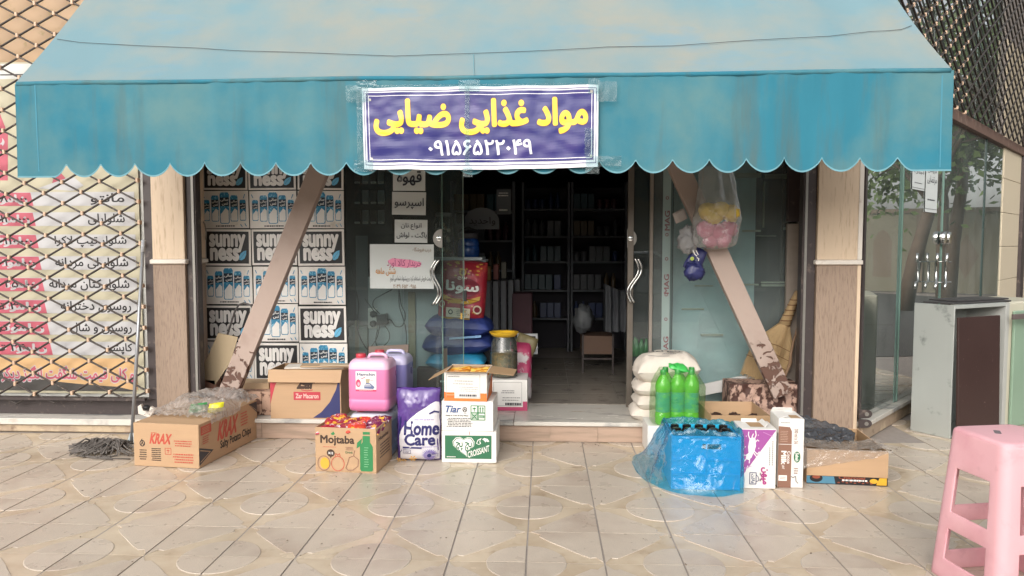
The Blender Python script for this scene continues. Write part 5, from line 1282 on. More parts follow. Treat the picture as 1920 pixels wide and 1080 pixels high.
# ------------------------------------------------------------------ right of the door: sacks, bottles, crate, cartons
SACK = M('white_woven_sack', '#cfc6ba', .75, var=.07, vs=5, bump=.35, bs=60, dirt=('#a3968a', 4, .56, .75))
lab4 = ['top and largest of the four white sacks beside the door', 'second white sack from the top beside the door', 'third white sack from the top beside the door', 'bottom white sack of the stack beside the door']
for i, (x0, x1, y0, y1, sk) in enumerate(((1187, 1308, 664, 716, 3), (1185, 1300, 710, 741, -1), (1187, 1302, 733, 764, 2), (1179, 1298, 756, 790, -2))):
    a, b_ = at(x0, y1, 6.22), at(x1, y0, 6.22); c = (a + b_) / 2; hgt = b_.z - a.z
    o = MB().pillow(V((0, 0, 0)), (1, .02 * sk, .02 * sk), (0, 1, 0), (0, 0, 1), b_.x - a.x, .4, hgt * (1.18 if i else 1.1), 3.4, .02, 7, i * 3, 34, .45).build('rice_sack', SACK, None, smooth=True)
    o.location = c; tag(o, lab4[i], 'sack', 'white sacks beside the door')
    o['wloc'] = (0, 0, 0)
    if i == 0:
        f = Face(o, (-.2, -.07, .02), (1, .05, .05), (0, .55, .75), .38, .13); 
        def onsack(p): 
            x, y = p.x / ((b_.x - a.x) / 2), p.y / .2; th = max(0, 1 - abs(x) ** 3.4) ** .55 * max(0, 1 - abs(y) ** 3.4) ** .55
            return V((p.x, p.y, th * hgt * 1.1 * .56 + .006))
        f.O = V((-.2, -.17, 0)); f.V = V((0, 1, 0)); f.h = .17
        f.text(DGREY, 'برنج اعلا', .15, .4, .9, .8, .03); f.line(DGREY, [(.1, .3), (.3, .12), (.55, .1)], .006); f.fine(DGREY, .4, .2, .75, .32, 2, 3); f.done('sack_print', onsack)
    th_ = MB(); q = c + V((-.12, -.2, .0)); th_.tube([q + V((0, 0, .01)), q + V((.01, -.012, -.02)), q + V((.0, -.014, -.06)), q + V((.015, -.01, -.085))], .0022, 4)
    if i: o2 = th_.deform(lambda p: p - c).build('sack_thread', SACK, None); o2.parent = o
r, F, U, B, w = carton('plain_white_carton', 'plain white carton standing by the step under the pack of green bottles', 'carton', V((X(1214, 5.66, 830), 5.66, 0)), V((X(1306, 5.66, 830), 5.66, 0)), .3, .225, CARDW)
GBOT = M('green_drink', '#5db52e', .16, var=.06, vs=4, coat=.4); GCAP = M('green_cap', '#2f8a3a', .35); GLBL = M('bottle_label', '#3f9a80', .3, var=.3, vs=9, col2='#5fae5a', ms=12, stretch=(1, 1, 2))
_p = GBOT.node_tree.nodes['Principled BSDF']; _p.inputs['Subsurface Weight'].default_value = .35; _p.inputs['Subsurface Radius'].default_value = (.03, .08, .02); _p.inputs['Subsurface Scale'].default_value = .6
zb0 = .2265; hb0 = at(1243, 693, 5.72).z - zb0
bt = thing('drink_bottle', 'large green drink bottle at the front left of the shrink wrapped pack', 'bottle', (X(1243, 5.72, 750), 5.72, zb0), 'pack of large green bottles')
bc = bt.location.copy(); rB = .06
MB().lathe([(rB * .8, 0), (rB, .015), (rB, hb0 * .2), (rB * .94, hb0 * .22), (rB * .94, hb0 * .62), (rB, hb0 * .64), (rB * 1.0, hb0 * .72), (rB * .85, hb0 * .79), (rB * .55, hb0 * .87), (rB * .3, hb0 * .915), (rB * .28, hb0 * .94)], bc, 28).build('bottle_body', GBOT, bt, smooth=True, ang=60)
MB().lathe([(rB * .955, hb0 * .24), (rB * .955, hb0 * .6)], bc, 28, False).build('label', GLBL, bt, smooth=True)
MB().lathe([(rB * .38, hb0 * .915), (rB * .38, hb0 * .985), (rB * .33, hb0)], bc, 20).build('cap', GCAP, bt, smooth=True, ang=40)
wds = ['front centre', 'front right', 'back left', 'back centre', 'back right']
for k, (px, Y) in enumerate(((1270, 5.735), (1296, 5.72), (1247, 5.845), (1273, 5.85), (1296, 5.845))):
    copy_thing(bt, V((X(px, Y, 750), Y, zb0)), 'large green drink bottle at the %s of the shrink wrapped pack' % wds[k], rz=k * 1.1)
wc_ = V((X(1270, 5.78, 750), 5.785, zb0))
GFILM = FILM('green_shrink_wrap', '#a8d890', .1, .45, .1, .3, 9, .3)
wrp = MB()
def wr(u, v):
    a = 2 * math.pi * u; k = 1 + .04 * NZ.noise(V((math.cos(a) * 2, math.sin(a) * 2, v * 5))); sx = .205 if v < .72 else .205 - .07 * (v - .72) / .28
    ca, sa = math.cos(a), math.sin(a); e = .45
    return wc_ + V((sx * math.copysign(abs(ca) ** e, ca) * k, .14 * math.copysign(abs(sa) ** e, sa) * k, hb0 * (.02 + .96 * v) + .012 * NZ.noise(V((ca * 3, sa * 3, 4))) * v))
wrp.grid(wr, 70, 24, True); o = wrp.build('shrink_wrap', GFILM, None, smooth=True); tag(o, 'clear green shrink wrap around the pack of six green bottles', 'plastic wrap')
o = MB().pillow(V((0, 0, 0)), (1, 0, -.2), (0, 1, .3), (0, -.3, 1), .15, .1, .05, 3, .015, 14, 3, 16).build('carry_handle', M('green_film_knot', '#3fae4f', .3, var=.2, vs=20), None, smooth=True); o.location = wc_ + V((0, -.02, hb0 + .01)); tag(o, 'green plastic carry knot on top of the wrapped bottle pack', 'handle')

# large open brown carton behind
r, F, U, B, w = carton('big_open_carton', 'large open brown carton behind the blue crate, in front of the step', 'carton', V((X(1308, 5.94, 760), 5.46, 0)), V((X(1411, 5.94, 760), 5.46, 0)), .49, at(1360, 753, 5.94).z, CARD2, True, CARD)
for k in range(9):
    rr_ = random.Random(k + 40); o = MB().blob(V((0, 0, 0)), .05, .045, .035, .4, 3, k, 14, 10).build('brown_packet', M('dark_brown_foil', '#3a2822', .3, var=.3, vs=20), None, smooth=True); o.location = V((1.33 + .15 * (k % 3) + .02 * rr_.random(), 5.56 + .12 * (k // 3), .26 + .02 * rr_.random())); tag(o, 'dark brown packet lying in the large open brown carton', 'packet', 'dark packets in the large carton')

# blue crate
CRB = M('blue_crate_plastic', '#26aed6', .4, var=.05, vs=4, spec=.5)
BL, BR = gr(1258, 917), gr(1387, 920); U = (BR - BL).normalized(); wC = (BR - BL).length; B = -U.cross(V((0, 0, 1))); hC = at(1320, 818, BL.y).z; dC = .34; Z = V((0, 0, 1))
cr = thing('blue_crate', 'blue plastic crate full of dark bottles inside a blue plastic bag', 'crate', BL.lerp(BR, .5) + B * dC / 2)
wm = MB(); t_ = .012; s0, s1, z0_, z1_ = .45, .72, .76, .86    # hand slot
wm.obox(BL, U * wC * s0, B * t_, Z * hC).obox(BL + U * wC * s1, U * wC * (1 - s1), B * t_, Z * hC).obox(BL + U * wC * s0, U * wC * (s1 - s0), B * t_, Z * hC * z0_).obox(BL + U * wC * s0 + Z * hC * z1_, U * wC * (s1 - s0), B * t_, Z * hC * (1 - z1_))
wm.build('front_wall', CRB, cr)
MB().obox(BL + B * (dC - t_), U * wC, B * t_, Z * hC).build('back_wall', CRB, cr); MB().obox(BL + B * t_, U * t_, B * (dC - 2 * t_), Z * hC).build('side_wall', CRB, cr); MB().obox(BL + B * t_ + U * (wC - t_), U * t_, B * (dC - 2 * t_), Z * hC).build('side_wall', CRB, cr); MB().obox(BL + U * t_ + B * t_, U * (wC - 2 * t_), B * (dC - 2 * t_), Z * .01).build('crate_floor', CRB, cr)
for k, zz in enumerate((.02, .28, .55, .97)): MB().obox(BL - B * .008 + Z * hC * zz, U * wC, B * .0075, Z * .008).build('rib', CRB, cr)
for k in (0, .5, .985): MB().obox(BL - B * .006 + U * wC * k, U * .007, B * .0055, Z * hC * .94).build('rib', CRB, cr)
DB = M('dark_bottle_plastic', '#17120f', .25)
for k in range(15):
    q = BL + U * (wC * (.13 + .185 * (k % 5))) + B * (.075 + .095 * (k // 5))
    if k == 0:
        d0 = thing('dark_bottle', 'dark bottle standing in the blue crate', 'bottle', q, 'dark bottles in the blue crate'); MB().lathe([(.036, .012), (.038, .02), (.044, hC * .84), (.038, hC * .93), (.026, hC * .98)], q, 14).build('bottle_body', DB, d0, smooth=True, ang=50); MB().lathe([(.03, hC * .97), (.03, hC * 1.03), (.02, hC * 1.04)], q, 14).build('cap', DB, d0, smooth=True, ang=40)
    else: copy_thing(d0, q)
# film bag draped over the crate
BFILM = FILM('blue_bag_film', '#55c8ea', .2, .45, .12, .35, 8, .75)
cc = BL + U * wC / 2 + B * dC / 2
gp = [gr(1392, 922), gr(1378, 926), gr(1350, 931), gr(1322, 930), gr(1290, 927), gr(1258, 921), gr(1232, 911), gr(1206, 896), gr(1190, 876), gr(1187, 862), gr(1196, 853), gr(1222, 846), BL + B * (dC + .03) - U * .03, BL + B * (dC + .03) + U * wC * .35, BL + B * (dC + .03) + U * wC * .7, BL + B * (dC + .02) + U * (wC + .02), BL + B * dC * .5 + U * (wC + .02)]
n_ = len(gp)
def cat(P, t):
    t = (t % 1) * len(P); i = int(t); f_ = t - i; a, b_, c, d_ = [P[(i + k) % len(P)] for k in (-1, 0, 1, 2)]
    return .5 * ((2 * b_) + (c - a) * f_ + (2 * a - 5 * b_ + 4 * c - d_) * f_ * f_ + (3 * b_ - a - 3 * c + d_) * f_ ** 3)
def rim(t):
    # matching point on the crate rim
    K = [1.0, .93, .75, .6, .4, .15, .0, None, None, None, None, None]
    pts = [BL + U * wC * 1.02 - B * .012, BL + U * wC * .93 - B * .016, BL + U * wC * .74 - B * .016, BL + U * wC * .55 - B * .016, BL + U * wC * .35 - B * .016, BL + U * wC * .12 - B * .016, BL - U * .012 + B * .0, BL - U * .016 + B * dC * .22, BL - U * .016 + B * dC * .45, BL - U * .016 + B * dC * .62, BL - U * .016 + B * dC * .8, BL - U * .014 + B * dC * .97, BL + U * .0 + B * (dC + .014), BL + U * wC * .35 + B * (dC + .016), BL + U * wC * .7 + B * (dC + .016), BL + U * wC * 1.0 + B * (dC + .012), BL + U * (wC + .016) + B * dC * .5]
    return cat(pts, t)
def bagfn(u, v):
    g = cat(gp, u); rm = rim(u); ctr = cc
    nzv = NZ.noise(V((u * 22, v * 5, 3))); nz2 = NZ.noise(V((u * 70, v * 14, 9)))
    if v < .62:
        s_ = v / .62; loose = (g - V((rm.x, rm.y, 0))).length
        p = g.lerp(V((rm.x, rm.y, 0)), s_ ** (1.0 if loose > .12 else .5)); z = hC * 1.02 * (s_ ** (1.5 if loose > .15 else .85))
        out = (p - ctr); out.z = 0; out.normalize()
        p = p + out * (.010 * (1 + nzv) + .005 * nz2 + .02 * math.sin(math.pi * s_) * min(1, loose * 2) * (1 + nzv)); z += .008 * nz2 * math.sin(math.pi * s_)
        return V((p.x, p.y, max(.003, z + .002)))
    s_ = (v - .62) / .38; inn = rm.lerp(ctr, .24 * s_ + .05 * nzv * s_)
    zz = hC * 1.02 + (.03 + .03 * nzv + .018 * nz2) * math.sin(math.pi * min(1, s_ * 1.6)) - .09 * max(0, s_ - .35) / .65
    out = (rm - ctr); out.z = 0; out.normalize()
    return V((inn.x, inn.y, zz + .004)) + out * .01 * (1 - s_) * (1 + nzv)
bgm = MB().grid(bagfn, 150, 60, True).build('blue_plastic_bag', BFILM, None, smooth=True); tag(bgm, 'crumpled translucent blue plastic bag draped over the crate and trailing to the left', 'plastic bag')

# milk carton with the cow splash
BL, BR = gr(1391, 914), gr(1454, 917); BL = V((X(1389, 4.9, 860), 4.9, 0)); h = at(1420, 805, 4.89).z
r, F, U, B, w = carton('milk_carton_box', 'white carton with a purple triangle and white cow splash beside the blue crate', 'carton', BL, BR, .23, h, CARDW)
f = F['front']; f.poly(PURP, [(0, .99), (.99, .99), (0, .17)])
f.poly(WHITE, [(.22, .58), (.3, .56), (.38, .62), (.42, .72), (.40, .84), (.33, .86), (.24, .84), (.2, .7)]); f.poly(WHITE, [(.22, .6), (.15, .57), (.14, .5), (.22, .48), (.3, .52), (.34, .58)])
for q in ([(.24, .84), (.2, .9), (.21, .95)], [(.38, .84), (.42, .9), (.40, .97)], [(.4, .78), (.46, .82), (.5, .8)], [(.15, .56), (.06, .56)], [(.16, .5), (.1, .46), (.08, .5)], [(.25, .49), (.24, .43)], [(.38, .63), (.46, .58), (.52, .62)], [(.36, .6), (.44, .54), (.5, .54)], [(.3, .86), (.34, .92)], [(.1, .35), (.05, .3)], [(.2, .38), (.16, .3)]): f.line(WHITE, q, .006)
for q in ((.12, .7), (.5, .68), (.3, .4), (.48, .9), (.14, .88)): f.ell(WHITE, q[0], q[1], .012, .01, 8)
f.line(flat('print_pale_line', '#c58fc0'), [(.62, .95), (.9, .88)], .003); f.line(flat('print_pale_line', '#c58fc0'), [(.05, .33), (.3, .38)], .004)
MG = flat('print_magenta', '#a33a7a'); f.text(MG, 'میهن', .58, .08, .76, .36, .05, rot=-90); f.fine(DGREY, .54, .1, .58, .3, 2, 3)
f.frame(NAVY, .26, .08, .44, .27, .005); f.text(NAVY, 'پاژن', .3, .1, .4, .25, .03, rot=-90); f.line(NAVY, [(.44, .12), (.52, .14), (.5, .2), (.44, .24)], .004)
for k, x in enumerate((.8, .88)): f.m(DGREY); [f.rect(DGREY, x, .4 + .035 * j, x + .02, .4 + .035 * j + .02) for j in range(9 + k * 3)]
f.done()
f = F['top']; f.poly(CARD2, [(.32, .25), (.78, .25), (.7, .8), (.3, .8)]); f.done('opening')
tp_ = BL + V((0, 0, h)); flap(r, tp_ + U * w * .2 + B * .2, U * w * .45, B * .01 + Z * .02, CARDW); flap(r, tp_ + U * w + B * .02, B * .18, U * .02 + Z * -.03, CARDW, trim=.01); flap(r, tp_ + U * w * .72 + B * .21, V(B) * -.17, U * w * .1 + Z * .022, CARDW, trim=.01)
# cocoa milk carton
BL, BR = gr(1459, 915), gr(1504, 917); BL = V((X(1459, 4.93, 850), 4.93, 0)); BR = V((X(1507, 4.92, 850), 4.92, 0)); h = at(1490, 785, 4.93).z
r, F, U, B, w = carton('cocoa_milk_carton', 'tall white and brown carton lettered Cocoa Milk standing next to the purple one', 'carton', BL, BR, .24, h, CARDW)
f = F['front']; f.poly(BROWN, [(.0, .0), (.52, .0), (.52, .82), (.44, .88), (.0, .89)]); f.line(CARDW, [(0, .63), (1, .63)], .003)
f.text(WHITE, 'Milk', .13, .34, .32, .53, .04, rot=-90); f.text(WHITE, 'Cocoa', .36, .35, .48, .53, .02, rot=-90); f.text(WHITE, 'UHT', .16, .27, .25, .33, .01, rot=-90); f.fine(flat('print_tan_text', '#b59a88'), .05, .66, .4, .83, 7, 3, .8, .3)
f.text(BROWN, '200 ml x 36', .62, .64, .76, .86, .01, rot=-90); f.ell(GREEN, .74, .45, .13, .08); f.text(WHITE, 'Sabah', .68, .39, .8, .51, .03, rot=-90)
f.rect(WHITE, .03, .1, .36, .18); f.fine(BROWN, .08, .115, .32, .165, 2, 4); f.line(GREY, [(.5, .17), (.6, .15), (.7, .17), (.72, .1), (.8, .07)], .006); f.fine(BROWN, .62, .2, .8, .3, 3, 5); f.fine(GREY, .05, .93, .5, .955, 1, 6); f.done()
f = F['left']; f.line(GREY, [(.1, .02), (.1, .98)], .002); f.done()
f = F['top']; f.poly(CARD2, [(.5, .1), (.9, .1), (.85, .45), (.5, .45)]); f.done('opening')
tp_ = BL + V((0, 0, h)); flap(r, tp_ + B * .23, U * w * .9, B * -.02 + Z * .03, CARDW, trim=.01); flap(r, tp_ + B * .02 + U * .002, B * .2, U * .07 + Z * .012, CARDW, trim=.015)
# low tray carton with films
BL, BR = gr(1512, 906), gr(1664, 912); h = at(1590, 845, 5.0).z
r, F, U, B, w = carton('low_tray_carton', 'low open brown tray carton with crumpled film inside, right of the cocoa milk carton', 'carton', BL, BR, .62, h, CARD, True, CARD2)
f = F['front']; CH = flat('print_charcoal_black', '#1d1b1c'); f.rect(CH, 0, 0, 1, .24); f.poly(flat('print_steel_blue', '#4a7c93'), [(0, .02), (.36, .02), (.34, .23), (.0, .23)]); f.ell(CH, .12, .17, .08, .12); f.ell(flat('print_rust', '#8a4632'), .12, .2, .05, .05); f.poly(flat('print_amber', '#d8a52f'), [(.86, .02), (.99, .02), (.99, .23), (.9, .23)]); f.ell(flat('print_amber', '#d8a52f'), .83, .13, .05, .07)
for k in range(9): f.ell(flat('print_rust', '#8a4632'), .4 + .05 * k, .06 + .03 * (k % 2), .018, .02, 8)
f.text(flat('print_rust', '#8a4632'), 'Charcoal', .4, .17, .72, .25, .04); f.fine(WHITE, .42, .11, .75, .16, 1, 5, 1, .9); f.rect(CARD, 0, .245, 1, 1); f.done()
tf = FILM('grey_tray_film', '#dcd6ce', .3, .8, .12, .9, 14, .3); df = FILM('dark_tray_film', '#565b62', .7, .7, .15, .9, 14)
zf = V((0, 0, h))
def tray1(u, v):
    q = BL + U * (w * (-.05 + 1.1 * u)) + B * (-.012 + .30 * v); sag = .03 * math.sin(math.pi * u) * v
    edge = .16 * max(0, 1 - u * 1.35) ** .8 if v < .02 else 0
    return q + Z * (h + .012 + .028 * abs(NZ.noise(V((u * 5, v * 4, 3)))) + .012 * NZ.noise(V((u * 15, v * 9, 3))) - sag)
MBt = MB().grid(tray1, 60, 24)
MBt.grid(lambda u, v: BL + U * (w * (-.05 + 1.1 * u)) - B * (.008 + .004 * NZ.noise(V((u * 12, v * 6, 2)))) + Z * (h + .01 - (.135 * (1 - u) ** .8 + .01 + .012 * NZ.noise(V((u * 7, 0, 1)))) * v), 60, 14)
o = MBt.build('tray_film', tf, None, smooth=True); tag(o, 'crumpled clear film hanging over the front edge of the low tray carton', 'plastic film')
def tray2(u, v):
    q = BL + U * (w * (-.06 + .8 * u + .22 * v * u)) + B * (.27 + .33 * v)
    return q + Z * (h - .03 + .17 * v * (1 - u) + .05 * abs(NZ.noise(V((u * 4, v * 5, 6)))) + .015 * NZ.noise(V((u * 16, v * 12, 6))))
o = MB().grid(tray2, 60, 40).build('dark_film', df, None, smooth=True); tag(o, 'dark grey crumpled film bunched at the back of the low tray carton', 'plastic film')

# ------------------------------------------------------------------ mop
mp_ = thing('mop', 'grey string mop standing left of the chip carton with a long pale metal pole', 'mop', gr(240, 845))
pt, pb = at(269, 450, 6.02), at(247, 826, 5.72)
MB().tube([pt, pb], [.0135, .0135], 12).build('pole', M('pale_mop_pole', '#9a9c9f', .35, metal=.5, var=.06), mp_, smooth=True)
MB().tube([pt, pt.lerp(pb, .065)], .0165, 12).build('grip', M('grey_grip', '#a5a7aa', .4), mp_, smooth=True)
MB().prism([at(x, y, 5.72) for x, y in ((243, 812), (252, 812), (256, 832), (224, 838), (222, 832), (238, 827))][::-1], (0, .02, 0)).build('clamp', M('mop_clamp_plastic', '#aab4b6', .5), mp_, bevel=.004)
for x, y in ((182, 823), (217, 824)): MB().blob(at(x, y, 5.72), .017, .014, .012, .2, 4, 1, 12, 8).build('fixing_knob', BLACK, mp_, smooth=True)
MS = M('grey_mop_string', '#6a645f', .95, var=.25, vs=60, bump=.6, bs=300); st = MB(); rm_ = random.Random(11)
for k in range(150):
    s0 = at(rm_.uniform(168, 250), rm_.uniform(826, 832), 5.72); side_ = -1 if rm_.random() < .75 else .4
    e = gr(rm_.uniform(128, 200) if side_ < 0 else rm_.uniform(190, 262), rm_.uniform(838, 858)); e.z = .012 + .02 * rm_.random()
    m1 = s0.lerp(e, .35) + V((0, 0, .02 + .02 * rm_.random())); m2 = s0.lerp(e, .75) + V((rm_.uniform(-.03, .03), rm_.uniform(-.03, .03), .005)); m2.z = max(.03, m2.z * .6)
    st.tube([s0, m1, m2, e], .006, 5)
for k in range(8):
    a = gr(rm_.uniform(140, 200), rm_.uniform(852, 860)); b_ = gr(rm_.uniform(150, 250), rm_.uniform(856, 864)); a.z = b_.z = .008; st.tube([a, a.lerp(b_, .5) + V((0, -.02, 0)), b_], .005, 5)
st.build('mop_strings', MS, mp_, smooth=True, kind='stuff')

# ------------------------------------------------------------------ pink stool
PKP = M('pink_stool_plastic', '#dba9af', .42, var=.05, vs=3, col2='#cf969e', ms=2.5, dirt=('#bd8a90', 7, .6, .8), spec=.4, bump=.03, bs=60)
stl = thing('plastic_stool', 'tall pink plastic stool with openings in its sides, in the near right corner', 'stool', (2.18, 3.52, 0))
HS = .735; sc_ = V((2.18, 3.52, 0)); wt, wb_ = .35, .455
cols_ = [-1, -.86, -.72, -.4, 0, .4, .72, .86, 1]
zr = [0, .035, .075, .10, .22, .25, .305, .335, .50, .55, .60, .68, .71, .725]
def half(z): return (wb_ + (wt - wb_) * z / HS) / 2
sm = MB(); rc = .045; ring_n = None
def ringpts(z):
    h_ = half(z); r_ = rc; P = []
    for k in range(4):
        a0 = math.pi / 2 * k; ux = V((math.cos(a0), math.sin(a0), 0)); uy = V((-ux.y, ux.x, 0))
        # side facing ux
        for c_ in cols_[:-1] + [1]: P.append(('f', sc_ + ux * h_ + uy * c_ * (h_ - r_) + V((0, 0, z))))
        for j in range(1, 5):
            a = math.pi / 2 * j / 5; P.append(('c', sc_ + ux * (h_ - r_) + uy * (h_ - r_) + (ux * math.cos(a) + uy * math.sin(a)) * r_ + V((0, 0, z))))
    return P
rings = [ringpts(z) for z in zr]; nr = len(rings[0]); base = 0
for rg in rings: sm.v += [p[1] for p in rg]
per = nr // 4; nc = len(cols_)
def hole(row, col):
    if col >= nc - 1: return False
    cL, cR = cols_[col], cols_[col + 1]; zL = zr[row]
    if -.73 < cL and cR < .73:
        return (.09 < zL < .245) or (.33 < zL < .54)
    return False
for i in range(len(zr) - 1):
    for j in range(nr):
        if hole(i, j % per): continue
        sm.f.append([i * nr + j, i * nr + (j + 1) % nr, (i + 1) * nr + (j + 1) % nr, (i + 1) * nr + j]); sm.m.append(0)
# cut the foot openings between the legs
sm2 = [(fc, m) for fc, m in zip(sm.f, sm.m)]
o = sm.build('frame', PKP, stl, smooth=True)
md = o.modifiers.new('thickness', 'SOLIDIFY'); md.thickness = .012; md.offset = -1
bv = o.modifiers.new('bevel', 'BEVEL'); bv.width = .004; bv.segments = 2; bv.limit_method = 'ANGLE'; bv.angle_limit = R(50)
MB().loft([(.7252, wt + .000, wt + .000, .045), (.732, wt - .006, wt - .006, .044), (.737, wt - .02, wt - .02, .042), (.739, wt - .05, wt - .05, .04)], sc_, 0, 6).build('seat', PKP, stl, smooth=True, ang=60)
stl.rotation_euler.z = R(10.5)
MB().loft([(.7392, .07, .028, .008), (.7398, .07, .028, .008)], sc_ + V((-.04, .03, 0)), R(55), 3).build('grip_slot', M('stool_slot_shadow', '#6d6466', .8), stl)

# ------------------------------------------------------------------ cabinets on the right
GALV = M('galvanised_sheet', '#b4b8b3', .4, metal=.35, var=.1, vs=2.2, col2='#b3b7b2', ms=3, lo=.4, hi=.6, dirt=('#7f8480', 5, .6, .7), bump=.03, bs=10)
fd, dd = V((math.cos(R(28)), math.sin(R(28)), 0)), V((-math.sin(R(33)), math.cos(R(33)), 0)); c0 = gr(1781, 823); hG = at(1795, 573, c0.y).z
gv = thing('metal_cabinet', 'galvanised sheet metal cabinet lying open in front of the oblique glass shop', 'cabinet', c0)
t_ = .012; wG, dG = .74, .34
MB().obox(c0, dd * dG, fd * t_, Z * hG).build('side_panel', GALV, gv, bevel=.002); MB().obox(c0 + fd * (wG - .05), dd * dG, fd * .05, Z * hG).build('side_panel', M('grey_painted_frame', '#a3a49f', .5), gv, bevel=.002)
MB().obox(c0 + fd * (t_ + .0005) + dd * (dG - t_), fd * (wG - t_ - .052), dd * t_, Z * (hG - .05)).build('back_panel', M('pale_cabinet_back', '#8f9490', .6), gv)
MB().obox(c0 + fd * (t_ + .0005) + Z * (hG - .03), fd * (wG - t_ - .052), dd * dG * .15, Z * .03).build('top_rail', GALV, gv, bevel=.002); MB().obox(c0 + fd * (t_ + .0005) + Z * .01, fd * (wG - t_ - .052), dd * (dG - .02), Z * .012).build('bottom_panel', GALV, gv)
DBR = M('dark_brown_board', '#35211d', .45, var=.15, vs=4, dirt=('#6d5a54', 30, .68, .74), bump=.05)
o = MB().obox(V((0, 0, 0)), fd * .54 - V((0, .01, 0)), dd * .018, Z * (hG - .1) + V((0, .05, 0))).build('brown_board', DBR, None, bevel=.002); o.location = c0 - fd * .01 - dd * .07; tag(o, 'dark brown chipped board leaning against the open metal cabinet', 'board')
c1 = c0 + fd * .80 + dd * .05; hW = at(1900, 567, 6.6).z
cw = thing('cream_cabinet', 'cream cabinet with a pale green rounded door at the far right edge', 'cabinet', c1)
MB().obox(c1, fd * .7, dd * .5, Z * hW).build('cabinet_body', M('cream_cabinet_paint', '#b9b5a2', .45, var=.05), cw, bevel=.02, seg=3)
gd = MB().obox(c1 + fd * .06 - dd * .03, fd * .55, dd * .029, Z * (hW - .08)).build('green_door', M('pale_green_door', '#7d9480', .4, var=.06, vs=3), cw, bevel=.012, seg=3)
MB().obox(c1 - fd * .12 - dd * .12 + Z * (hW - .14), fd * .6, dd * .02, Z * .045).build('cross_bar', M('brown_grey_bar', '#5d5250', .5), cw, bevel=.002)
for k, (a0, l_, z_) in enumerate(((.05, .8, 0), (.2, .7, .014))):
    o = MB().obox(V((0, 0, 0)), fd * l_, dd * .25, Z * .012).build('dark_board', M('dark_slate_board', '#3c3a3a', .5), None, bevel=.002); o.location = c0 + fd * a0 + dd * (.05 + .05 * k) + Z * (max(hG, hW) + .002 + z_); tag(o, ['dark flat board lying across the tops of the cabinets, lower one', 'dark flat board lying on another across the cabinet tops'][k], 'board')


# ------------------------------------------------------------------ behind the left glass
Yb = 6.95
GB_ = M('pale_grey_board', '#a9b0b3', .5, var=.05, vs=3)
ct = thing('display_counter', 'pale grey counter back behind the left glass with sockets and cables on it', 'counter', (X(745, Yb), Yb, ZS))
MB().box(X(690, Yb), X(835, Yb), Yb, Yb + .5, ZS + .003, at(700, 519, Yb).z).build('counter_panel', GB_, ct, bevel=.004)
MB().box(X(654, Yb), X(688, Yb), Yb - .02, Yb + .5, ZS + .003, at(700, 612, Yb).z).build('side_panel', M('pale_green_board', '#98a29c', .5), ct, bevel=.004)
MB().box(X(666, Yb), X(673, Yb), Yb - .03, Yb - .0205, ZS + .003, at(700, 600, Yb).z).build('edge_strip', M('beige_edge_strip', '#a39a88', .6), ct)
dk = thing('dark_display_board', 'dark hanging board behind the glass carrying rows of small packets', 'board', (X(690, Yb + .02), Yb + .03, 1.6))
MB().box(X(652, Yb), X(735, Yb), Yb + .02, Yb + .05, at(700, 440, Yb).z, 2.6).build('back_board', M('black_display_board', '#1b1b20', .6), dk)
MB().box(X(668, Yb), X(690, Yb), Yb + .0, Yb + .018, at(700, 610, Yb).z, at(700, 442, Yb).z).build('lower_board', M('grey_metal_board', '#6c7074', .5), dk)
pk_, n0 = None, 0
for r_, yy in enumerate((345, 383, 420)):
    for c_, xx in enumerate((671, 686, 701, 715)):
        w_, h_ = .058, .13; q = at(xx, yy, Yb - .0); lightp = c_ % 2
        t = thing('hanging_packet', '%s packet, %s from the left in the %s row on the dark display board' % (('pale' if lightp else 'dark brown'), ['first', 'second', 'third', 'fourth'][c_], ['top', 'middle', 'bottom'][r_]), 'packet', q, 'small packets on the dark display board')
        MB().box(q.x - w_ / 2, q.x + w_ / 2, q.y - .018, q.y + .018, q.z, q.z + h_).build('pack', M('pale_packet', '#8d9196', .5) if lightp else M('brown_packet', '#3a2b2c', .5), t, bevel=.003)
        f = Face(t, (q.x - w_ / 2, q.y - .018, q.z), (1, 0, 0), (0, 0, 1), w_, h_); f.rect(WHITE, .05, .03, .95, .16); f.fine(DGREY, .15, .05, .85, .14, 1, c_)
        if lightp: f.fine(GREY, .1, .3, .85, .9, 7, c_ + r_)
        f.done('pack_print')
sk = thing('power_socket', 'white double wall socket with black plugs and adapter behind the glass', 'socket', at(697, 598, Yb - .01))
a, b_ = at(690, 616, Yb - .03), at(706, 578, Yb - .03); MB().box(a.x, b_.x, Yb - .03, Yb - .003, a.z, b_.z).build('socket_plate', WHITE, sk, bevel=.006, seg=2)
for x, y in ((700, 589), (700, 607)):
    MB().blob(at(x, y, Yb - .05), .035, .03, .03, .2, 3, 1, 14, 10).build('plug', BLACK, sk, smooth=True)
a, b_ = at(707, 611, Yb - .07), at(727, 588, Yb - .07); MB().obox(a, V((b_.x - a.x, 0, .02)), V((0, .05, 0)), V((-.01, 0, b_.z - a.z - .02))).build('adapter', BLACK, sk, bevel=.006, seg=2)
CBL = M('black_cable', '#1d1d20', .5)
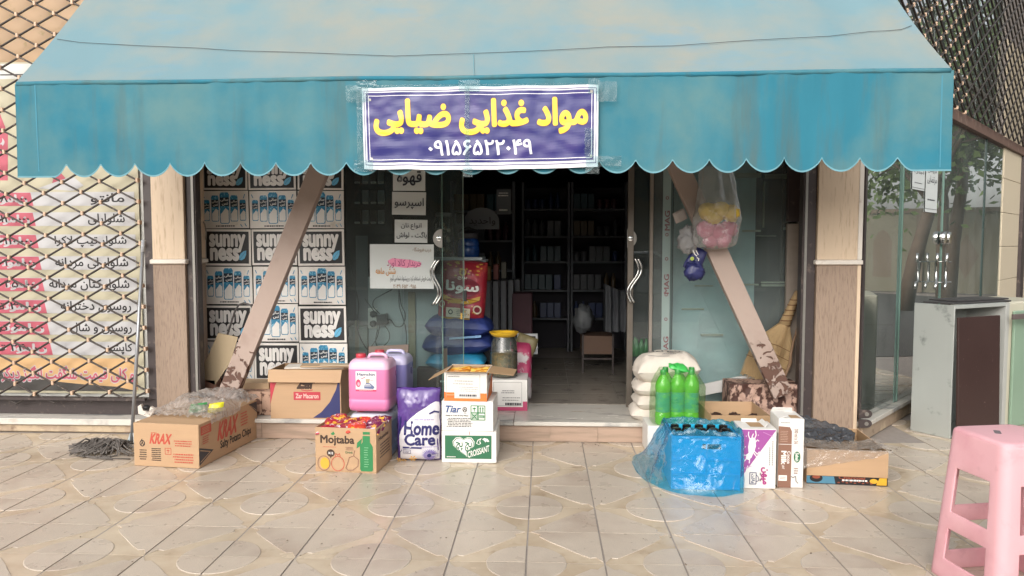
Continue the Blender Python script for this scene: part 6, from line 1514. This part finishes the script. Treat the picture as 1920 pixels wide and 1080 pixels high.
for k, (pts, lab) in enumerate(((((650, 480), (659, 505), (666, 540), (672, 570), (670, 600), (674, 630), (688, 655)), 'thick black cable hanging left of the socket'), (((735, 543), (718, 552), (702, 562), (700, 575), (712, 588)), 'black cable looping from the big note down to the adapter'), (((748, 542), (752, 570), (760, 590), (755, 610), (742, 612), (733, 600), (726, 600)), 'black cable looping right of the adapter'), (((748, 545), (749, 575), (757, 600), (762, 625), (762, 650)), 'straight black cable hanging right of the loops'), (((712, 610), (708, 630), (700, 645), (690, 655)), 'short black cable below the adapter'), (((722, 611), (730, 625), (728, 640), (712, 652), (704, 640), (708, 618)), 'thin black cable ring below the adapter'), (((684, 560), (695, 575), (706, 590)), 'black cable joining the adapter from upper left'))):
    P = [at(x, y, Yb - .06 - .006 * k) for x, y in pts]; Q = []
    for i in range(len(P) - 1):
        for t in (0, .25, .5, .75):
            a, b_, c_, d_ = P[max(0, i - 1)], P[i], P[i + 1], P[min(len(P) - 1, i + 2)]
            Q.append(.5 * ((2 * b_) + (c_ - a) * t + (2 * a - 5 * b_ + 4 * c_ - d_) * t * t + (3 * b_ - a - 3 * c_ + d_) * t ** 3))
    tag(MB().tube(Q + [P[-1]], .006 if k == 0 else .004, 6).build('cable', CBL, None, smooth=True), lab, 'cable')
a, b_ = at(766, 690, Yb - .03), at(778, 548, Yb - .03)
tag(MB().box(a.x, b_.x, Yb - .025, Yb - .01, a.z, b_.z).build('measuring_strip', M('beige_wood_strip', '#9c9079', .6, var=.1), None, bevel=.002), 'beige wooden strip standing upright behind the left glass', 'strip')
a, b_ = at(692, 760, 6.43), at(766, 646, 6.43)
MBb = MB().prism([V((a.x, 6.43, ZS + .002)), V((b_.x - .03, 6.43, ZS + .002)), V((b_.x, 6.43, b_.z)), V((a.x, 6.43, b_.z - .02))], (0, .02, 0))
tag(MBb.build('brown_board', M('brown_hardboard', '#75665c', .6, var=.08), None, bevel=.002), 'brown hardboard panel standing behind the jerrycans', 'board')

def sack(label, x0, y0, x1, y1, Y, mat, name='grocery_sack', d=.4, up=False, tilt=0, grp=None, amp=.015, seed=1, flat_=.45, p=3.):
    a, b_ = at(x0, y1, Y), at(x1, y0, Y); c = (a + b_) / 2; w, h = b_.x - a.x, b_.z - a.z
    if up: m = MB().pillow(V((0, 0, 0)), (math.cos(R(tilt)), 0, math.sin(R(tilt))), (-math.sin(R(tilt)), .12, math.cos(R(tilt))), (0, -1, .12), w, h, d, p, amp, 6, seed, 36, flat_)
    else: m = MB().pillow(V((0, 0, 0)), (math.cos(R(tilt)), 0, math.sin(R(tilt))), (0, 1, 0), (-math.sin(R(tilt)), 0, math.cos(R(tilt))), w, d, h * 1.1, p, amp, 6, seed, 34, flat_)
    o = m.build(name, mat, None, smooth=True); o.location = c; o['wloc'] = (0, 0, 0); tag(o, label, 'sack', grp); return o, w, h, c
Ysk = 6.98
r, F, U, B, w = carton('brown_base_carton', 'dark brown carton carrying the stack of sacks just inside the door', 'carton', V((X(785, Ysk), 6.85, ZS + .003)), V((X(912, Ysk), 6.85, ZS + .003)), .42, at(800, 690, 6.85).z - ZS - .003, M('dark_brown_carton', '#5a4038', .7))
F['front'].fine(WHITE, .3, .5, .7, .62, 1, 2); F['front'].done()
BSK = M('navy_blue_sack', '#26356e', .5, var=.12, vs=6, bump=.3, bs=40, col2='#35468a', ms=4, lo=.5, hi=.7)
o, w, h, c = sack('cyan blue sack at the bottom of the sack stack, above the brown carton', 802, 660, 912, 691, 6.95, M('cyan_sack', '#2f8fb8', .45, var=.1, vs=5, bump=.2, bs=40), d=.42, seed=4)
f = Face(o, (-w / 2, -.2, -h / 2), (1, 0, 0), (0, 0, 1), w, h)
o, w, h, c = sack('lower navy blue sack of the stack inside the door', 795, 626, 928, 664, 6.95, BSK, d=.42, seed=7, amp=.03, tilt=1.5, grp='navy sacks inside the door')
sack('upper navy blue sack carrying the red rice sack', 799, 590, 926, 632, 6.95, BSK, d=.42, seed=11, amp=.03, tilt=-3, grp='navy sacks inside the door')
tag(MB().grid(lambda u, v: at(842 + 60 * u, 633 - 4 * u, 6.72) + V((0, .01 * u, -.02 * v)), 8, 2).build('sack_label_strip', M('pale_blue_strip', '#7ea6cf', .5), None), 'pale blue printed strip between the two navy sacks', 'strip')
RSK = M('red_rice_sack_print', '#a52a3a', .35, var=.15, vs=7, bump=.25, bs=25, col2='#bd4a44', ms=9, lo=.55, hi=.62, coat=.2)
o, w, h, c = sack('upright red rice sack with white Persian lettering, on top of the navy sacks', 824, 487, 912, 602, 6.9, RSK, 'rice_sack', d=.2, up=True, tilt=-4, seed=3, amp=.012, flat_=.5, p=5)
f = Face(o, V((-w / 2, 0, -h / 2)), (1, 0, 0), (0, 0, 1), w, h); f.st = .0015; f.k = .004
GLD = flat('print_old_gold', '#c59a3f', .4); CRM = flat('print_cream_patch', '#d9cdb8', .45); DR = flat('print_deep_red', '#7c1f33', .4)
f.ell(DR, .5, .54, .4, .16); f.poly(GLD, [(.1, .42), (.3, .36), (.7, .36), (.92, .42), (.9, .35), (.7, .28), (.3, .28), (.1, .34)]); f.text(WHITE, 'سونا', .16, .44, .86, .64, .03); f.text(CRM, 'برنج', .4, .66, .6, .72, .02); f.ell(GLD, .5, .78, .08, .06); f.ell(DR, .5, .78, .05, .04)
f.rect(CRM, .2, .06, .72, .21); f.ell(DGREY, .3, .14, .05, .04); f.ell(CRM, .3, .14, .03, .025); f.fine(GREY, .42, .08, .68, .19, 4, 2); f.ell(CRM, .87, .2, .09, .07); f.ell(DR, .87, .2, .06, .045); f.ell(CRM, .1, .26, .07, .055); f.ell(RSK, .1, .26, .045, .035); f.rect(GLD, .1, .02, .72, .055)
rr_ = random.Random(2)
for k in range(26): f.ell(GLD, .1 + .8 * rr_.random(), .68 + .26 * rr_.random(), .02 + .02 * rr_.random(), .012, 8)
for k in range(10): f.ell(GLD, .08 + .84 * rr_.random(), .1 + .2 * rr_.random(), .015, .012, 8)
def onred(p):
    x, y = p.x / (w / 2), p.z / (h / 2); th = max(0, 1 - min(.999, abs(x)) ** 5) ** .55 * max(0, 1 - min(.999, abs(y)) ** 5) ** .55; tl = R(-4)
    q = V((math.cos(tl), 0, math.sin(tl))) * p.x * .96 + V((-math.sin(tl), .12, math.cos(tl))) * p.z + V((0, -1, .12)) * (th * .2 * .5 + .012 + (-p.y))
    return q
f.done('sack_print', onred)
ky = thing('door_keys', 'black and brass padlock keys hanging on the slim glass door before the red sack', 'keys', at(872, 560, 6.5))
MB().box(X(869, 6.5), X(875, 6.5), 6.49, 6.51, at(0, 562, 6.5).z, at(0, 542, 6.5).z).build('key_fob', BLACK, ky, bevel=.003); MB().tube([at(872 + 6 * math.cos(a * .6283), 568 + 5 * math.sin(a * .6283), 6.5) for a in range(11)], .0025, 5).build('key_ring', CHROME, ky)
MB().box(X(863, 6.5), X(867, 6.5), 6.49, 6.51, at(0, 583, 6.5).z, at(0, 566, 6.5).z).build('lock_body', DBROWN, ky, bevel=.002); MB().box(X(863.5, 6.5), X(866.5, 6.5), 6.493, 6.507, at(0, 594, 6.5).z, at(0, 583.5, 6.5).z).build('brass_key', GLD, ky)
tag(MB().tube([at(868, 318, 6.5), at(868.5, 400, 6.5), at(870, 470, 6.5), at(871, 540, 6.5)], .002, 5).build('hanging_string', M('pale_string', '#8e9490', .6), None), 'thin pale string hanging down to the keys by the door', 'string')

# carton, jar and packets just inside the threshold
BL, BR = V((X(918, 6.36), 6.36, ZS + .003)), V((X(989, 6.36), 6.36, ZS + .003)); h = at(950, 713, 6.36).z - ZS
r, F, U, B, w = carton('pink_striped_carton', 'white carton with a pink lower band on the marble threshold, carrying the jar', 'carton', BL, BR, .36, h, CARDW)
f = F['front']; f.rect(flat('print_rose', '#b5466a'), 0, 0, 1, .12); f.rect(flat('print_rose', '#b5466a'), .88, .12, 1, .3); f.frame(GREY, .1, .16, .85, .92, .0025); f.fine(GREY, .3, .55, .7, .68, 2, 3); f.fine(GREY, .3, .3, .82, .46, 2, 5, .9, .3); f.fine(DGREY, .4, .17, .84, .26, 1, 4, .9, .9); f.done()
jr = thing('pickle_jar', 'large clear jar of olives with a yellow lid on the pink striped carton', 'jar', (X(945, 6.52), 6.52, ZS + h + .005))
jc = jr.location.copy(); jh = at(945, 630, 6.52).z - jc.z
MB().lathe([(.10, .0), (.118, .01), (.12, .03), (.12, jh * .55), (.12, jh * .6), (.125, jh * .62), (.118, jh * .65), (.112, jh * .85), (.095, jh * .95), (.09, jh)], jc, 32, False).build('jar_glass', GLASS('jar_plastic', (.86, .84, .76), 1.3, .08), jr, smooth=True)
OLV = M('green_brown_olives', '#8a7442', .4, var=.3, vs=40, col2='#5f5a2a', ms=38, lo=.48, hi=.55, bump=.8, bs=45)
MB().lathe([(.09, .004), (.112, .012), (.114, .03), (.114, jh * .58), (.05, jh * .6)], jc, 28).build('olives', OLV, jr, smooth=True)
YLD = M('yellow_jar_lid', '#d8ac2e', .4, var=.05)
MB().lathe([(.088, jh - .004), (.1, jh), (.128, jh + .03), (.13, jh + .038), (.10, jh + .036), (.085, jh + .02)], jc, 32).build('lid', YLD, jr, smooth=True, ang=40)
sack('pink and white packaged sack standing behind the jar', 955, 640, 997, 748, 6.85, M('pink_white_sack', '#b8416a', .4, var=.15, vs=6, bump=.3, bs=30, col2='#cfc6c8', ms=5, lo=.52, hi=.56), d=.18, up=True, seed=9, p=4)
sack('olive brown packet leaning above the pink sack', 966, 628, 1006, 664, 6.9, M('olive_packet', '#7a7050', .5, var=.2, vs=12), 'packet', d=.1, up=True, tilt=-20, seed=12, p=4)
wf = thing('square_sign_holder', 'white square frame leaning inside the door behind the olive packet', 'sign holder', at(990, 665, 7.3))
for q in ((970, 664, 1008, 660), (970, 630, 1008, 626), (970, 660, 974, 630), (1004, 660, 1008, 630)):
    a, b_ = at(q[0], q[1], 7.3), at(q[2], q[3], 7.3); MB().box(a.x, b_.x, 7.3, 7.33, a.z, b_.z).build('frame_bar', M('off_white_plastic', '#b5b7b8', .5), wf)

# ------------------------------------------------------------------ dim stock inside the shop
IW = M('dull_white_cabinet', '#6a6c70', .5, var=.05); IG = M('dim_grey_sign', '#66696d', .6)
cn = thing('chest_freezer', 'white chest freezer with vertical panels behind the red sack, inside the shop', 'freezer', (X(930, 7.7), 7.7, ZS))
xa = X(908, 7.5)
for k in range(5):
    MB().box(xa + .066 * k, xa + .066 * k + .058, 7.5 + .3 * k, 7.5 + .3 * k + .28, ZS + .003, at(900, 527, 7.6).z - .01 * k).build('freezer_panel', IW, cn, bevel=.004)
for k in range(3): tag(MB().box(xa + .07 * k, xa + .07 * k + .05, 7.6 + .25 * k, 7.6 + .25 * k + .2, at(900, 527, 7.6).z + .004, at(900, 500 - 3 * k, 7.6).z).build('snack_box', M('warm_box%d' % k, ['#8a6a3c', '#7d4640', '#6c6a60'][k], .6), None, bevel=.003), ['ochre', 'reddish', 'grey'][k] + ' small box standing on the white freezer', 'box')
jg = thing('clear_jar', 'large clear plastic jar of sweets behind the left glass door', 'jar', at(832, 482, 6.95)); jc = jg.location.copy()
MB().box(X(802, 6.95), X(905, 6.95), 6.9, 7.3, jc.z - .03, jc.z - .002).build('jar_shelf', GB_, jg)
jh = at(832, 404, 6.95).z - jc.z; MB().lathe([(.07, 0), (.095, .01), (.097, jh * .8), (.08, jh * .93), (.07, jh)], jc, 24, False).build('jar_body', GLASS('jar_plastic'), jg, smooth=True)
MB().lathe([(.075, jh - .01), (.078, jh + .02), (.07, jh + .025)], jc, 20).build('lid', M('grey_lid', '#77797c', .5), jg, smooth=True, ang=40)
for k in range(16): 
    rr_ = random.Random(k); MB().blob(jc + V((rr_.uniform(-.06, .06), rr_.uniform(-.05, .05), .03 + .3 * rr_.random())), .02, .02, .02, .2, 3, k, 8, 6).build('sweet', M('jar_sweet%d' % (k % 3), ['#b9b7ae', '#8b8f94', '#a3927c'][k % 3], .5), jg, smooth=True)
bk = thing('water_jug', 'blue water jug with a dark lid behind the glass above the red sack', 'jug', at(878, 486, 7.2)); jc = bk.location.copy()
MB().box(jc.x - .2, jc.x + .18, 7.05, 7.4, jc.z - .025, jc.z - .002).build('jug_shelf', GB_, bk)
MB().lathe([(.1, 0), (.11, .01), (.11, .12), (.105, .13), (.11, .14), (.1, .19), (.05, .22)], jc, 24).build('jug_body', M('blue_jug_plastic', '#234a8c', .25, coat=.3), bk, smooth=True, ang=50); MB().lathe([(.09, .2), (.1, .21), (.1, .25), (.06, .27)], jc, 20).build('jug_lid', DGREY, bk, smooth=True, ang=40)
MB().tube([jc + V((-.09, 0, .2)), jc + V((-.08, -.02, .28)), jc + V((0, -.02, .31)), jc + V((.08, -.02, .28)), jc + V((.1, 0, .2))], .008, 6).build('jug_handle', BLACK, bk, smooth=True)
sgn = thing('hanging_sign', 'dim grey arched sign with dark Persian writing hanging inside the shop', 'sign', at(905, 420, 7.6))
P = [at(872 + 0, 430, 7.6), at(936, 430, 7.6), at(936, 418, 7.6)] + [at(903 + 33 * math.cos(R(a)), 415 - 26 * math.sin(R(a)), 7.6) for a in range(10, 180, 17)] + [at(872, 418, 7.6)]
MB().prism(P, (0, .01, 0)).build('sign_board', IG, sgn); f = Face(sgn, at(872, 430, 7.6), (1, 0, 0), (0, 0, 1), X(936, 7.6) - X(872, 7.6), .3); f.text(BLACK, 'واحدید', .12, .12, .88, .42, .01); f.done('sign_lettering')
hp2 = thing('hanging_poster', 'grey notice sheet hanging high inside the shop beside the arched sign', 'poster', at(944, 400, 7.9)); a, b_ = at(931, 402, 7.9), at(958, 355, 7.9)
MB().box(a.x, b_.x, 7.9, 7.91, a.z, b_.z).build('poster_sheet', IG, hp2); f = Face(hp2, (a.x, 7.9, a.z), (1, 0, 0), (0, 0, 1), b_.x - a.x, b_.z - a.z); f.fine(WHITE, .1, .1, .9, .25, 1, 2); f.fine(WHITE, .1, .7, .9, .9, 2, 3); f.done('poster_print')
# shelving with stock
SHM = M('dark_shelf_metal', '#5d6066', .5)
pr = {}
def proto(kind, col, q):
    key = kind
    if key in pr: return None
    return 1
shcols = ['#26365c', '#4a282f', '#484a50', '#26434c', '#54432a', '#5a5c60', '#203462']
stock_n = 0
def shelf_unit(x0, x1, Y, label, zs, seed, depth=.35):
    global stock_n
    u = thing('shelf_unit', label, 'shelf', ((x0 + x1) / 2, Y, ZS))
    for x in (x0, x1 - .03): MB().box(x, x + .03, Y, Y + depth, ZS + .003, zs[-1] + .35).build('upright', SHM, u)
    MB().box(x0 + .031, x1 - .031, Y + depth - .02, Y + depth, ZS + .003, zs[-1] + .3).build('back_panel', DARKIN, u)
    rr_ = random.Random(seed)
    for z in zs:
        MB().box(x0 + .031, x1 - .031, Y + .002, Y + depth - .021, z - .025, z).build('shelf_board', SHM, u)
        x = x0 + .08
        while x < x1 - .1:
            k = rr_.randrange(3); ci = rr_.randrange(len(shcols)); key = (k, ci); run = rr_.randint(2, 4)
            for _ in range(run):
                if x > x1 - .09: break
                q = V((x, Y + .1, z + .002))
                if key not in pr:
                    m = MB()
                    mt = M('stock_colour%d' % ci, shcols[ci], .4, var=.1)
                    if k == 0: m.lathe([(.034, 0), (.036, .01), (.036, .14), (.014, .19), (.014, .22)], (0, 0, 0), 12)
                    elif k == 1: m.loft([(0, .09, .06, .006), (.2, .09, .06, .006)], (0, 0, 0), 0, 1)
                    else: m.lathe([(.04, 0), (.042, .005), (.042, .1), (.04, .105), (.043, .107), (.043, .125), (.04, .13)], (0, 0, 0), 14)
                    o = m.build(['stock_bottle', 'stock_packet', 'stock_tin'][k], mt, None, smooth=True, ang=40); pr[key] = o
                else: o = pr[key].copy(); COL.objects.link(o)
                o.location = q; tag(o, ['small bottle', 'upright packet', 'round tin'][k] + ' on the dim shelves at the back of the shop', ['bottle', 'packet', 'tin'][k], 'goods on the back shelves'); stock_n += 1
                x += .095
            x += .02
zs = [.62, 1.0, 1.38, 1.72, 2.08]
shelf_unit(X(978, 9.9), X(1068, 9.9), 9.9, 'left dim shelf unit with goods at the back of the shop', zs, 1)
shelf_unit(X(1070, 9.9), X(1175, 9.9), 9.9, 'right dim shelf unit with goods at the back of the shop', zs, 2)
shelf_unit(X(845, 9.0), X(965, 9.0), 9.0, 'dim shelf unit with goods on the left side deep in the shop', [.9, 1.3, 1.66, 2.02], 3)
bn = thing('wooden_box_bench', 'brown box on thin legs deep inside the doorway', 'bench', at(1120, 680, 8.3)); a, b_ = at(1091, 664, 8.3), at(1151, 630, 8.3)
MB().box(a.x, b_.x, 8.3, 8.7, a.z, b_.z).build('bench_box', M('brown_bench_board', '#6e5647', .7), bn, bevel=.003)
for x in (a.x, b_.x - .02): MB().box(x, x + .02, 8.28, 8.3, ZS + .003, b_.z + .02).build('leg', DMETAL, bn)
MB().box(a.x + .021, b_.x - .021, 8.28, 8.299, a.z - .06, a.z - .04).build('cross_rail', DMETAL, bn)
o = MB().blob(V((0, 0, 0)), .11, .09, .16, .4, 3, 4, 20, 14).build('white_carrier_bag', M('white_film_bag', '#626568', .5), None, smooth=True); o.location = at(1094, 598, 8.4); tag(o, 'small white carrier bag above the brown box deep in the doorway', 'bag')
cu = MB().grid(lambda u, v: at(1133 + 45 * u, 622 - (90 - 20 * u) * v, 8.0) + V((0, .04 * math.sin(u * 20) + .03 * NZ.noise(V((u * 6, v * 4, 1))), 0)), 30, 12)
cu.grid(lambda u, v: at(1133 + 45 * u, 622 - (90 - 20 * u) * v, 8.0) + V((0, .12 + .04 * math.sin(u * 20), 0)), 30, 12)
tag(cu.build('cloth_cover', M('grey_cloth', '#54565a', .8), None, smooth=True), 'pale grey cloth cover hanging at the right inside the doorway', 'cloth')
for k, (px, py, lab) in enumerate(((930, 640, 'left'), (958, 560, 'right'))):
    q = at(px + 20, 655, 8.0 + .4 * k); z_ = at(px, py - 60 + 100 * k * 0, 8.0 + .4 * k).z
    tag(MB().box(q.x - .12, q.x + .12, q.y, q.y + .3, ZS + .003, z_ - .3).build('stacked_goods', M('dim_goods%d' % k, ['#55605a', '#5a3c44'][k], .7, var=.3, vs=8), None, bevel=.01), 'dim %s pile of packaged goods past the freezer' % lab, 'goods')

# ------------------------------------------------------------------ behind the right glass
PB_ = M('pale_blue_grey_panel', '#c4d8dc', .55, var=.04, vs=2)
rp = thing('shelf_back_panel', 'pale blue grey shelf back standing behind the right window', 'panel', (X(1340, 6.72), 6.72, ZS))
MB().box(X(1262, 6.72), X(1414, 6.72), 6.72, 6.74, ZS + .003, 2.7).build('pale_panel', PB_, rp)
MB().box(X(1414.5, 6.74), X(1500, 6.74), 6.75, 6.77, ZS + .003, 2.7).build('dark_panel', M('dark_blue_panel', '#252b33', .45), rp)
MB().box(X(1463, 6.74), X(1466, 6.74), 6.738, 6.7495, ZS + .003, 2.7).build('panel_seam', DMETAL, rp)
ST = M('cream_shelf_strip', '#c2bfae', .5)
for q in ((1381, 324, 1427, 333), (1433, 326, 1491, 335), (1474, 325, 1491, 328), (1392, 431, 1426, 435), (1469, 426, 1491, 431), (1381, 532, 1422, 535), (1427, 528, 1491, 531), (1427, 533, 1489, 537), (1303, 535, 1337, 537), (1314, 626, 1356, 630), (1479, 626, 1491, 630), (1278, 578, 1320, 581), (1430, 340, 1434, 427), (1418, 442, 1455, 443)):
    a, b_ = at(q[0], q[3], 6.7), at(q[2], q[1], 6.7); MB().box(a.x, b_.x, 6.69, 6.715, a.z, b_.z).build('shelf_strip', ST, rp, bevel=.002)
for k in range(6):
    q = V((X(1186 + 9 * (k % 4), 7.2), 7.2 + .12 * (k // 4), at(1200, 668, 7.2).z)); 
    if k == 0:
        o = MB().lathe([(.03, 0), (.032, .1), (.012, .15), (.012, .17)], (0, 0, 0), 12).build('green_bottle', M('dim_green_bottle', '#2f7a3a', .3), None, smooth=True); g0 = o
    else: o = g0.copy(); COL.objects.link(o)
    o.location = q; tag(o, 'small green bottle in the dim corner behind the right door leaf', 'bottle', 'green bottles behind the right door leaf')
tag(MB().box(X(1182, 7.2), X(1224, 7.2), 7.1, 7.5, ZS + .003, at(1200, 668.5, 7.2).z).build('dark_crate', M('dark_crate_plastic', '#1d1f22', .5), None, bevel=.02, seg=2), 'dark crate under the green bottles behind the right door leaf', 'crate')

# grit and litter on the paving
gt_ = MB(); rg = random.Random(77)
for k in range(300):
    x, y = rg.uniform(-4.2, 3.6), rg.uniform(3.0, 5.98)
    if rg.random() < .45: y = 5.97 - abs(rg.gauss(0, .12))
    sz = rg.uniform(.002, .006) * (1.6 if rg.random() < .1 else 1); a = rg.uniform(0, 3.14); z = .0005
    u, v = V((math.cos(a), math.sin(a), 0)) * sz * rg.uniform(1, 2.6), V((-math.sin(a), math.cos(a), 0)) * sz
    c = V((x, y, z)); gt_.add([c - u, c + v, c + u, c - v, c + V((0, 0, sz * .8))], [(0, 1, 4), (1, 2, 4), (2, 3, 4), (3, 0, 4)])
gt_.build('grit', M('dark_grit', '#6b5d50', .9, var=.4, vs=5), None, kind='stuff')

for o in bpy.data.objects:
    if 'wloc' in o: del o['wloc']
